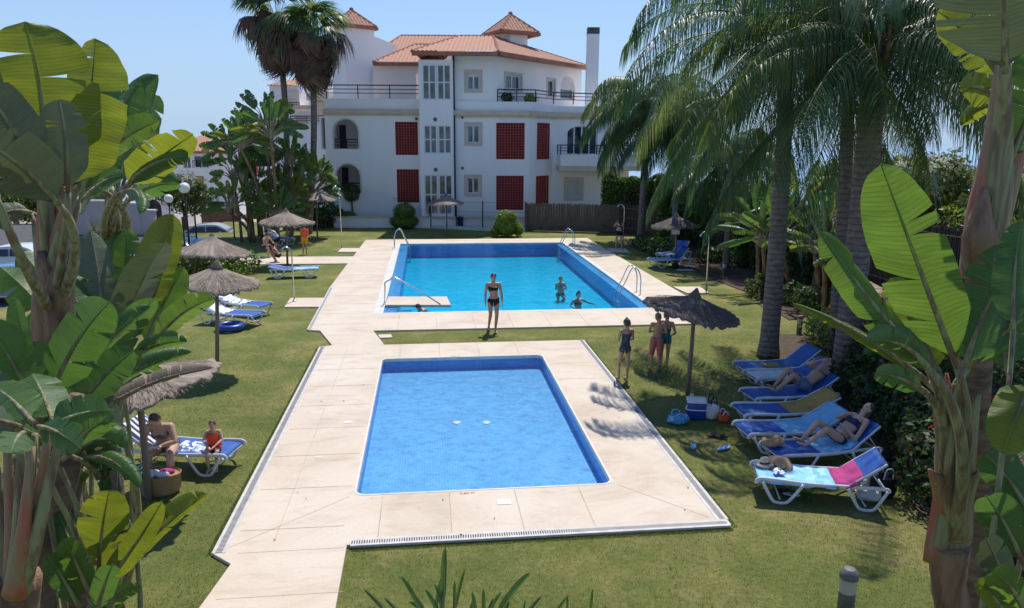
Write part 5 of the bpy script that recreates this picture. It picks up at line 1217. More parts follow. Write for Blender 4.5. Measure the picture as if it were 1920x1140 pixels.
def leaf(parent, B, T, bend, W, nrm, mt='b', tears=3, fold=.25, seed=0, name='leaf', pet=None, curl=0.0, ripple=.02, petr=.022, nv=30, nu=6, petm='petiole', round_=.62, asym=1.0):
    rr = random.Random(seed); B, T = Vector(B), Vector(T); Mx = (B+T)/2+Vector(bend); L = (T-B).length
    mb = MB(); mb.uv = []
    def rib(v): return B*(1-v)**2+Mx*2*v*(1-v)+T*v*v
    def tan(v): return ((Mx-B)*2*(1-v)+(T-Mx)*2*v).normalized()
    def hw(v):
        q = min(1, max(0, v)); return W*(min(1, (q/.22))**.6 if q < .22 else 1.0)*((1-max(0, (q-.5)/.5)**3.2)**.55)*(.9+.1*math.sin(q*3.1))
    ph = rr.uniform(0, 6)
    for side in (-1, 1):
        cuts = sorted(rr.uniform(.15, .92) for _ in range(tears)); segs = [0]+cuts+[1.0]
        for k in range(len(segs)-1):
            v0, v1 = segs[k], segs[k+1]
            if v1-v0 < .015: continue
            dr = rr.uniform(-.15, .4)*(tears > 0)*curl*2+rr.uniform(-.06, .06)*(tears > 0); n = max(2, int(nv*(v1-v0))+1); vc = (v0+v1)/2; gap0 = .10 if k > 0 else 0; gap1 = .10 if k < len(segs)-2 else 0
            vs = []; 
            for i in range(n+1):
                t = i/n; v = v0+(v1-v0)*t
                for j in range(nu+1):
                    u = j/nu
                    ve = v+(gap0*(1-t)-gap1*t)*(v1-v0)*u*u; ve2 = min(1, max(0, ve+.07*u*(1-ve)))   # veins sweep to the tip
                    w = hw(min(1, max(0, ve)))*(asym if side > 0 else 1)
                    tt = tan(ve2); nn = (nrm-tt*nrm.dot(tt)).normalized(); ss = tt.cross(nn)*side
                    a = fold+(dr+curl)*u*u; p = rib(ve2)+ss*(u*w*math.cos(a))+nn*(u*w*math.sin(a)*-1 if curl >= 0 else u*w*math.sin(a)*-1)
                    p = p+nn*(ripple*W*4*u*math.sin(ve*22+ph+side)*.5+ripple*W*u*math.sin(ve*61+ph))
                    vs.append(p); mb.uv.append((side*(u*.998+.002), v))
            fs = []
            for i in range(n):
                for j in range(nu):
                    a = i*(nu+1)+j; q = (a, a+1, a+nu+2, a+nu+1); fs.append(q if side > 0 else q[::-1])
            mb.add(vs, fs, 0)
    # midrib + petiole
    pts = [rib(v) for v in [i/12 for i in range(13)]]; nn = nrm.normalized(); k0 = len(mb.v)
    rad = [petr*(1-.85*i/12) for i in range(13)]
    if pet is not None:
        P = Vector(pet); ctrl = B-(tan(0))*(B-P).length*.34; pp = bez(P, ctrl, B, 12)[:-1]
        mb.tube([q-nn*petr*.4 for q in pts], rad, 7, 1); mb.tube(pp+[pts[0]-nn*petr*.4], [petr*(2.3-1.3*i/11) for i in range(12)], 8, 1)
    else: mb.tube([q-nn*petr*.4 for q in pts], rad, 7, 1)
    mb.uv += [(0.5, .5)]*(len(mb.v)-k0)
    return mb.build(name, [LM[mt], M[petm]], parent, True)
CAMP = Vector((0, 0, CAM_H))
def pxleaf(parent, b, t, hwpx, mt, bend=(0, 0), roll=0, **k):
    """b,t = (px,py,D) of blade base and tip; hwpx half width in photo px at its distance; roll turns the blade about its rib"""
    B, T = AT(*b), AT(*t); Dm = (b[2]+t[2])/2; W = hwpx/FPX*Dm/max(.35, math.cos(R(roll)))
    mid = (B+T)/2; view = (CAMP-mid).normalized(); tn = (T-B).normalized(); n0 = (view-tn*view.dot(tn)).normalized(); nrm = Quaternion(tn, R(roll)) @ n0
    bv = RH*(bend[0]/FPX*Dm*1.0)+Vector((0, 0, -bend[1]/FPX*Dm))
    if 'pet' in k and k['pet'] is not None: k['pet'] = AT(*k['pet'])
    return leaf(parent, B, T, bv, W, nrm, mt, **k)
def stalk(parent, pts, radii, mt='sheath', name='stem', n=12, ringed=False):
    mb = MB(); P = smoothpath([AT(*p) if not isinstance(p, Vector) else p for p in pts], 5); m = len(P); rad = []
    for i in range(m):
        f = i/(m-1)*(len(radii)-1); a = min(int(f), len(radii)-2); r = radii[a]*(1-(f-a))+radii[a+1]*(f-a); rad.append(r*(1+(.05*(i % 2) if ringed else 0)))
    mb.tube(P, rad, n); return mb.build(name, M[mt], parent, True)
def sheaths(parent, base, tops, D, r, seed=0, z0=None):
    """overlapping boat-shaped leaf bases fanning out of a trunk head: base px, list of top px"""
    rr = random.Random(seed); B = AT(*base)
    for i, t in enumerate(tops):
        T = AT(*t[:3]); mid = B*.55+T*.45+Vector((0, 0, .0)); off = (T-B); off.z = 0; mid = B+(T-B)*.45-off*.18; pts = smoothpath([B+Vector((0, 0, -.15+rr.uniform(-.1, .1))), mid, T], 6); m = len(pts)
        mb = MB(); mb.tube(pts, [(r*max(.06, (1-.93*(j/(m-1))**1.2)), r*max(.04, .5*(1-.92*j/(m-1)))) for j in range(m)], 10, side=RH.copy()); mb.build('leaf_sheath', M[t[3] if len(t) > 3 else ('petiole' if i % 2 else 'petiole_red')], parent, True)

def onG(px, D): p = AT(px, 600, D); return (p.x, p.y, 0)
# ---- left: giant bird-of-paradise, three stems
D1 = 5.4
pa = empty('bird_of_paradise_plant', G(90, 1140), 0, 'tall bird-of-paradise at the left edge with the huge backlit leaves against the sky', 'plant', 'giant bird-of-paradise plants')
pa.location = (AT(105, 600, D1).x, AT(105, 600, D1).y, 0)
inv = lambda root: root
def reparent_all(root):
    root_loc = root.location.copy()
    for c in root.children: c.location = -root_loc
stalk(pa, [AT(95, 600, D1)*1+Vector((.0, 0, -3.4)), (100, 800, D1), (98, 560, D1)], [.13, .12, .13], 'old_stem', 'trunk', ringed=True)
sheaths(pa, (100, 600, D1), [(72, 370, D1-.1), (95, 350, D1+.05), (118, 330, D1+.1), (135, 340, D1-.1, 'petiole_red'), (60, 400, D1+.15, 'petiole'), (148, 385, D1, 'petiole_red'), (110, 430, D1-.15, 'petiole')], D1, .13, 1)
stalk(pa, [(95, 640, D1), (94, 560, D1-.05), (78, 470, D1-.08)], [.14, .12, .03], 'sheath', 'dry_sheath'); stalk(pa, [(108, 640, D1-.03), (112, 540, D1-.08), (128, 460, D1-.1)], [.12, .10, .02], 'sheath', 'dry_sheath')
kk = dict(petr=.02)
pxleaf(pa, (82, 330, 5.3), (48, 40, 5.2), 92, 'y', (26, 0), 8, tears=1, seed=1, pet=(99, 590, D1), fold=.12, asym=1.05, **kk)
pxleaf(pa, (128, 362, 5.5), (178, 72, 5.6), 52, 'y', (18, 0), -38, tears=1, seed=2, pet=(99, 590, D1), fold=.3, **kk)
pxleaf(pa, (120, 390, 4.9), (-40, 150, 4.4), 52, 'g', (-10, -30), 15, tears=2, seed=3, pet=(99, 590, D1), fold=.2, **kk)
pxleaf(pa, (112, 385, 4.8), (-30, 268, 4.3), 58, 'g', (0, -30), -10, tears=4, seed=4, pet=(99, 590, D1), fold=.25, **kk)
pxleaf(pa, (128, 360, 5.0), (112, 186, 4.9), 42, 'g', (10, 0), 20, tears=2, seed=5, pet=(99, 590, D1), fold=.3, **kk)  # grey leaf added where the big leaf behind only carries a shadow
pxleaf(pa, (150, 365, 5.9), (262, 150, 6.3), 36, 'd', (-10, -10), -30, tears=4, seed=6, pet=(99, 590, D1), fold=.35, curl=.3, **kk)
pxleaf(pa, (160, 330, 5.7), (300, 225, 6.1), 26, 'b', (-10, -22), 30, tears=4, seed=7, pet=(99, 590, D1), fold=.3, **kk)
pxleaf(pa, (155, 350, 6.2), (210, 130, 6.6), 30, 'd', (14, 0), 30, tears=2, seed=8, pet=(99, 590, D1), **kk)
pxleaf(pa, (150, 380, 6.2), (235, 330, 6.6), 22, 'd', (0, -26), 20, tears=4, seed=82, pet=(99, 590, D1), curl=.3, **kk)
pxleaf(pa, (60, 400, 5.6), (-30, 440, 5.4), 26, 'g', (-6, -40), 10, tears=4, seed=83, pet=(99, 590, D1), curl=.3, **kk)
pxleaf(pa, (-10, 360, 4.6), (-70, 60, 4.8), 60, 'b', (-20, 0), 10, tears=2, seed=81, pet=(99, 590, D1), **kk)
reparent_all(pa)
D2 = 9.5
pb = empty('bird_of_paradise_plant', (AT(220, 600, D2).x, AT(220, 600, D2).y, 0), 0, 'darker-stemmed bird-of-paradise right of the tall left one, its torn leaf reaching over the far house', 'plant', 'giant bird-of-paradise plants')
stalk(pb, [Vector(onG(170, D2)), (195, 700, D2), (214, 490, D2)], [.11, .10, .13], 'old_stem', 'trunk', ringed=True)
sheaths(pb, (216, 520, D2), [(198, 360, D2), (212, 345, D2+.1, 'petiole'), (228, 350, D2-.1, 'petiole_red'), (238, 370, D2, 'petiole'), (205, 385, D2-.1, 'sheath')], D2, .16, 2)
kk = dict(petr=.024)
pxleaf(pb, (240, 352, 8.4), (362, 252, 8.0), 34, 'y', (-14, -2), 25, tears=5, seed=11, pet=(214, 520, D2), fold=.15, **kk)
pxleaf(pb, (222, 345, 8.6), (296, 140, 9), 40, 'd', (-16, 0), 30, tears=3, seed=12, pet=(214, 520, D2), fold=.3, curl=.4, **kk)
pxleaf(pb, (235, 350, 8.3), (352, 292, 8.0), 26, 'd', (-12, -26), -20, tears=6, seed=13, pet=(214, 520, D2), fold=.35, curl=.5, **kk)
pxleaf(pb, (210, 350, 8.7), (182, 160, 9.3), 44, 'b', (-10, 0), 10, tears=2, seed=14, pet=(214, 520, D2), **kk)
pxleaf(pb, (228, 360, 7.9), (262, 400, 7.4), 20, 'd', (26, -40), 0, tears=4, seed=15, pet=(214, 520, D2), curl=.6, **kk)
pxleaf(pb, (200, 360, 8.0), (150, 402, 7.4), 22, 'g', (-14, -50), 0, tears=4, seed=16, pet=(214, 520, D2), curl=.5, **kk)
pxleaf(pb, (238, 380, 9.3), (335, 345, 9.0), 28, 'd', (-6, -24), 10, tears=5, seed=18, pet=(214, 520, D2), curl=.3, **kk)
pxleaf(pb, (205, 372, 9.2), (120, 330, 9.6), 28, 'd', (4, -24), 10, tears=3, seed=19, pet=(214, 520, D2), curl=.3, **kk)
pxleaf(pb, (232, 345, 9.8), (300, 180, 10.3), 30, 'd', (-8, 0), 40, tears=4, seed=20, pet=(214, 520, D2), **kk)
pxleaf(pb, (215, 340, 8.9), (255, 190, 9.6), 34, 'y', (10, 0), -20, tears=2, seed=17, pet=(214, 520, D2), **kk)
reparent_all(pb)
# low leafy clump in the middle left
def clump(label, base, specs, group='giant bird-of-paradise plants', name='bird_of_paradise_plant', petr=.02, stems=True):
    root = empty(name, base, 0, label, 'plant', group)
    for i, s in enumerate(specs):
        b, t, w, mt = s[:4]; o = dict(bend=(0, 0), roll=0, tears=2, fold=.3); o.update(s[4] if len(s) > 4 else {}); pet = o.pop('pet', None)
        l = pxleaf(root, b, t, w, mt, o.pop('bend'), o.pop('roll'), seed=i*7+len(specs), petr=petr, pet=None, **o)
        if stems:
            B = AT(*b); T = AT(*t); fo = Vector(base)+Vector((random.Random(i).uniform(-.12, .12), random.Random(i+5).uniform(-.12, .12), 0))
            d = (T-B).normalized(); mb = MB(); k = (B-fo).length; ctrl = B-d*k*.5; mb.tube(bez(fo, ctrl, B, 12), [petr*(1.35-.5*j/11) for j in range(12)], 7); mb.build('stem', M['petiole'], root, True)
    reparent_all(root); return root
clump('leafy bird-of-paradise clump in the left middle, its upright bright leaves in front of the cars', onG(140, 7.6), [
 ((262, 600, 7.4), (325, 402, 7.6), 38, 'y', dict(bend=(-14, 0), roll=-15, tears=2)),
 ((240, 610, 7.2), (312, 455, 7.0), 34, 'g', dict(bend=(-22, 0), roll=35, tears=1)),
 ((272, 650, 7.4), (344, 500, 7.7), 34, 'b', dict(bend=(-10, 0), tears=1)),
 ((285, 650, 7.1), (402, 560, 7.0), 26, 'b', dict(bend=(-6, -30), roll=20, tears=3, fold=.5)),
 ((205, 640, 7.5), (140, 440, 7.6), 32, 'b', dict(bend=(14, 0), tears=1)),
 ((190, 640, 7.2), (170, 432, 7.5), 34, 'g', dict(bend=(14, 0), roll=15, tears=2)),
 ((225, 640, 7.8), (240, 430, 8.2), 34, 'b', dict(bend=(6, 0), tears=2)),
 ((250, 640, 8.2), (285, 440, 8.6), 34, 'b', dict(bend=(6, 0), roll=-20)),
 ((200, 600, 8.3), (210, 410, 8.8), 34, 'd', dict(bend=(-6, 0), roll=-20)),
 ((215, 690, 6.8), (290, 560, 6.5), 26, 'd', dict(bend=(-20, -10), roll=20)),
 ((175, 650, 7.0), (100, 480, 7.3), 34, 'd', dict(bend=(10, -10), roll=10)),
 ((160, 660, 7.2), (40, 470, 7.6), 40, 'd', dict(bend=(10, -20), roll=10)),
 ((150, 680, 6.9), (0, 500, 7.4), 40, 'b', dict(bend=(10, -30), roll=10)),
 ((240, 680, 6.9), (350, 640, 6.6), 22, 'd', dict(bend=(-6, -24), roll=25, curl=.4)),
 ((180, 700, 6.6), (240, 600, 6.2), 34, 'd', dict(bend=(-10, -10), roll=15)),
 ((200, 720, 6.9), (300, 690, 6.3), 30, 'd', dict(bend=(-6, -40), roll=25)),
], petr=.022)
clump('big low bird-of-paradise leaf clump at the left edge with the bright striped broad leaf', onG(90, 4.6), [
 ((95, 748, 4.6), (205, 565, 4.5), 50, 'd', dict(bend=(-22, -16), roll=-10, tears=3, fold=.35)),
 ((60, 760, 4.5), (28, 558, 4.6), 20, 'b', dict(bend=(10, 0), roll=45, tears=0)),
 ((75, 800, 4.4), (-30, 600, 4.3), 48, 'b', dict(bend=(20, -10), roll=0, tears=1)),
 ((40, 820, 4.0), (-40, 700, 3.9), 42, 'g', dict(bend=(10, -10), roll=0, tears=1)),
 ((150, 800, 4.7), (400, 690, 5.2), 20, 'w', dict(bend=(-10, -44), roll=25, tears=7, curl=.3, fold=.6)),
 ((120, 760, 4.9), (282, 574, 5.4), 24, 'd', dict(bend=(-30, -18), roll=30, tears=5, curl=.3)),
 ((150, 790, 5.0), (360, 660, 5.5), 22, 'd', dict(bend=(-30, -46), roll=30, tears=5, curl=.3)),
 ((120, 800, 4.7), (250, 655, 4.9), 40, 'd', dict(bend=(-10, -14), roll=0, tears=4)),
 ((100, 840, 4.3), (-30, 800, 3.8), 30, 'd', dict(bend=(0, -44), roll=20, tears=5, curl=.5)),
 ((130, 850, 4.4), (215, 790, 4.1), 34, 'd', dict(bend=(0, -40), roll=0, tears=5, curl=.5)),
 ((140, 850, 4.6), (235, 840, 4.6), 32, 'd', dict(bend=(10, -50), roll=20, tears=6, curl=.5)),
 ((100, 800, 4.9), (60, 640, 5.1), 44, 'b', dict(bend=(0, -10), roll=0, tears=2)),
 ((110, 830, 5.0), (170, 690, 5.3), 44, 'd', dict(bend=(0, -10), roll=0, tears=3)),
 ((60, 830, 4.8), (0, 730, 5.0), 50, 'd', dict(bend=(0, -10), roll=0, tears=3)),
 ((150, 860, 4.6), (262, 915, 4.4), 24, 'd', dict(bend=(10, -54), roll=20, tears=5, curl=.5)),
], petr=.018)
D3 = 3.5
pc = empty('bird_of_paradise_plant', onG(40, D3), 0, 'nearest bird-of-paradise at the bottom left, only its reddish fan of leaf stalks showing', 'plant', 'giant bird-of-paradise plants')
stalk(pc, [AT(25, 1140, D3)+Vector((0, 0, -1.2)), (25, 1200, D3), (30, 1080, D3)], [.12, .13, .12], 'sheath', 'trunk')
for i, (x, y, dx, m_) in enumerate(((-20, 820, 0, 'petiole'), (12, 838, 5, 'petiole_red'), (40, 830, 8, 'petiole'), (66, 835, 12, 'petiole'), (92, 832, 18, 'petiole_red'), (115, 828, 20, 'petiole'), (60, 860, 6, 'petiole_red'))):
    stalk(pc, [(28+dx*.2, 1110, D3-.02*i), (30+(x-28)*.45, 1000, D3-.03*i), (x, y-22, D3+.05-.03*i)], [.062, .034, .016], m_, 'stem')
for i, s in enumerate((((40, 800, 3.4), (-80, 790, 3.0), 34, 'g'), ((95, 800, 3.5), (205, 770, 3.7), 36, 'd'), ((10, 800, 3.4), (-90, 850, 3.2), 34, 'd'), ((70, 800, 3.3), (150, 840, 3.1), 30, 'd'), ((45, 810, 3.2), (20, 850, 3.0), 34, 'd'), ((100, 790, 3.6), (60, 700, 4.0), 44, 'd'), ((60, 790, 3.4), (-20, 720, 3.8), 44, 'b'))):
    pxleaf(pc, s[0], s[1], s[2], s[3], (0, -20), 10, tears=3, seed=i+60, petr=.014)
reparent_all(pc)
stalk_root = empty('bird_of_paradise_plant', onG(130, 4.5), 0, 'old brown bird-of-paradise trunk standing between the left clumps', 'plant', 'giant bird-of-paradise plants')
stalk(stalk_root, [Vector(onG(110, 4.5)), (80, 1150, 4.5), (120, 900, 4.6), (150, 740, 4.7)], [.10, .095, .09, .06], 'old_stem', 'trunk', ringed=True)
stalk(stalk_root, [Vector(onG(130, 4.9)), (140, 1000, 4.9), (175, 860, 5), (195, 780, 5)], [.05, .045, .045, .02], 'old_stem', 'trunk', ringed=True)
for i in range(9): rr = random.Random(i+3); pxleaf(stalk_root, (150+rr.randint(-30, 50), 760+rr.randint(-20, 120), 4.8), (170+rr.randint(-60, 90), 860+rr.randint(0, 120), 4.7), 16, 'w' if i % 2 else 'd', (rr.randint(-10, 30), -30), rr.randint(-30, 30), tears=4, seed=i+90, petr=.012, curl=.4, nv=18)
reparent_all(stalk_root)
clump('small bright bird-of-paradise at the bottom left with the glowing yellow-green leaves', onG(190, 4.4), [
 ((185, 1090, 4.3), (205, 920, 4.2), 50, 'y', dict(bend=(-10, 0), roll=0, tears=4)),
 ((185, 1110, 4.2), (303, 940, 4.2), 26, 'y', dict(bend=(14, 0), roll=10, tears=0, fold=.15)),
 ((205, 1100, 4.3), (388, 925, 4.6), 30, 'y', dict(bend=(-16, -20), roll=25, tears=6, curl=.3)),
 ((150, 1070, 4.4), (110, 960, 4.5), 30, 'd', dict(bend=(0, -8))),
 ((200, 1140, 4.2), (262, 1100, 4.0), 18, 'b', dict(bend=(0, -20), roll=10)),
 ((170, 1120, 4.1), (120, 1010, 4.0), 26, 'b', dict(bend=(0, -10))),
 ((150, 1140, 4.1), (90, 1040, 4.0), 26, 'd', dict(bend=(0, -10))),
 ((180, 1150, 4.0), (210, 1060, 3.8), 26, 'd', dict(bend=(0, -10))),
], petr=.016)
# ---- right: giant bird-of-paradise
D4 = 4.3
pd = empty('bird_of_paradise_plant', onG(1785, D4), 0, 'big bird-of-paradise at the right with the fanned olive-red stalks and huge torn leaves', 'plant', 'giant bird-of-paradise plants')
stalk(pd, [Vector(onG(1780, D4)), (1776, 1250, D4), (1778, 1090, D4), (1780, 1020, D4)], [.11, .11, .10, .12], 'sheath', 'trunk', ringed=True)
sheaths(pd, (1783, 985, D4), [(1742, 880, D4-.10, 'petiole_red'), (1840, 880, D4-.08, 'petiole'), (1765, 800, D4-.12, 'petiole'), (1822, 790, D4-.12, 'petiole_red'), (1752, 760, D4-.02, 'petiole_red'), (1836, 740, D4, 'petiole'), (1790, 720, D4-.05, 'petiole'), (1775, 700, D4+.05, 'petiole_red')], D4, .15, 4)
kk = dict(petr=.02)
pxleaf(pd, (1795, 690, 4.1), (1652, 308, 4.0), 74, 'b', (-2, 0), -12, tears=2, seed=31, pet=(1783, 1020, D4), fold=.18, asym=.8, **kk)
pxleaf(pd, (1742, 690, 4.0), (1540, 434, 4.1), 36, 'b', (-8, 10), 25, tears=3, seed=32, pet=(1783, 1020, D4), fold=.3, curl=.2, **kk)
pxleaf(pd, (1808, 690, 4.2), (1912, 455, 4.3), 62, 'd', (-18, 6), 10, tears=2, seed=33, pet=(1783, 1020, D4), fold=.3, **kk)
pxleaf(pd, (1740, 715, 4.2), (1488, 568, 4.5), 16, 'y', (0, -32), 30, tears=3, seed=34, pet=(1783, 1020, D4), fold=.5, curl=.4, **kk)
pxleaf(pd, (1748, 705, 4.1), (1622, 640, 3.8), 36, 'd', (16, -50), -15, tears=3, seed=35, pet=(1783, 1020, D4), fold=.35, curl=.3, **kk)
pxleaf(pd, (1760, 700, 4.3), (1670, 520, 4.6), 44, 'y', (8, 10), 0, tears=3, seed=36, pet=(1783, 1020, D4), fold=.25, **kk)
pxleaf(pd, (1815, 690, 4.3), (1980, 560, 4.1), 44, 'd', (0, -30), 10, tears=4, seed=37, pet=(1783, 1020, D4), curl=.3, **kk)
pxleaf(pd, (1735, 735, 4.1), (1640, 700, 3.9), 24, 'd', (0, -18), 0, tears=2, seed=38, pet=(1783, 1020, D4), **kk)
reparent_all(pd)
D5 = 4.9
pe = empty('bird_of_paradise_plant', onG(1850, D5), 0, 'tall trunked bird-of-paradise at the right edge, its greyish leaf filling the top corner', 'plant', 'giant bird-of-paradise plants')
stalk(pe, [Vector(onG(1830, D5)), (1826, 1100, D5), (1824, 760, D5), (1845, 480, D5)], [.125, .12, .105, .10], 'old_stem', 'trunk', n=16, ringed=True)
stalk(pe, [(1838, 520, D5), (1850, 400, D5), (1866, 280, D5), (1880, 130, D5-.05)], [.13, .12, .08, .045], 'petiole_red', 'stem')
stalk(pe, [(1845, 500, D5-.02), (1868, 380, D5-.05), (1880, 250, D5-.1), (1884, 120, D5-.2)], [.10, .09, .06, .035], 'petiole', 'stem')
stalk(pe, [(1850, 480, D5), (1895, 330, D5), (1925, 230, D5)], [.09, .06, .04], 'petiole_red', 'stem')
stalk(pe, [(1842, 500, D5-.05), (1836, 440, D5-.12), (1846, 350, D5-.1)], [.12, .10, .02], 'sheath', 'dry_sheath')
kk = dict(petr=.022)
pxleaf(pe, (1884, 138, 4.6), (1860, -230, 4.3), 108, 'g', (14, 0), 0, tears=2, seed=41, fold=.08, **kk)
pxleaf(pe, (1880, 150, 4.9), (1760, 20, 5.2), 40, 'y', (0, -26), -10, tears=3, seed=42, **kk)
pxleaf(pe, (1880, 190, 5.0), (1800, 170, 5.2), 34, 'y', (-6, -30), 10, tears=3, seed=43, **kk)
pxleaf(pe, (1885, 200, 5.1), (1800, 235, 5.3), 24, 'y', (-4, -36), 0, tears=4, seed=44, curl=.4, **kk)
pxleaf(pe, (1895, 300, 4.8), (1990, 60, 4.8), 60, 'd', (0, 0), 0, tears=3, seed=45, **kk)
reparent_all(pe)
clump('shaded bird-of-paradise clump at the lower right edge', onG(1900, 3.9), [
 ((1935, 720, 3.8), (1880, 852, 3.5), 46, 'y', dict(bend=(0, -40), roll=0, tears=0, fold=.1)),
 ((1900, 620, 3.9), (1915, 415, 4.1), 34, 'd', dict(bend=(-10, 0), roll=20, tears=2)),
 ((1890, 700, 4.3), (1880, 520, 4.6), 44, 'd', dict(bend=(-10, 0), roll=0, tears=5)),
 ((1930, 960, 3.8), (1845, 850, 3.9), 40, 'd', dict(bend=(0, -20), roll=0)),
 ((1920, 1060, 3.7), (1850, 930, 3.6), 44, 'd', dict(bend=(0, -20), roll=0)),
 ((1900, 1140, 3.6), (1850, 1010, 3.4), 34, 'g', dict(bend=(0, -20), roll=20)),
 ((1930, 1160, 3.4), (1860, 1070, 3.2), 34, 'b', dict(bend=(0, -30), roll=10)),
 ((1900, 1180, 3.4), (1830, 1090, 3.3), 22, 'y', dict(bend=(0, -30), roll=10)),
 ((1950, 1060, 3.9), (1960, 880, 4.0), 54, 'd', dict(bend=(0, 0), roll=0)),
 ((1930, 900, 4.2), (1870, 760, 4.6), 44, 'd', dict(bend=(0, 0), roll=0)),
], petr=.016)
# spiky small bird-of-paradise leaves poking up along the bottom
M['spear'] = mat('spear_leaf', (0.085, 0.13, 0.06), (0.045, 0.085, 0.035), 5, .45, translucent=(0.15, 0.22, 0.05))
sp = empty('strelitzia_plant', onG(880, 3.2), 0, 'dark spear-leaved strelitzia poking up at the bottom centre', 'plant')
for i, (bx, tx, ty, w) in enumerate(((800, 682, 1104, 8), (820, 752, 1082, 9), (830, 835, 1026, 12), (800, 836, 1060, 9), (840, 872, 1068, 7), (860, 796, 1104, 9), (890, 994, 1074, 12), (905, 906, 1104, 8), (930, 962, 1098, 6), (870, 766, 1128, 9), (1000, 1065, 1118, 6), (1060, 1064, 1114, 5), (1100, 1112, 1104, 6), (930, 1015, 1118, 7), (880, 940, 1110, 8), (900, 885, 1110, 9), (780, 700, 1138, 8), (850, 852, 1090, 7), (1130, 1135, 1135, 5), (1330, 1335, 1136, 5), (810, 720, 1120, 7), (845, 815, 1095, 7), (865, 890, 1120, 7), (925, 955, 1128, 6), (835, 780, 1118, 7), (890, 925, 1122, 7), (975, 985, 1126, 5))):
    d = 3.2+.05*(i % 5); pxleaf(sp, (bx+(tx-bx)*.35, 1210-(1210-ty)*.35 if ty < 1100 else 1190, d), (tx, ty, d), w*.62, 'd', ((bx-tx)*.06, -8), 25*(-1)**i, tears=0, seed=i, fold=.55, nv=14, nu=3, petr=.006, name='leaf')
    stalk(sp, [Vector(onG(880+(bx-880)*.5, d)), (bx, 1330, d), (bx+(tx-bx)*.35, 1210-(1210-ty)*.35 if ty < 1100 else 1190, d)], [.012, .01, .007], 'petiole', 'stem', n=6)
reparent_all(sp)

# ---- background strelitzia stands (generic, random)
def wild_strelitzia(p, h, label, n=9, leafL=1.3, seed=0, stems=3, spread=.5, hw=.17, mats='bddb', detail=12):
    rr = random.Random(seed); root = empty('bird_of_paradise_plant', p, rr.uniform(0, 6.28), label, 'plant', 'background bird-of-paradise plants')
    for s in range(stems):
        a = 2*math.pi*s/stems+rr.uniform(-.5, .5); b = Vector((math.cos(a), math.sin(a), 0))*spread*.3; hh = h*rr.uniform(.45, 1.0); top = b*2.5+Vector((rr.uniform(-.3, .3), rr.uniform(-.3, .3), hh*.72))
        mb = MB(); mb.tube(bez(b, b+Vector((0, 0, hh*.4)), top, 8), [.09, .085, .08, .08, .08, .08, .09, .07], 8); mb.build('trunk', M['sheath'], root, True); fan = rr.uniform(0, 3.14)
        for i in range(n):
            t = (i+.5)/n*2-1; an = t*1.25+rr.uniform(-.1, .1); dirv = Vector((math.cos(fan)*math.sin(an), math.sin(fan)*math.sin(an), math.cos(an))); pl = leafL*rr.uniform(.5, .85); B = top+dirv*pl; T = B+(dirv+Vector((dirv.x*.3, dirv.y*.3, -.25-abs(an)*.5))).normalized()*leafL*rr.uniform(.8, 1.1)
            side = Vector((-math.sin(fan), math.cos(fan), .3)); nr = (side if rr.random() < .5 else -side)+Vector((rr.uniform(-.5, .5), rr.uniform(-.5, .5), rr.uniform(0, .5)))
            leaf(root, B, T, dirv*.12, hw*rr.uniform(.8, 1.15), nr.normalized(), mats[rr.randrange(len(mats))], tears=rr.randrange(2, 6), fold=.35, seed=seed*100+s*20+i, pet=top, petr=.02, nv=detail, nu=2, curl=.2)
    return root
wild_strelitzia(G(492, 445), 8.2, 'tall bird-of-paradise stand left of the fan palms, its tallest stem to the left', 13, 1.15, 1, 6, 2.2, hw=.23, mats='bdbyd')
wild_strelitzia(G(522, 452), 9.2, 'tallest bird-of-paradise stand directly before the fan palm trunks', 13, 1.2, 2, 6, 2.2, hw=.23, mats='bdbyd')
wild_strelitzia(G(464, 452), 7.4, 'bird-of-paradise stand with bare leaning stems in front of the far white house', 9, 1.1, 3, 3, 1.3, hw=.2, mats='bdbyd')
wild_strelitzia(G(560, 440), 4.4, 'lower bird-of-paradise right of the tallest stand', 12, 1.1, 4, 5, 1.8, hw=.23, mats='bdbyd')
wild_strelitzia(G(495, 450), 3.0, 'short dense bird-of-paradise at the foot of the tall stands', 12, 1.0, 5, 6, 2.4, hw=.23, mats='bdbyd')
wild_strelitzia(G(1500, 560), 4.4, 'bird-of-paradise in shade between the two big palm trunks', 8, 1.3, 6, 4, 1.6, mats='dbdb')
wild_strelitzia(G(1430, 545), 3.6, 'bird-of-paradise just left of the thick right-hand palm trunk', 8, 1.2, 7, 3, 1.4, mats='bddb')
wild_strelitzia(G(1550, 590), 4.9, 'bird-of-paradise against the dark reed screen by the paired trunks', 8, 1.3, 8, 3, 1.3, mats='dbyb')
wild_strelitzia(G(1470, 520), 5.4, 'taller bird-of-paradise further back between the palm trunks', 8, 1.3, 9, 3, 1.3, mats='dbyb')
wild_strelitzia((10.4, 12.4, 0), 2.4, 'low shaded bird-of-paradise behind the right-hand loungers', 7, 1.0, 10, 3, 1.2, mats='dddb')

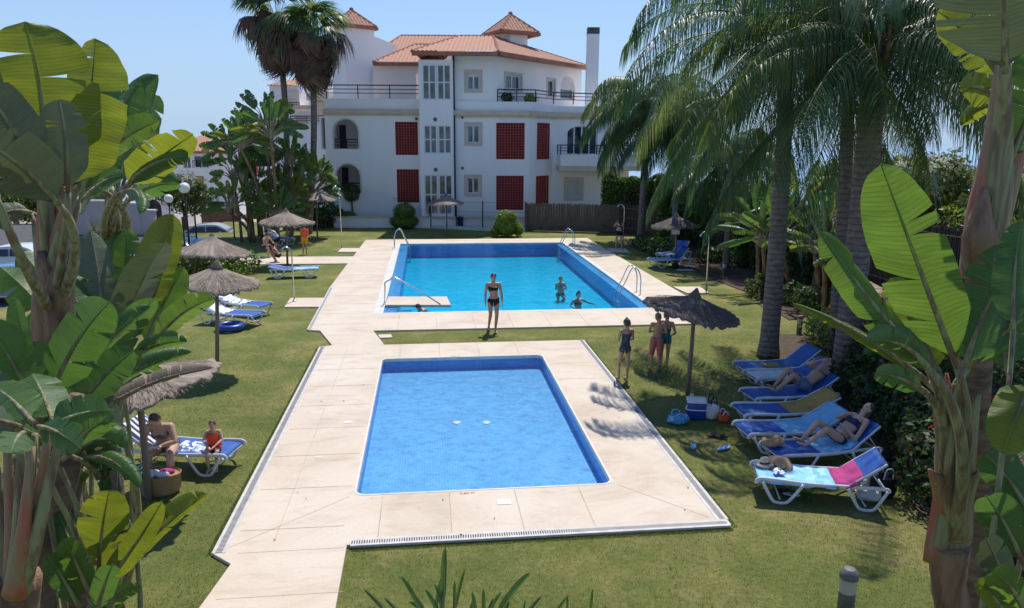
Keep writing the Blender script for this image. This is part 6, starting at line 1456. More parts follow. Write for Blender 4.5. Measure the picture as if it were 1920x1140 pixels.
# ---- leaf clouds (shrubs, hedges, trees)
def foliage_mat(name, c, tl, fac=.35):
    m, nt, b = newmat(name); co = coords(nt, 'World'); n = N(nt, 'ShaderNodeTexNoise', Scale=1.7, Detail=5.0); nt.links.new(co, n.inputs['Vector'])
    r = ramp(nt, n.outputs['Fac'], [(0.3, tuple(x*.6 for x in c)), (0.55, c), (0.75, tuple(min(1, x*1.5) for x in c))]); nt.links.new(r.outputs[0], b.inputs['Base Color']); b.inputs['Roughness'].default_value = .5; b.inputs['Specular IOR Level'].default_value = .35
    add_translucent(nt, b, tl, fac); return m
FM = {'mid': foliage_mat('foliage_mid', (0.07, 0.125, 0.025), (0.15, 0.27, 0.02)), 'bright': foliage_mat('foliage_bright', (0.16, 0.25, 0.025), (0.34, 0.5, 0.03)),
 'dark': foliage_mat('foliage_dark', (0.035, 0.065, 0.022), (0.06, 0.12, 0.018)), 'olive': foliage_mat('foliage_olive', (0.13, 0.14, 0.04), (0.30, 0.30, 0.06)), 'red': foliage_mat('flower_red', (0.6, 0.02, 0.01), (0.5, 0.03, 0.02)), 'orange': foliage_mat('flower_orange', (0.7, 0.16, 0.03), (0.6, 0.2, 0.05)), 'white': foliage_mat('flower_white', (0.7, 0.7, 0.66), (0.5, 0.5, 0.45)), 'brown': foliage_mat('dead_frond', (0.22, 0.13, 0.08), (0.18, 0.09, 0.04)), 'grey': foliage_mat('foliage_grey', (0.16, 0.19, 0.13), (0.2, 0.24, 0.1))}
def leafmesh(name, P, Nn, size, mat_, parent=None, seed=0, asp=.5, extra=None):
    rg = np.random.default_rng(seed); P = np.asarray(P); n = len(P); Nn = np.asarray(Nn)+rg.normal(0, .55, (n, 3)); Nn /= np.linalg.norm(Nn, axis=1)[:, None]
    a = rg.normal(size=(n, 3)); a -= (a*Nn).sum(1)[:, None]*Nn; a /= np.linalg.norm(a, axis=1)[:, None]; b = np.cross(Nn, a); s = size*rg.uniform(.6, 1.3, n)[:, None]
    V = np.stack([P-a*s, P+b*s*asp-a*s*.1+Nn*s*.12, P+a*s, P-b*s*asp-a*s*.1+Nn*s*.12], 1).reshape(-1, 3)
    me = bpy.data.meshes.new(name); me.vertices.add(4*n); me.vertices.foreach_set('co', V.astype(np.float32).ravel()); me.loops.add(4*n); me.loops.foreach_set('vertex_index', np.arange(4*n, dtype=np.int32)); me.polygons.add(n); me.polygons.foreach_set('loop_start', np.arange(0, 4*n, 4, dtype=np.int32)); me.polygons.foreach_set('loop_total', np.full(n, 4, dtype=np.int32))
    mats = mat_ if isinstance(mat_, (list, tuple)) else [mat_]
    for m in mats: me.materials.append(m)
    if len(mats) > 1: me.polygons.foreach_set('material_index', rg.choice(len(mats), n, p=extra).astype(np.int32))
    me.update(calc_edges=True); me.validate(); o = bpy.data.objects.new(name, me); COL.objects.link(o)
    if parent: o.parent = parent
    return o
def cloud(blobs, dens, seed=0, noise=.16):
    """points in a shell through several ellipsoids (cx,cy,cz,rx,ry,rz); uneven outline"""
    rg = np.random.default_rng(seed); PP = []; NN = []
    for (cx, cy, cz, rx, ry, rz) in blobs:
        n = int(dens*(rx*ry+ry*rz+rx*rz)); d = rg.normal(size=(n, 3)); d /= np.linalg.norm(d, axis=1)[:, None]; r = rg.uniform(.55, 1.0, n)**.5
        ph = rg.uniform(0, 6, 6); bump = 1+noise*(np.sin(d[:, 0]*5+ph[0])*np.sin(d[:, 1]*6+ph[1])+np.sin(d[:, 2]*7+ph[2]+d[:, 0]*4)*.7); r = r*bump+rg.normal(0, .02, n)
        PP.append(np.c_[cx+d[:, 0]*rx*r, cy+d[:, 1]*ry*r, cz+d[:, 2]*rz*r]); NN.append(d+np.array([0, 0, .35]))
    P = np.concatenate(PP); Q = np.concatenate(NN); k = P[:, 2] > .02; return P[k], Q[k]
def shrub(p, blobs, size, mats, label, dens=260, seed=0, probs=None, name='shrub', cat='shrub', group=None, stem=True, noise=.16, asp=.5):
    root = empty(name, p, 0, label, cat, group); P, Q = cloud(blobs, dens, seed, noise); leafmesh('foliage', P, Q, size, mats, root, seed, asp, probs)
    mb = MB(); rr = random.Random(seed)
    zc = max(b[2] for b in blobs)
    for k in range(5): a = rr.uniform(0, 6.28); q = blobs[k % len(blobs)]; mb.tube(bez((rr.uniform(-.04, .04), rr.uniform(-.04, .04), -.02), (q[0]*.4, q[1]*.4, q[2]*.7), (q[0]+math.cos(a)*q[3]*.4, q[1]+math.sin(a)*q[4]*.4, q[2]), 6), [.03, .026, .022, .018, .014, .008], 6)
    if stem: mb.build('stems', M['old_stem'], root, True)
    return root
topm = [FM['mid'], FM['bright'], FM['dark']]
shrub(G(758, 428), [(0, 0, .45, .95, .8, .5), (.05, 0, 1.05, .72, .7, .62)], .05, topm, 'round clipped bush left of the far parasol at the back of the lawn', 2600, 1, [.3, .68, .02], name='topiary_bush', cat='bush', group='clipped bushes', noise=.03)
shrub(G(949, 443), [(0, 0, .7, .78, .75, .72), (.05, 0, 1.15, .62, .62, .42), (-.62, 0, .35, .3, .4, .35), (.72, 0, .4, .32, .4, .4)], .05, topm, 'bright clipped bush in front of the red lattice, left end of the reed fence', 2600, 2, [.2, .79, .01], name='topiary_bush', cat='bush', group='clipped bushes', noise=.03)
t = shrub(G(661, 420), [(0, 0, 2.15, .62, .62, .68)], .05, [FM['mid'], FM['dark']], 'small ball-headed tree by the lower arch of the building', 2400, 3, [.6, .4], name='ball_tree', cat='tree', noise=.06, stem=False)
mb = MB(); mb.tube([(0, 0, 0), (.03, 0, .9), (0, 0, 1.7), (0.05, 0, 2.1)], [.09, .07, .06, .03], 8); mb.build('trunk', M['old_stem'], t, True)
shrub(G(622, 424), [(-1.1, 0, .6, .9, .7, .65), (0, .1, .7, .9, .7, .75), (1.0, 0, .5, .8, .6, .55)], .09, [FM['bright'], FM['mid'], FM['dark']], 'loose green shrub border beneath the ball tree at the back', 700, 4, [.5, .3, .2])
shrub(G(585, 428), [(-.6, 0, .9, .9, .8, .95), (.6, .3, 1.1, 1.0, .8, 1.2)], .1, [FM['dark'], FM['mid'], FM['grey']], 'dark shrub behind the small pale parasol', 500, 5, [.5, .3, .2])
shrub(G(408, 512), [(-1.2, .2, .5, .9, .7, .55), (0, 0, .55, .9, .7, .6), (1.0, .1, .45, .8, .6, .5)], .08, [FM['mid'], FM['bright'], FM['white']], 'flowering shrub beside the end of the left path', 600, 6, [.7, .25, .05])
shrub(G(345, 515), [(-.6, 0, .5, .8, .6, .5), (.5, .3, .5, .8, .6, .55)], .08, [FM['olive'], FM['brown'], FM['mid']], 'dry brownish shrub under the metal fence by the globe lamp', 420, 7, [.4, .3, .3])
# tree in front of the far house
def tree(p, h, blobs, size, mats, probs, label, dens=120, seed=0, group=None, r=.14, name='garden_tree'):
    root = empty(name, p, 0, label, 'tree', group); P, Q = cloud(blobs, dens, seed, .22); leafmesh('crown', P, Q, size, mats, root, seed, .55, probs); mb = MB(); rr = random.Random(seed); mb.tube([(0, 0, -.1), (.05, .02, h*.25), (0, .05, h*.5)], [r, r*.8, r*.6], 9)
    for b in blobs: mb.tube(bez((0, .05, h*.42), (b[0]*.4, b[1]*.4, b[2]*.8), (b[0], b[1], b[2]+b[5]*.3), 6), [r*.5, r*.42, r*.34, r*.26, r*.18, r*.08], 6)
    mb.build('trunk', M['old_stem'], root, True); return root
p = AT(345, 410, 56); tree((p.x, p.y, -1.3), 4, [(0, 0, 3.0, 1.9, 1.6, 1.4), (-1.0, 0, 3.5, 1.2, 1, .9), (1.1, 0, 2.6, 1.3, 1.2, 1.2)], .13, [FM['olive'], FM['mid'], FM['dark']], [.35, .35, .3], 'round leafy tree behind the two globe lamps', 260, 11)
p = AT(175, 420, 50); wp = empty('young_palm', (p.x, p.y, -1.2), 0, 'small stubby palm between the car park and the garden wall', 'palm')
# hedges
def hedge(a, b, h, th, label, mats, probs, dens=420, size=.07, seed=0, wavy=.12):
    rg = np.random.default_rng(seed); a, b = Vector(a), Vector(b); L = (b-a).length; t = (b-a).normalized(); s = Vector((-t.y, t.x, 0)); root = empty('hedge', a, 0, label, 'hedge')
    n = int(dens*L*(h*2+th)*1.0); x = rg.uniform(0, L, n); f = rg.random(n); z = rg.uniform(0, h, n); o = np.sign(rg.uniform(-1, 1, n))*th/2*(1-rg.random(n)**2*.35); top = f < th/(h*2+th)*1.3; z = np.where(top, h-rg.random(n)**2*.25, z); o = np.where(top, rg.uniform(-th/2, th/2, n), o)
    w = 1+wavy*(np.sin(x*2.1+seed)*np.sin(z*2.7+x)+.5*np.sin(x*5.3)); z2 = z*(1+.04*np.sin(x*1.7+seed)+.03*np.sin(x*4.1)); o = o*w
    P = np.c_[t.x*x+s.x*o, t.y*x+s.y*o, z2]; Q = np.c_[s.x*np.sign(o), s.y*np.sign(o), np.full(n, .3)]; Q[top] = [0, 0, 1]
    leafmesh('foliage', P, Q, size, mats, root, seed, .55, probs); mb = MB()
    k = int(L/.7)
    for i in range(k): q = t*(i+.5)*.7; mb.tube([q, q+Vector((.05, 0, h*.85))], .03, 5)
    mb.build('stems', M['old_stem'], root); mb = MB(); c = t*L/2+Vector((0, 0, h*.46)); mb.box(c, (L*.98, th*.55, h*.88), math.atan2(t.y, t.x)); mb.build('dark_core', FM['dark'], root); return root  # solid dark box added inside for opacity, in place of deep leaf shade
hm = [FM['dark'], FM['mid'], FM['bright']]
pz = lambda px, D: (AT(px, 400, D).x, AT(px, 400, D).y, 0)
hedge(pz(1128, 47.5), pz(1262, 46.5), 3.45, 1.6, 'tall clipped dark hedge behind the reed fence, left of the back palms', hm, [.5, .3, .2], seed=1)
hedge(pz(1250, 43.5), pz(1420, 38), 3.3, 1.8, 'looser brighter-topped hedge right of the second back palm trunk', hm, [.5, .25, .25], seed=2, wavy=.22)
hedge(pz(1400, 36), pz(1560, 27), 2.9, 1.5, 'dark hedge along the right side behind the bird-of-paradise plants', [FM['dark'], FM['mid']], [.7, .3], 260, .08, seed=3, wavy=.25)
for i, (px, py, s_, m_, lab) in enumerate(((1215, 470, .6, 'bright', 'small bright shrub near the shower under the hedge'), (1200, 462, .5, 'mid', 'low green shrub beside the showering woman'), (1235, 478, .7, 'bright', 'white-flowering shrub left of the far right parasol'), (1390, 500, .55, 'mid', 'low shrub at the foot of the slim palm trunk'), (1428, 555, .6, 'mid', 'dark shrub left of the thick palm trunk'), (1545, 640, .6, 'mid', 'shrub at the foot of the paired palm trunks'), (1480, 570, .6, 'dark', 'dark shrub behind the thick palm trunk'), (1520, 585, .7, 'dark', 'dark shrub before the bird-of-paradise stand'), (1330, 492, .6, 'dark', 'dark shrub behind the far right shower'))):
    shrub(G(px, py), [(0, 0, s_*.6, s_*1.1, s_*.9, s_*.7), (s_*.7, .1, s_*.5, s_*.7, s_*.7, s_*.55)], .08, [FM[m_], FM['dark'], FM['white'] if 'flower' in lab else FM['mid']], lab, 500, 20+i, [.55, .3, .15])
# flowering shade border on the right, behind the loungers
for i, (x, y, r_, lab) in enumerate(((10.0, 16.0, .8, 'dark shrub with a few orange flowers behind the man\'s lounger'), (9.5, 14.4, .8, 'dark leafy shrub between the mustard towel and the wall'), (9.0, 12.9, .8, 'dark shrub with orange-red flowers level with the magenta towel'), (8.6, 11.3, .8, 'dark shrub with red flowers behind the rucksack'), (7.9, 9.9, .75, 'dark red-flowered shrub nearest the big right-hand stalks'), (10.5, 17.4, .8, 'shrub with pale flowers by the foot of the stone wall'), (10.2, 13.4, 1.1, 'tall dark shrub against the stone wall'), (9.6, 11.4, 1.1, 'tall dark shrub near the textured right-hand trunk'), (7.8, 8.3, .9, 'dark shrub low beside the right-hand trunk'))):
    shrub((x, y, 0), [(0, 0, r_*.8, r_*1.0, r_*.9, r_*.85), (r_*.4, .5, r_*1.0, r_*.8, r_*.8, r_*.9), (-r_*.3, -.3, r_*.5, r_*.8, r_*.8, r_*.5)], .06, [FM['dark'], FM['mid'], FM['red'] if i != 2 else FM['orange'], FM['brown']], lab, 560, 40+i, [.62, .27, .012, .098])
mb = MB(); mb.prism([(8.9, 18.4), (8.6, 15.5), (8.2, 12.4), (7.2, 9.2), (6.6, 6.5), (14, 6.5), (14, 19.5), (10.2, 20)], [], -.05, .01); tag(mb.build('flower_bed', M['soil']), kind='structure')
mb = MB(); mb.prism([tuple(G(*q).xy) for q in ((1480, 600), (1400, 548), (1290, 505), (1180, 462), (1170, 447), (1500, 470), (1700, 560))], [], -.05, .008); tag(mb.build('flower_bed', M['soil']), kind='structure')
# trees beyond the right-hand fence
for i, (px, D, zc, r_, pr, lab) in enumerate(((1690, 34, 3.4, 2.1, [.6, .3, .1], 'sunlit olive-green tree beyond the dark screen fence, left one'), (1760, 30, 3.6, 1.9, [.6, .3, .1], 'sunlit yellowish tree beyond the dark screen fence, behind the tall leaf'), (1640, 40, 2.9, 2.0, [.4, .4, .2], 'green tree glimpsed behind the paired palm trunks'), (1900, 26, 3.3, 1.8, [.3, .4, .3], 'tree at the far right edge beyond the fence'), (1590, 48, 3.2, 2.4, [.3, .4, .3], 'darker tree behind the bird-of-paradise stand'))):
    p = AT(px, 400, D); tree((p.x, p.y, 0), zc, [(0, 0, zc, r_, r_, r_*.8), (-r_*.6, 0, zc-.6, r_*.7, r_*.7, r_*.6), (r_*.6, .3, zc-.5, r_*.7, r_*.7, r_*.7), (0, 0, zc+.7, r_*.6, r_*.6, r_*.5)], .10, [FM['olive'], FM['mid'], FM['bright']], pr, lab, 330, 70+i)

# ---- feather palms
def frond_geo(L, e0, rg, nl=62, lw=.034, ll=.62, droop=1.0, hang=1.0):
    k = 26; t = np.linspace(0, 1, k); ang = e0-(e0+1.35)*(t**1.35)*droop; ds = L/(k-1); x = np.concatenate([[0], np.cumsum(np.cos(ang[:-1])*ds)]); z = np.concatenate([[0], np.cumsum(np.sin(ang[:-1])*ds)])
    rib = np.c_[x, np.zeros(k), z]; V = []; F = []
    def at(u):
        f = u*(k-1); i = min(int(f), k-2); w = f-i; return rib[i]*(1-w)+rib[i+1]*w, (rib[i+1]-rib[i])/ds
    for i in range(nl):
        u = .14+.86*(i+rg.uniform(0, .9))/nl
        for s in (-1, 1):
            p, tg = at(min(u, 1)); l = ll*(.55+.6*math.sin(math.pi*min(1, u*.85+.1)))*rg.uniform(.8, 1.1); up = rg.uniform(-.35, .55); d = np.array([tg[0]*.55, s*.85, tg[2]*.55+up]); d /= np.linalg.norm(d); q = p.copy(); seg = 3; pts = [q]
            for j in range(seg): d2 = d+np.array([0, 0, -hang*(.35+.75*j)]); d2 /= np.linalg.norm(d2); q = q+d2*l/seg; pts.append(q)
            sd = np.cross(d, [0, 0, 1.0]); nn_ = np.linalg.norm(sd); sd = sd/nn_ if nn_ > 1e-3 else np.array([1, 0, 0.]); b = len(V)
            for j, pp in enumerate(pts): w = lw*(1, .95, .7, .08)[j]; V.append(pp-sd*w*.5); V.append(pp+sd*w*.5)
            for j in range(seg): F.append((b+2*j, b+2*j+1, b+2*j+3, b+2*j+2))
    # rachis as 3-sided tube
    b = len(V)
    for i in range(k):
        r = .028*(1-.85*i/(k-1))
        for a in range(3): V.append(rib[i]+np.array([0, math.cos(a*2.09)*r, math.sin(a*2.09)*r]))
    nf = len(F)
    for i in range(k-1):
        for a in range(3): c = b+i*3+a; e = b+i*3+(a+1) % 3; F.append((c, e, e+3, c+3))
    return np.array(V), np.array(F), nf
_fr = {}
def feather_palm(p, top, label, nfr=22, L=3.1, seed=0, r0=.22, r1=.15, name='feather_palm', hang=1.0, mats=None, lo=-.35, ll=.62, bias=None, nl=62, lw=.034):
    rg = np.random.default_rng(seed); p = Vector(p); top = Vector(top); root = empty(name, p, 0, label, 'palm tree', 'feather palms'); c = top-p; mb = MB(); k = 40; pts = []; rad = []
    for i in range(k+1): t = i/k; pts.append(Vector((c.x*t+.06*math.sin(t*3), c.y*t, c.z*t))); rad.append((r0*(1-t)+r1*t)*(1+.25*max(0, .06-t)/.06)*(1+.02*(i % 2)))
    mb.tube(pts, rad, 14); mb.build('trunk', M['palm_bark'], root, True)
    V = []; F = []; MI = []; o = 0
    for i in range(nfr):
        t = (i+.5)/nfr; e0 = 1.45-(1.45-lo)*t**.8+rg.normal(0, .08); az = i*2.39996+rg.uniform(-.2, .2); fl = L*rg.uniform(.85, 1.08)*(.8 if e0 > 1.2 else 1)
        v, f, nf = frond_geo(fl, e0, rg, nl=nl, droop=rg.uniform(.85, 1.05), hang=hang, ll=ll, lw=lw); tw = rg.uniform(-.3, .3); y, z = v[:, 1].copy(), v[:, 2].copy(); ca, sa = math.cos(az), math.sin(az); x2 = v[:, 0]*ca-y*sa; y2 = v[:, 0]*sa+y*ca
        V.append(np.c_[x2+c.x, y2+c.y, z+c.z]); F.append(f+o); mi = np.zeros(len(f), int); mi[nf:] = 2
        if rg.random() < .22: mi[:nf] = 1
        MI.append(mi); o += len(v)
    V = np.concatenate(V); F = np.concatenate(F); MI = np.concatenate(MI); me = bpy.data.meshes.new('crown'); n = len(F); me.vertices.add(len(V)); me.vertices.foreach_set('co', V.astype(np.float32).ravel()); me.loops.add(4*n); me.loops.foreach_set('vertex_index', F.astype(np.int32).ravel()); me.polygons.add(n); me.polygons.foreach_set('loop_start', np.arange(0, 4*n, 4, dtype=np.int32)); me.polygons.foreach_set('loop_total', np.full(n, 4, dtype=np.int32))
    for m in (mats or (FM['palm'], FM['palm2'], M['rachis'])): me.materials.append(m)
    me.polygons.foreach_set('material_index', MI.astype(np.int32)); me.update(calc_edges=True); ob = bpy.data.objects.new('crown', me); COL.objects.link(ob); ob.parent = root
    # crownshaft / old leaf bases
    mb = MB(); rr = random.Random(seed)
    for i in range(9): a = i*2.4; d = Vector((math.cos(a), math.sin(a), 0)); mb.tube([c-Vector((0, 0, .5))+d*r1*.7, c+d*r1*1.5+Vector((0, 0, -.05)), c+d*(.35)+Vector((0, 0, .35))], [.05, .05, .025], 6)
    mb.build('leaf_bases', M['sheath'], root, True); return root
FM['palm'] = foliage_mat('palm_frond', (0.06, 0.11, 0.05), (0.14, 0.25, 0.05), .36); FM['palm2'] = foliage_mat('palm_frond_light', (0.12, 0.155, 0.055), (0.26, 0.33, 0.06), .38)
for k in ('palm', 'palm2'): FM[k].node_tree.nodes['Principled BSDF'].inputs['Roughness'].default_value = .42; FM[k].node_tree.nodes['Principled BSDF'].inputs['Specular IOR Level'].default_value = .5
M['rachis'] = mat('frond_rachis', (0.20, 0.21, 0.09), (0.14, 0.15, 0.06), 3, .4)
def bark_mat():
    m, nt, b = newmat('palm_bark'); co = coords(nt, 'Object'); w = N(nt, 'ShaderNodeTexWave', wave_type='BANDS', bands_direction='Z', Scale=2.2, Distortion=3.0, Detail=3.0); w.inputs['Detail Scale'].default_value = 1.5; nt.links.new(co, w.inputs['Vector'])
    n = N(nt, 'ShaderNodeTexNoise', Scale=7.0, Detail=7.0, Roughness=.7); nt.links.new(co, n.inputs['Vector'])
    r = ramp(nt, n.outputs['Fac'], [(0.3, (0.12, 0.095, 0.08)), (0.55, (0.22, 0.175, 0.155)), (0.75, (0.32, 0.26, 0.22))]); r2 = ramp(nt, w.outputs['Fac'], [(0.0, (.6, .58, .56)), (.25, (1, 1, 1))])
    mx = N(nt, 'ShaderNodeMix', data_type='RGBA', blend_type='MULTIPLY'); mx.inputs[0].default_value = 1.0; nt.links.new(r.outputs[0], mx.inputs[6]); nt.links.new(r2.outputs[0], mx.inputs[7]); nt.links.new(mx.outputs[2], b.inputs['Base Color']); b.inputs['Roughness'].default_value = .9
    bp = N(nt, 'ShaderNodeBump', Strength=.6, Distance=.03); nt.links.new(w.outputs['Fac'], bp.inputs['Height']); nt.links.new(bp.outputs[0], b.inputs['Normal']); return m
M['palm_bark'] = bark_mat()
def palm_at(px, py, tx, ty, label, dD=0, **k): b = G(px, py); D = b.dot(FH); return feather_palm(b, AT(tx, ty, D+dD), label, **k)
palm_at(1440, 668, 1478, 72, 'thick-trunked feather palm behind the far right-hand lounger', L=5.3, nfr=34, seed=1, r0=.24, r1=.17, lo=-.75, ll=1.0, nl=100, hang=2.2, lw=.021)
palm_at(1578, 722, 1644, 85, 'thickest feather palm, right one of the pair behind the man on the lounger', L=5.0, nfr=34, seed=2, r0=.27, r1=.25, lo=-.8, ll=1.0, nl=95, hang=2.2, lw=.021)
palm_at(1562, 690, 1596, 20, 'slimmer feather palm close beside the thickest one', L=4.0, nfr=22, seed=3, r0=.17, r1=.13, lo=-.7, ll=.9, hang=2.0, lw=.022, nl=80)
palm_at(1200, 452, 1212, 195, 'slim back palm nearest the building, its fronds over the balcony', L=4.3, nfr=38, seed=4, r0=.20, r1=.17, lo=-.9, ll=1.3, hang=2.4, lw=.033, nl=85)
palm_at(1262, 462, 1272, 215, 'second slim back palm rising out of the hedge', L=3.7, nfr=26, seed=5, r0=.18, r1=.15, lo=-.8, ll=1.1, hang=2.2, lw=.038, nl=75)
palm_at(1360, 500, 1372, 290, 'short palm with a slim trunk in the shade left of the thick palm', L=3.3, nfr=26, seed=6, r0=.17, r1=.13, lo=-.8, hang=2.0, ll=.95, lw=.032, nl=75)
# young palm by the garden wall
rg = np.random.default_rng(5)
mb = MB(); mb.tube([(0, 0, 0), (0, 0, .7)], [.25, .28], 8); mb.build('trunk', M['palm_bark'], wp, True)
bl = MB(); rr = random.Random(8)
for i in range(60):
    a = rr.uniform(0, 6.28); e = rr.uniform(.1, 1.4); d = Vector((math.cos(a)*math.cos(e), math.sin(a)*math.cos(e), math.sin(e))); T = Vector((0, 0, .7))+d*rr.uniform(.8, 1.2); s = d.cross(Vector((0, 0, 1))).normalized()*.05
    bl.add([Vector((0, 0, .7))-s*.4, Vector((0, 0, .7))+s*.4, T+s*.1-Vector((0, 0, .2)), T-s*.1-Vector((0, 0, .2))], [(0, 1, 2, 3)])
bl.build('crown', FM['olive'], wp)

# ---- fan palms
def fan_geo(rg, R_=1.0, n=30, droop=.5, spread=2.7):
    V = []; F = []
    for i in range(n):
        a = -spread/2+spread*(i+.5)/n; l = R_*(.8+.25*math.cos(a))*rg.uniform(.9, 1.08); d = np.array([math.cos(a), math.sin(a), 0]); sd = np.array([-math.sin(a), math.cos(a), 0]); w = spread/n*R_*.42; b = len(V); z = 0; q = np.zeros(3)
        for j, (f, ww) in enumerate(((.05, .1), (.5, .75), (.78, .6), (1.0, .05))):
            z = -droop*R_*max(0, f-.45)**1.5*2.4*rg.uniform(.8, 1.2); pp = d*l*f*(1-.25*max(0, f-.6)*droop)+np.array([0, 0, z+.04*(i % 2)*f]); V.append(pp-sd*w*ww); V.append(pp+sd*w*ww)
        for j in range(3): F.append((b+2*j, b+2*j+1, b+2*j+3, b+2*j+2))
    return np.array(V), np.array(F)
def rotm(az, el, roll=0): return np.array((Matrix.Rotation(az, 3, 'Z') @ Matrix.Rotation(-el, 3, 'Y') @ Matrix.Rotation(roll, 3, 'X')))
def fan_palm(p, top, label, seed=0, R_=1.15, skirt=1.7, ng=44, nb=70, r=.2):
    rg = np.random.default_rng(seed); p, top = Vector(p), Vector(top); c = top-p; root = empty('fan_palm', p, 0, label, 'palm tree', 'fan palms'); mb = MB(); k = 30; mb.tube([Vector((c.x*(i/k)+.25*math.sin(i/k*3.1), c.y*i/k, c.z*i/k)) for i in range(k+1)], [r*(1.25-.35*min(1, i/6))*(1+.025*(i % 2)) for i in range(k+1)], 12); mb.build('trunk', M['palm_bark'], root, True)
    for nm, cnt, ma in (('crown', ng, (FM['palm'], FM['palm2'], M['rachis'], FM['brown'], FM['brown2'])), ('dead_skirt', nb, (FM['brown'], FM['brown2'], FM['brown']))):
        V = []; F = []; MI = []; o = 0
        for i in range(cnt):
            az = i*2.39996+rg.uniform(-.3, .3)
            if nm == 'crown': el = 1.4-1.7*((i+.5)/cnt)**.9+rg.normal(0, .16); pl = rg.uniform(.8, 1.25)*R_*.95; z0 = 0; dr = .75
            else: el = -.30-.95*rg.random(); pl = rg.uniform(.5, 1.0)*R_*.6; z0 = .6-skirt*rg.random()**1.1*.66; dr = .8
            v, f = fan_geo(rg, R_*(.88 if nm == 'crown' else .82)*rg.uniform(.75, 1.2), droop=dr, n=26); Rm = rotm(az, el, rg.uniform(-.4, .4)); e2 = el-.35; dv = np.array([math.cos(az)*math.cos(el), math.sin(az)*math.cos(el), math.sin(el)]); v = v @ rotm(az, e2, rg.uniform(-.4, .4)).T+dv*pl+np.array([0, 0, z0])
            b = len(v); q0 = np.array([0, 0, z0-.1]); q1 = dv*pl+np.array([0, 0, z0]); sd = np.cross(dv, [0, 0, 1.]); sd = sd/max(1e-3, np.linalg.norm(sd))*.02; v = np.r_[v, [q0-sd, q0+sd, q1+sd, q1-sd]]; f = np.r_[f, [[b, b+1, b+2, b+3]]]
            V.append(v+np.array(c)); F.append(f+o); mi = np.full(len(f), int(rg.random() < .35)); mi[-1] = 2; mi[:-1] = (3 if rg.random() < .5 else 4) if (nm == 'crown' and i > cnt*.62 and rg.random() < .75) else mi[:-1]; MI.append(mi); o += len(v)
        V = np.concatenate(V); F = np.concatenate(F); MI = np.concatenate(MI); me = bpy.data.meshes.new(nm); n = len(F); me.vertices.add(len(V)); me.vertices.foreach_set('co', V.astype(np.float32).ravel()); me.loops.add(4*n); me.loops.foreach_set('vertex_index', F.astype(np.int32).ravel()); me.polygons.add(n); me.polygons.foreach_set('loop_start', np.arange(0, 4*n, 4, dtype=np.int32)); me.polygons.foreach_set('loop_total', np.full(n, 4, dtype=np.int32))
        for m in ma: me.materials.append(m)
        me.polygons.foreach_set('material_index', MI.astype(np.int32)); me.update(calc_edges=True); ob = bpy.data.objects.new(nm, me); COL.objects.link(ob); ob.parent = root
    return root
FM['brown2'] = foliage_mat('dead_frond_dark', (0.13, 0.075, 0.05), (0.10, 0.05, 0.03))
p = AT(538, 440, 47); fan_palm((p.x, p.y, 0), AT(520, 38, 47), 'tall fan palm with a ragged brown skirt, left of the two before the tower', 1, R_=1.6, skirt=3.0, ng=32, nb=110)
p = AT(578, 440, 45); fan_palm((p.x, p.y, 0), AT(583, 72, 45), 'right one of the two fan palms, its brown skirt hanging lower', 2, R_=1.5, skirt=3.0, ng=30, nb=115)
# terrace pot plants
for i, (px, py, lab) in enumerate(((951, 183, 'dark potted plant on the upper terrace, left of its window'), (995, 183, 'green potted plant on the upper terrace between the windows'))):
    D = 50.6+i*.7; p = AT(px, 190, D); root = empty('potted_plant', (p.x, p.y, zpar-.45), 0, lab, 'potted plant'); mb = MB(); mb.lathe([(.16, 0), (.22, .4), (.24, .42)], (0, 0, 0), 14); mb.build('pot', M['pot'], root, 'auto'); P, Q = cloud([(0, 0, .75, .45, .45, .35)], 500, i); leafmesh('foliage', P, Q, .11, [FM['dark'] if i == 0 else FM['bright']], root, i)

# trees on the slope beyond the car park
for i, (px, D, zc, r_, lab) in enumerate(((150, 75, 1.0, 3.2, 'dark tree on the slope beyond the pink garden wall'), (60, 66, 1.0, 3.4, 'leafy tree at the far left beyond the car park'))):
    p = AT(px, 400, D); tree((p.x, p.y, -3.0), zc+3, [(0, 0, zc+3, r_, r_, r_*.8), (-r_*.7, 0, zc+2.3, r_*.8, r_*.7, r_*.6), (r_*.7, .3, zc+2.2, r_*.8, r_*.7, r_*.6)], .2, [FM['mid'], FM['olive'], FM['dark']], [.4, .3, .3], lab, 90, 110+i)
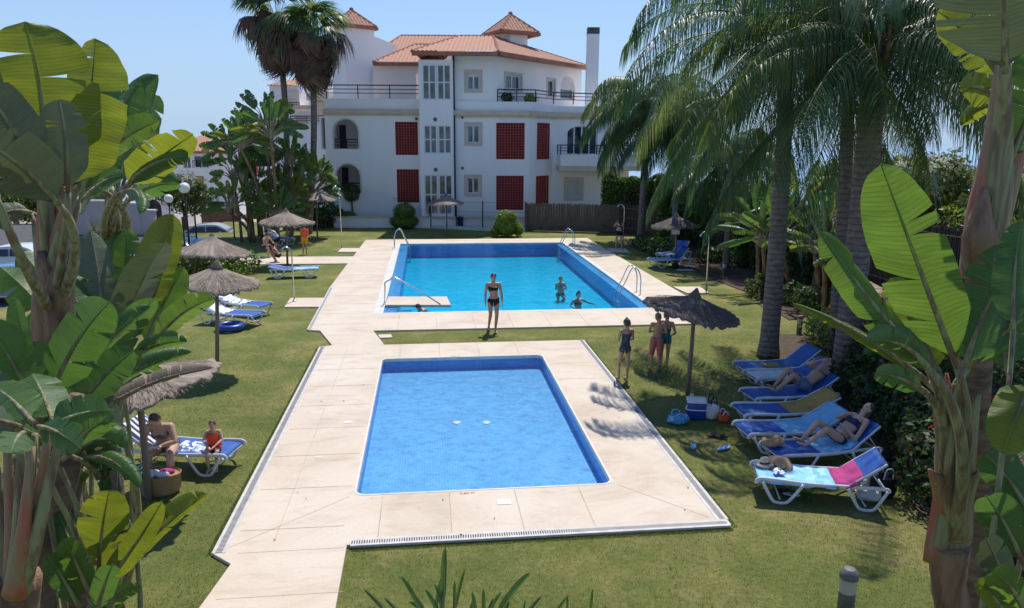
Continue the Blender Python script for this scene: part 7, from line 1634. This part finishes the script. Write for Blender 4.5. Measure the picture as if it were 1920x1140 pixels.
# ---- real blades of grass where the lawn is near, thicker along the paving
def grass():
    rg = np.random.default_rng(12); n = 150000; x = rg.uniform(-8, 9.5, n); y = 6.2+14*rg.random(n)**1.35
    e = 6000; xs_ = np.r_[rg.uniform(-1.1, 4.3, e), 4.33+rg.random(e)*.06, L2-.04-rg.random(e)*.06]; ys_ = np.r_[N2-.02-rg.random(e)*.07, rg.uniform(N2, F2, e), rg.uniform(N2, 19.7, e)]
    x = np.r_[x, xs_]; y = np.r_[y, ys_]
    inside = ((x > L2) & (x < R2+.01) & (y > N2-.01) & (y < F2)) | ((x > -3.4) & (x < -.9) & (y < 9.6) & (x > np.interp(y, [6, 9.4], [nL[0]+.35, -2.62])) & (x < np.interp(y, [6, 9.4], [-1.12, -1.15])))
    k = ~inside & ~((x > 6.4+(y-6.5)*.22) & (y < 19)); x, y = x[k], y[k]; n = len(x)
    pat = np.sin(x*1.3+2*np.sin(y*.7))*np.sin(y*1.1+1.5*np.sin(x*.9)); h = rg.uniform(.012, .034, n)*(1+.25*pat); a = rg.uniform(0, 6.28, n); w = rg.uniform(.0025, .005, n); ln = rg.uniform(0, .9, n)*h; b = rg.uniform(0, 6.28, n)
    P = np.c_[x, y, np.full(n, -.02)]; V = np.stack([P+np.c_[np.cos(a)*w, np.sin(a)*w, 0*a], P-np.c_[np.cos(a)*w, np.sin(a)*w, 0*a], P+np.c_[np.cos(b)*ln, np.sin(b)*ln, h+.004]], 1).reshape(-1, 3)
    me = bpy.data.meshes.new('grass'); me.vertices.add(3*n); me.vertices.foreach_set('co', V.astype(np.float32).ravel()); me.loops.add(3*n); me.loops.foreach_set('vertex_index', np.arange(3*n, dtype=np.int32)); me.polygons.add(n); me.polygons.foreach_set('loop_start', np.arange(0, 3*n, 3, dtype=np.int32)); me.polygons.foreach_set('loop_total', np.full(n, 3, dtype=np.int32))
    for m in (mat('grass_blade', (0.22, 0.235, 0.075), (0.13, 0.155, 0.045), 1.1, .6, kind='World', translucent=(0.22, 0.30, 0.05)), mat('grass_blade_dry', (0.42, 0.34, 0.17), (0.30, 0.25, 0.11), 1.1, .7, kind='World')): me.materials.append(m)
    dry = (rg.random(n) < .16+.22*np.clip(pat, 0, 1)).astype(np.int32); me.polygons.foreach_set('material_index', dry); me.update(calc_edges=True); o = bpy.data.objects.new('grass', me); COL.objects.link(o); tag(o, kind='stuff')
grass()
rg = np.random.default_rng(77); n = 90; xx = np.r_[rg.uniform(-3, 7, n), rg.uniform(-3.5, 9, 40)]; yy = np.r_[rg.uniform(8, 20, n), rg.uniform(21, 42, 40)]
kp = ~((xx > KX0) & (xx < KX1) & (yy > KY0) & (yy < KY1)) & ~((xx > BX0) & (xx < BX1) & (yy > BY0) & (yy < BY1)); xx, yy = xx[kp], yy[kp]; ond = ((xx > L2) & (xx < R2) & (yy > N2) & (yy < F2)) | ((yy > DN) & (xx > DL) & (xx < DR) & (yy < DF))
tag(leafmesh('fallen_leaves', np.c_[xx, yy, np.where(ond, .042, .01)], np.tile([0, 0, 3.0], (len(xx), 1)), .028, [FM['brown'], FM['olive']], None, 3, .4), kind='stuff')
# ------------------------------------------------------------------ people
def skin_mat(name, c):
    m, nt, b = newmat(name); n = N(nt, 'ShaderNodeTexNoise', Scale=6.0, Detail=4.0); nt.links.new(coords(nt), n.inputs['Vector']); r = ramp(nt, n.outputs['Fac'], [(0.3, tuple(x*.85 for x in c)), (0.7, c)]); nt.links.new(r.outputs[0], b.inputs['Base Color']); b.inputs['Roughness'].default_value = .5; b.inputs['Subsurface Weight'].default_value = 0.08; b.inputs['Subsurface Radius'].default_value = (.02, .008, .004); return m
SK = {'light': skin_mat('skin_light', (0.56, 0.34, 0.245)), 'tan': skin_mat('skin_tan', (0.50, 0.285, 0.185)), 'mid': skin_mat('skin_mid', (0.54, 0.32, 0.22))}
HR = {'dark': mat('hair_dark', (0.022, 0.014, 0.010), (0.012, 0.008, 0.006), 20, .45), 'brown': mat('hair_brown', (0.085, 0.045, 0.025), (0.05, 0.027, 0.016), 20, .5), 'fair': mat('hair_fair', (0.26, 0.16, 0.08), (0.17, 0.10, 0.05), 20, .5)}
M['coral'] = mat('coral_cloth', (0.50, 0.16, 0.17), (0.40, 0.12, 0.13), 8, .9, .4, 40); M['teal'] = mat('teal_cloth', (0.02, 0.16, 0.19), (0.015, 0.11, 0.14), 8, .8); M['denim'] = pattern('faded_denim', (0.16, 0.21, 0.30), (0.12, 0.17, 0.25), (0.22, 0.27, 0.36), 22)
M['bikini_print'] = pattern('bikini_print', (0.10, 0.09, 0.11), (0.32, 0.28, 0.30), (0.16, 0.12, 0.16), 40); M['suit_print'] = pattern('suit_print', (0.03, 0.04, 0.07), (0.10, 0.11, 0.14), (0.05, 0.05, 0.08), 30); M['vest'] = mat('life_vest_orange', (0.88, 0.10, 0.025), (0.75, 0.07, 0.02), 8, .6); M['red_cloth'] = mat('red_cloth', (0.55, 0.02, 0.03), (0.45, 0.015, 0.02), 8, .8); M['yellow_cloth'] = mat('yellow_cloth', (0.72, 0.36, 0.02), (0.6, 0.28, 0.02), 8, .8); M['bikini_navy'] = mat('bikini_navy', (0.015, 0.025, 0.11), (0.01, 0.018, 0.08), 8, .7)
M['eye'] = mat('eye_dark', (0.02, 0.015, 0.012), None, 5, .2); M['lips'] = mat('lips', (0.36, 0.12, 0.10), None, 5, .5)
V3 = Vector
def voxel(mb, vs, parent, name, m, smooth=3):
    o = mb.build(name, m, None, True); md = o.modifiers.new('r', 'REMESH'); md.mode = 'VOXEL'; md.voxel_size = vs; md.use_smooth_shade = True
    ms = o.modifiers.new('s', 'SMOOTH'); ms.factor = .5; ms.iterations = smooth
    dg = bpy.context.evaluated_depsgraph_get(); me = bpy.data.meshes.new_from_object(o.evaluated_get(dg)); old = o.data; o.modifiers.clear(); o.data = me; bpy.data.meshes.remove(old)
    me.name = name; me.materials.clear(); me.materials.append(m); me.polygons.foreach_set('use_smooth', [True]*len(me.polygons)); o.parent = parent; return o
STAND = dict(pel=(.02, 0, .93), wst=(.012, .0, 1.08), chs=(-.008, .01, 1.27), nek=(-.01, .02, 1.43), hed=(.006, -.01, 1.582),
 shl=(.175, .015, 1.385), ell=(.215, .03, 1.11), wrl=(.22, -.03, .87), shr=(-.175, .015, 1.385), elr=(-.215, .03, 1.11), wrr=(-.22, -.03, .87),
 hpl=(.105, 0, .89), knl=(.145, -.09, .485), anl=(.15, -.05, .09), hpr=(-.07, 0, .91), knr=(-.075, -.005, .495), anr=(-.06, .03, .09), tol=(.20, -.19, .03), tor=(-.07, -.12, .03))
def person(p, rz, label, pose=None, s=1.0, skin='mid', hair='dark', hairstyle='bun', clothes=(), build=1.0, sex='f', look=(0, -1, 0), vox=.011, child=False, fing=True, hide_below=None):
    J = {k: V3(v) for k, v in STAND.items()}
    if pose: J.update({k: V3(v) for k, v in pose.items()})
    root = empty('person', p, rz, label, 'person'); mb = MB(); b = build
    side = (J['shl']-J['shr']).normalized(); hs = (J['hpl']-J['hpr']).normalized()
    f = sex == 'f'
    # torso as elliptical loft
    cro = J['pel']+(J['pel']-J['wst']).normalized()*.06
    def loft(pts, rr_, sd, n=16): mb.tube([V3(q) for q in pts], rr_, n, side=sd)
    tw = side if (J['nek']-J['pel']).normalized().cross(side).length > .3 else hs
    shx = (J['shl']-J['shr']).length/2
    loft([cro, J['pel'], J['pel']*.5+J['wst']*.5, J['wst'], J['wst']*.45+J['chs']*.55, J['chs'], J['chs']*.35+J['nek']*.65, J['nek']],
         [(.10*b, .075*b), (.165*b if f else .15*b, .115*b), (.15*b if f else .145*b, .105*b), (.122*b if f else .14*b, .09*b), (.14*b, .10*b), (.152*b if f else .17*b, .108*b), (.125*b, .075*b), (.055, .055)], tw)
    up = (J['hed']-J['nek']).normalized(); fw = V3(look); fw = (fw-up*fw.dot(up)).normalized(); hsd = up.cross(fw).normalized()
    tfw = (J['nek']-J['pel']).normalized().cross(tw); tfw = tfw if tfw.dot(V3(look)) > 0 or True else -tfw
    front = (J['nek']-J['pel']).cross(tw).normalized()
    if front.dot(V3(pose.get('front', (0, -1, 0)) if pose else (0, -1, 0))) < 0: front = -front
    if f and not child:
        for k in (-1, 1): mb.ball(J['chs']+tw*.072*k+front*.075*b, (.062*b, .058*b, .062*b), 12, 8)
    for k in (-1, 1): mb.ball(J['pel']+tw*.075*k*b-front*.055*b, (.085*b, .085*b, .09*b), 12, 8)      # seat
    mb.tube([J['nek']-up*.05, J['hed']-up*.07], [.058, .05], 12)
    hk = 1.12 if child else 1.0
    Mh = Matrix((hsd, fw, up)).transposed()
    mb.ball(J['hed']+up*.02, (.076*hk, .094*hk, .105*hk), 18, 14, M=Mh); mb.ball(J['hed']-up*.06*hk+fw*.025, (.055*hk, .06*hk, .06*hk), 14, 10, M=Mh)
    mb.ball(J['hed']+fw*.093*hk-up*.008, (.012, .02, .024), 8, 6, M=Mh)
    for k in (-1, 1): mb.ball(J['hed']+hsd*.077*k*hk-up*.005, (.01, .018, .03), 8, 6, M=Mh)
    def limb(pts, rad): mb.tube(smoothpath(pts, 5), [rad[0]]*0+[np.interp(i/((len(pts)-1)*5), np.linspace(0, 1, len(rad)), rad) for i in range((len(pts)-1)*5+1)], 12); mb.ball(pts[0], rad[0]*.98, 10, 8)
    for L in 'lr':
        S, E, Wr = J['sh'+L], J['el'+L], J['wr'+L]; sg = 1 if L == 'l' else -1
        mb.tube([S*.4+J['nek']*.6-up*.02, S], [.045*b, .055*b], 10); limb([S, S*.5+E*.5, E], [.052*b, .05*b, .043*b, .036*b]); limb([E, E*.55+Wr*.45, Wr], [.037*b, .04*b, .033*b, .024])
        d = (Wr-E).normalized(); palmn = V3(pose.get('palm'+L, (sg*-1, 0, 0)) if pose else (-sg, 0, 0)); palmn = (palmn-d*palmn.dot(d)); palmn = palmn.normalized() if palmn.length > .05 else frame_of(d)[0]; hsd2 = d.cross(palmn).normalized()
        mb.tube([Wr-d*.01, Wr+d*.04, Wr+d*.085], [(.024, .016), (.037, .017), (.038, .014)], 10, side=hsd2)
        curl_ = pose.get('curl', .35) if pose else .35
        for i in range(4):
            base = Wr+d*.08+hsd2*(-.027+.018*i); ln = (.062, .074, .070, .054)[i]; d1 = (d+palmn*curl_*.6).normalized(); d2 = (d+palmn*curl_*1.8).normalized(); mb.tube([base, base+d1*ln*.5, base+(d1*.5+d2*.5)*ln], [.0095, .009, .0075], 8)
        tb = Wr+d*.025-hsd2*.03; td = (d*.7-hsd2*.75+palmn*.3).normalized(); mb.tube([tb, tb+td*.035, tb+td*.035+(d*.9-hsd2*.2+palmn*.3).normalized()*.03], [.013, .011, .008], 8)
        H_, K, A = J['hp'+L], J['kn'+L], J['an'+L]; lb = b
        limb([H_, H_*.5+K*.5, K], [.088*lb, .085*lb, .07*lb, .055*lb]); limb([K, K*.62+A*.38, A], [.054*lb, .057*lb, .046*lb, .034])
        T_ = J['to'+L]; fd = (T_-A); heel = A+V3((0, 0, 0))-fd.normalized()*.03+(A-K).normalized()*.045
        mb.tube([heel, A*.5+T_*.5+(A-K).normalized()*.02, T_], [(.03, .03), (.038, .03), (.042, .018)], 10, side=fd.cross(A-K).normalized()); mb.tube([T_, T_+fd.normalized()*.05], [(.042, .016), (.03, .01)], 10, side=fd.cross(A-K).normalized())
    body = voxel(mb, vox, root, 'body', SK[skin]); root.scale = (s, s, s)
    # classify body faces by nearest bone
    me = body.data; n = len(me.vertices); co = np.empty(n*3); me.vertices.foreach_get('co', co); co = co.reshape(-1, 3)
    bones = [('t0', cro, J['pel'], .14), ('t1', J['pel'], J['wst'], .13), ('t2', J['wst'], J['chs'], .14), ('t3', J['chs'], J['nek'], .13), ('hd', J['nek'], J['hed']+up*.1, .08)]
    for L in 'lr': bones += [('ua'+L, J['sh'+L], J['el'+L], .05), ('fa'+L, J['el'+L], J['wr'+L]+(J['wr'+L]-J['el'+L])*.6, .035), ('th'+L, J['hp'+L], J['kn'+L], .075), ('cf'+L, J['kn'+L], J['an'+L], .05), ('ft'+L, J['an'+L], J['to'+L], .04)]
    best = np.full(n, 9e9); cls = np.zeros(n, int); tt = np.zeros(n)
    for i, (nm, a, c, r) in enumerate(bones):
        a_, c_ = np.array(a), np.array(c); d = c_-a_; t = np.clip(((co-a_)@d)/(d@d), 0, 1); dist = np.linalg.norm(co-(a_+t[:, None]*d), axis=1)/r; k = dist < best; best[k] = dist[k]; cls[k] = i; tt[k] = t[k]
    names = [x[0] for x in bones]; fr = np.array(front); piv = np.array(J['wst'])
    nrm = np.empty(n*3); me.vertices.foreach_get('normal', nrm); nrm = nrm.reshape(-1, 3)
    def garment(nm, mt, rules, off=.006, flare=None):
        sel = np.zeros(n, bool)
        for key, lo, hi in rules:
            for i, q in enumerate(names):
                if q.startswith(key): sel |= (cls == i) & (tt >= lo) & (tt <= hi)
        idx = np.full(n, -1); V = []; F = []
        for pl_ in me.polygons:
            v = pl_.vertices
            if all(sel[k] for k in v):
                f_ = []
                for k in v:
                    if idx[k] < 0: idx[k] = len(V); o_ = off; V.append(tuple(co[k]+nrm[k]*o_))
                    f_.append(int(idx[k]))
                F.append(f_)
        if not F: return
        g = MB(); g.v = V; g.f = F; g.m = [0]*len(F); o = g.build(nm, M[mt], root, True); sm = o.modifiers.new('t', 'SOLIDIFY'); sm.thickness = .004; return o
    for g in clothes: garment(*g)
    # hair
    if hairstyle:
        h = MB(); h.ball(J['hed']+up*.038-fw*.016, (.084*hk, .098*hk, .096*hk), 16, 12, M=Mh)
        for k in (-1, 1): h.ball(J['hed']+hsd*.055*k-fw*.04+up*.0, (.035*hk, .05*hk, .07*hk), 10, 8, M=Mh)
        if hairstyle == 'bun': h.ball(J['hed']+up*.14-fw*.02, .038, 10, 8); h.tube([J['hed']+up*.09, J['hed']+up*.13-fw*.01], .022, 8)
        if hairstyle == 'lowbun': h.ball(J['hed']-fw*.105+up*.02, .04, 10, 8)
        if hairstyle == 'long': h.tube([J['hed']-fw*.04+up*.02, J['hed']-fw*.085-up*.10, J['nek']-fw*.10-up*.06, J['nek']-fw*.10-up*.16], [(.075, .05), (.08, .045), (.075, .035), (.03, .02)], 12, side=hsd); [h.tube([J['hed']+hsd*.07*k-fw*.02, J['hed']+hsd*.085*k-up*.1-fw*.02, J['nek']+hsd*.09*k-up*.03], [.03, .03, .015], 8) for k in (-1, 1)]
        if hairstyle == 'tail': h.tube([J['hed']-fw*.09+up*.05, J['hed']-fw*.14-up*.03, J['nek']-fw*.12-up*.05, J['nek']-fw*.10-up*.13], [.022, .034, .028, .008], 10)
        o = voxel(h, .010, root, 'hair', HR[hair], 2)
        # keep the face free: drop hair vertices in front of the face
        bm = bmesh.new(); bm.from_mesh(o.data); dl = [v for v in bm.verts if (v.co-J['hed']).dot(fw) > .052*hk and (v.co-J['hed']).dot(up) < .062*hk]; bmesh.ops.delete(bm, geom=dl, context='VERTS'); bm.to_mesh(o.data); bm.free()
    for k in (-1, 1): e = MB(); e.ball(J['hed']+hsd*.03*k*hk+fw*.085*hk+up*.012, (.012, .006, .006), 8, 6, M=Mh); e.build('eye', M['eye'], root, True)
    e = MB(); e.ball(J['hed']+fw*.086*hk-up*.05*hk, (.021, .007, .006), 8, 6, M=Mh); e.build('mouth', M['lips'], root, True)
    return root
BIK = lambda mt: (('bikini_top', mt, [('t2', .62, 1.0), ('t3', 0, .12)]), ('bikini_bottom', mt, [('t0', .0, 1), ('t1', 0, .22), ('th', 0, .06)]))
def pose(**k): return k
# woman walking on the grass strip between the pools
person(G(925, 621), R(8)-YAW+R(0), 'woman in a black bikini walking on the grass strip between the two pools', pose(hpl=(.09, 0, .90), knl=(.085, -.12, .50), anl=(.05, -.10, .10), tol=(.06, -.26, .04), hpr=(-.09, 0, .90), knr=(-.075, .05, .49), anr=(-.10, .26, .12), tor=(-.12, .12, .04), nek=(0, -.01, 1.43), hed=(0, -.05, 1.575), wrl=(.25, -.06, .86), ell=(.235, .02, 1.11), wrr=(-.24, -.12, .88), elr=(-.225, .02, 1.12)), 1.02, 'tan', 'dark', 'lowbun', BIK('black'), .95, look=(0, -1, -.35), vox=.009)
# three standing on the grass by the child's pool
person(G(1171, 712), R(200)-YAW, 'girl in a dark patterned swimsuit seen from behind, right of the small pool\'s paving', pose(hed=(0, .0, 1.58), wrl=(.12, -.22, 1.08), ell=(.22, -.02, 1.12), wrr=(-.12, -.22, 1.08), elr=(-.22, -.02, 1.12)), .86, 'mid', 'brown', 'bun', (('swimsuit', 'suit_print', [('t0', 0, 1), ('t1', 0, 1), ('t2', 0, 1), ('t3', 0, .25), ('th', 0, .2)]),), .88, look=(.2, -1, 0), child=True)
person(G(1230, 694), R(170)-YAW, 'child in long coral pink shorts standing on the lawn under the heather parasol', pose(wrl=(.10, -.16, 1.13), ell=(.25, .02, 1.15), wrr=(-.10, -.16, 1.13), elr=(-.25, .02, 1.15)), .84, 'tan', 'fair', 'short', (('shorts', 'coral', [('t0', 0, 1), ('t1', 0, .45), ('th', 0, 1.0)], .028),), .9, sex='m', look=(0, -1, -.2), child=True)
person(G(1246, 690), R(150)-YAW, 'person in teal swimwear standing just behind the child in coral shorts', pose(wrr=(-.14, -.14, 1.0), elr=(-.27, .0, 1.1)), .84, 'tan', 'fair', 'short', (('swimsuit', 'teal', [('t0', 0, 1), ('t1', 0, 1), ('t2', 0, .75), ('th', 0, .35)], .012),), .95, look=(0, -1, -.3), child=True)
# showering woman at the far side
person(G(1160, 468), R(185)-YAW, 'dark-haired woman in black shorts under the far shower by the hedge', pose(hpl=(.10, 0, .90), anl=(.16, .02, .09), tol=(.18, -.12, .03), knl=(.13, -.015, .49), anr=(-.16, .02, .09), knr=(-.13, -.015, .49), tor=(-.18, -.12, .03), wrl=(.10, -.12, 1.48), ell=(.25, -.1, 1.22), wrr=(-.10, -.12, 1.48), elr=(-.25, -.1, 1.22)), 1.0, 'mid', 'dark', 'long', (('shorts', 'black', [('t0', 0, 1), ('t1', 0, .4), ('th', 0, .35)], .012), ('bikini_top', 'black', [('t2', .6, .95)])), 1.0)
# swimmers
def swimmer(px, py, rz, label, po, s=1.0, **k): q = G(px, py, -.03); return person((q.x, q.y, -.03-1.38*s), rz, label, po, s, **k)
swimmer(1051, 532, R(10)-YAW, 'swimmer with folded arms, the further of the two in the big pool', pose(hpl=(.10, .05, .90), knl=(.14, -.25, .72), anl=(.10, .10, .62), tol=(.10, .2, .55), hpr=(-.10, .05, .90), knr=(-.14, -.2, .70), anr=(-.10, .14, .60), tor=(-.10, .24, .54), wrl=(-.05, -.22, 1.18), ell=(.24, -.1, 1.17), wrr=(.05, -.24, 1.2), elr=(-.24, -.1, 1.17)), .9, skin='tan', hair='brown', hairstyle='short', sex='m', child=False, clothes=(('shorts', 'navy', [('t0', 0, 1), ('t1', 0, .3), ('th', 0, .5)], .01),))
swimmer(1084, 563, R(20)-YAW, 'dark-haired swimmer reaching one arm out over the water', pose(hpl=(.10, .05, .90), knl=(.14, -.25, .72), anl=(.10, .10, .62), tol=(.10, .2, .55), hpr=(-.10, .05, .90), knr=(-.14, -.2, .70), anr=(-.10, .14, .60), tor=(-.10, .24, .54), wrl=(.62, -.05, 1.20), ell=(.42, .02, 1.26), wrr=(-.34, -.28, 1.17), elr=(-.34, -.05, 1.20), palml=(0, 0, -1)), .95, skin='tan', hair='dark', hairstyle='bun', clothes=BIK('black'))
q = G(797, 580, -.03); person((q.x, q.y, -.03-.95), R(-60)-YAW, 'brown-haired child crouching on the shallow steps below the white slab', pose(pel=(0, .25, .80), wst=(0, .12, .92), chs=(0, -.02, 1.05), nek=(0, -.16, 1.15), hed=(0, -.28, 1.24), shl=(.16, -.14, 1.1), shr=(-.16, -.14, 1.1), ell=(.22, -.25, .9), elr=(-.22, -.25, .9), wrl=(.18, -.42, .8), wrr=(-.18, -.42, .8), hpl=(.09, .25, .78), hpr=(-.09, .25, .78), knl=(.1, .0, .5), knr=(-.1, .0, .5), anl=(.1, .3, .3), anr=(-.1, .3, .3), tol=(.1, .15, .25), tor=(-.1, .15, .25)), .85, skin='tan', hair='brown', hairstyle='short', sex='m', child=True, clothes=(('shorts', 'navy', [('t0', 0, 1), ('t1', 0, .3), ('th', 0, .5)], .01),))
# seated woman + child on the left lounger
c1, a1, _ = LP['l1']
def onl(key, x, y, z): return on(key, x, y, z)
q = onl('l1', .12, -.0, .0); 
SEAT = lambda h=.40, lean=.12: pose(pel=(0, .0, h+.10), wst=(0, -.03-lean*.3, h+.25), chs=(0, -.04-lean, h+.42), nek=(0, -.06-lean*1.7, h+.56), hed=(0, -.14-lean*2.2, h+.69), shl=(.18, -.05-lean*1.5, h+.52), shr=(-.18, -.05-lean*1.5, h+.52), hpl=(.10, -.02, h+.08), hpr=(-.10, -.02, h+.08), knl=(.20, -.42, h+.09), knr=(-.16, -.42, h+.09), anl=(.21, -.50, .09), anr=(-.17, -.38, .09), tol=(.25, -.65, .03), tor=(-.18, -.54, .03), ell=(.27, -.28-lean*.6, h+.30), elr=(-.27, -.26-lean*.6, h+.28), wrl=(.06, -.46, h+.26), wrr=(-.06, -.40, h+.24), palml=(0, 0, -1), palmr=(0, 0, -1))
person((q.x, q.y-.30, 0), R(4)-YAW, 'woman in a grey print bikini sitting bent forward on the left lounger', SEAT(.40, .12), .98, 'light', 'brown', 'bun', BIK('bikini_print'), 1.16, look=(.05, -1, -.6), vox=.008)
q = onl('l1', -.62, -.05, 0)
CH = pose(pel=(0, .0, .66), wst=(0, -.02, .80), chs=(0, -.03, .98), nek=(0, -.05, 1.13), hed=(0, -.08, 1.28), shl=(.16, -.04, 1.09), shr=(-.16, -.04, 1.09), hpl=(.09, -.02, .64), hpr=(-.09, -.02, .64), knl=(.13, -.40, .64), knr=(-.13, -.40, .64), anl=(.11, -.42, .26), anr=(-.09, -.46, .24), tol=(.12, -.56, .18), tor=(-.1, -.60, .17), ell=(.24, -.15, .88), elr=(-.24, -.15, .88), wrl=(.09, -.36, .80), wrr=(-.09, -.36, .80), palml=(0, 0, -1), palmr=(0, 0, -1))
person((q.x, q.y-.10, 0), R(10)-YAW, 'small child in an orange life vest sitting at the foot of the left lounger', CH, .62, 'light', 'brown', 'short', (('life_vest', 'vest', [('t1', .4, 1), ('t2', 0, 1), ('t3', 0, .6)], .045), ('shorts', 'red_cloth', [('t0', 0, 1), ('t1', 0, .4), ('th', 0, .6)], .015)), 1.05, sex='m', look=(0, -1, -.35), child=True, vox=.012)
# man and woman lying on the right-hand loungers (head towards +X, lying frame: x along lounger)
def recline(key, back, kneeup=.34, seat=.39, armhead=False, lean=0.0):
    b = R(back); c, s = math.cos(b), math.sin(b); hx = .34; P_ = lambda t, off=0: (hx+t*c-off*s, 0, seat+.11+t*s+off*c)
    A = lambda v, y: (v[0], y, v[2])
    w, ch, nk, hd = P_(.14, .0), P_(.34, .01), P_(.50, .03), P_(.655, .06)
    d = dict(pel=(hx-.04, 0, seat+.10), wst=w, chs=ch, nek=nk, hed=hd, shl=A(P_(.46, .02), -.175), shr=A(P_(.46, .02), .175), hpl=(hx-.05, -.09, seat+.09), hpr=(hx-.05, .09, seat+.09),
      knl=(hx-.36, -.11, seat+kneeup), knr=(hx-.38, .10, seat+kneeup+.06), anl=(hx-.72, -.10, seat+.06), anr=(hx-.66, .10, seat+.06), tol=(hx-.86, -.11, seat+.10), tor=(hx-.80, .1, seat+.10),
      ell=(hx+.12, -.24, seat+.13), wrl=(hx+.02, -.12, seat+.28), elr=A(P_(.22, .14), .24), wrr=A(P_(.30, .24), .06), front=(-s, 0, c), palml=(0, 0, -1), palmr=(0, 0, -1))
    if armhead: d.update(ell=A(P_(.34, .22), -.2), wrl=A(P_(.56, .22), -.09), elr=A(P_(.34, .20), .2), wrr=A(P_(.54, .22), .04))
    return d
def lie(key, label, po, s, lookv=(-.75, 0, .65), **k): c, an, b = LP[key]; return person((c.x, c.y, 0), an, label, po, s, look=lookv, **k)
lie('r3', 'man in faded denim shorts lying on a lounger with raised knees, hand at his face', recline('r3', 35, .36, armhead=True), 1.0, skin='mid', hair='brown', hairstyle='short', sex='m', build=1.04, clothes=(('shorts', 'denim', [('t0', 0, 1), ('t1', 0, .5), ('th', 0, .72)], .018),), vox=.009)
lie('r6', 'woman in a navy bikini reading on a right-hand lounger, long legs drawn up', recline('r6', 38, .30), 1.0, skin='light', hair='brown', hairstyle='long', clothes=BIK('bikini_navy'), vox=.009, lookv=(-.85, -.1, .3), build=.93)
# far left group
person(G(498, 482), R(60)-YAW, 'bare-chested man sitting at the left of the group under the far left parasol', SEAT(.40, .05), .98, 'tan', 'brown', 'short', (('shorts', 'navy', [('t0', 0, 1), ('t1', 0, .4), ('th', 0, .7)], .015),), 1.0, sex='m', look=(0, -1, -.1), vox=.013)
person(G(518, 478), R(-50)-YAW, 'person in a white and blue patterned top leaning over beside the seated man', pose(pel=(0, .1, .82), wst=(0, .02, .95), chs=(0, -.1, 1.1), nek=(0, -.2, 1.22), hed=(0, -.3, 1.33), shl=(.18, -.17, 1.17), shr=(-.18, -.17, 1.17), ell=(.22, -.3, .95), elr=(-.22, -.3, .95), wrl=(.12, -.5, .85), wrr=(-.12, -.5, .85), hpl=(.09, .1, .8), hpr=(-.09, .1, .8), knl=(.1, -.05, .46), knr=(-.1, .0, .46)), 1.0, 'tan', 'brown', 'short', (('shirt', 'patterned', [('t1', .3, 1), ('t2', 0, 1), ('t3', 0, .7), ('ua', 0, .5)], .018), ('shorts', 'black', [('t0', 0, 1), ('t1', 0, .35), ('th', 0, .6)], .02)), 1.0, sex='m', vox=.013)
person(G(520, 492), R(-80)-YAW, 'child crouching in front of the group on the left path', pose(pel=(0, .1, .38), wst=(0, .02, .5), chs=(0, -.08, .66), nek=(0, -.14, .8), hed=(0, -.2, .94), shl=(.16, -.12, .76), shr=(-.16, -.12, .76), ell=(.22, -.26, .6), elr=(-.22, -.26, .6), wrl=(.1, -.42, .5), wrr=(-.1, -.42, .5), hpl=(.09, .1, .36), hpr=(-.09, .1, .36), knl=(.15, -.26, .5), knr=(-.15, -.26, .5), anl=(.13, -.06, .09), anr=(-.13, -.06, .09), tol=(.14, -.2, .03), tor=(-.14, -.2, .03)), .85, 'tan', 'dark', 'short', (('shorts', 'navy', [('t0', 0, 1), ('t1', 0, .4), ('th', 0, .5)], .015),), 1.0, sex='m', child=True, vox=.013)
person(G(573, 477), R(175)-YAW, 'child in an orange top and yellow shorts standing at the end of the left path', pose(wrl=(.17, -.12, 1.0), wrr=(-.17, -.12, 1.0)), .88, 'tan', 'brown', 'short', (('shirt', 'vest', [('t1', .3, 1), ('t2', 0, 1), ('t3', 0, .7), ('ua', 0, .6)], .02), ('shorts', 'yellow_cloth', [('t0', 0, 1), ('t1', 0, .4), ('th', 0, .7)], .02)), 1.0, sex='m', child=True, vox=.013)
# book in the reading woman's hands, phone in the seated woman's
mb = MB(); mb.rbox((0, 0, 0), (.08, .16, .012), .003); o = mb.build('phone', M['white_plastic']); c, an, b = LP['l1']; q = on('l1', .12, 0, 0); o.location = (q.x+.0, q.y-.80, .66); o.rotation_euler = (0, 0, R(80)); tag(o, 'pale phone held by the seated woman in the grey bikini', 'phone')
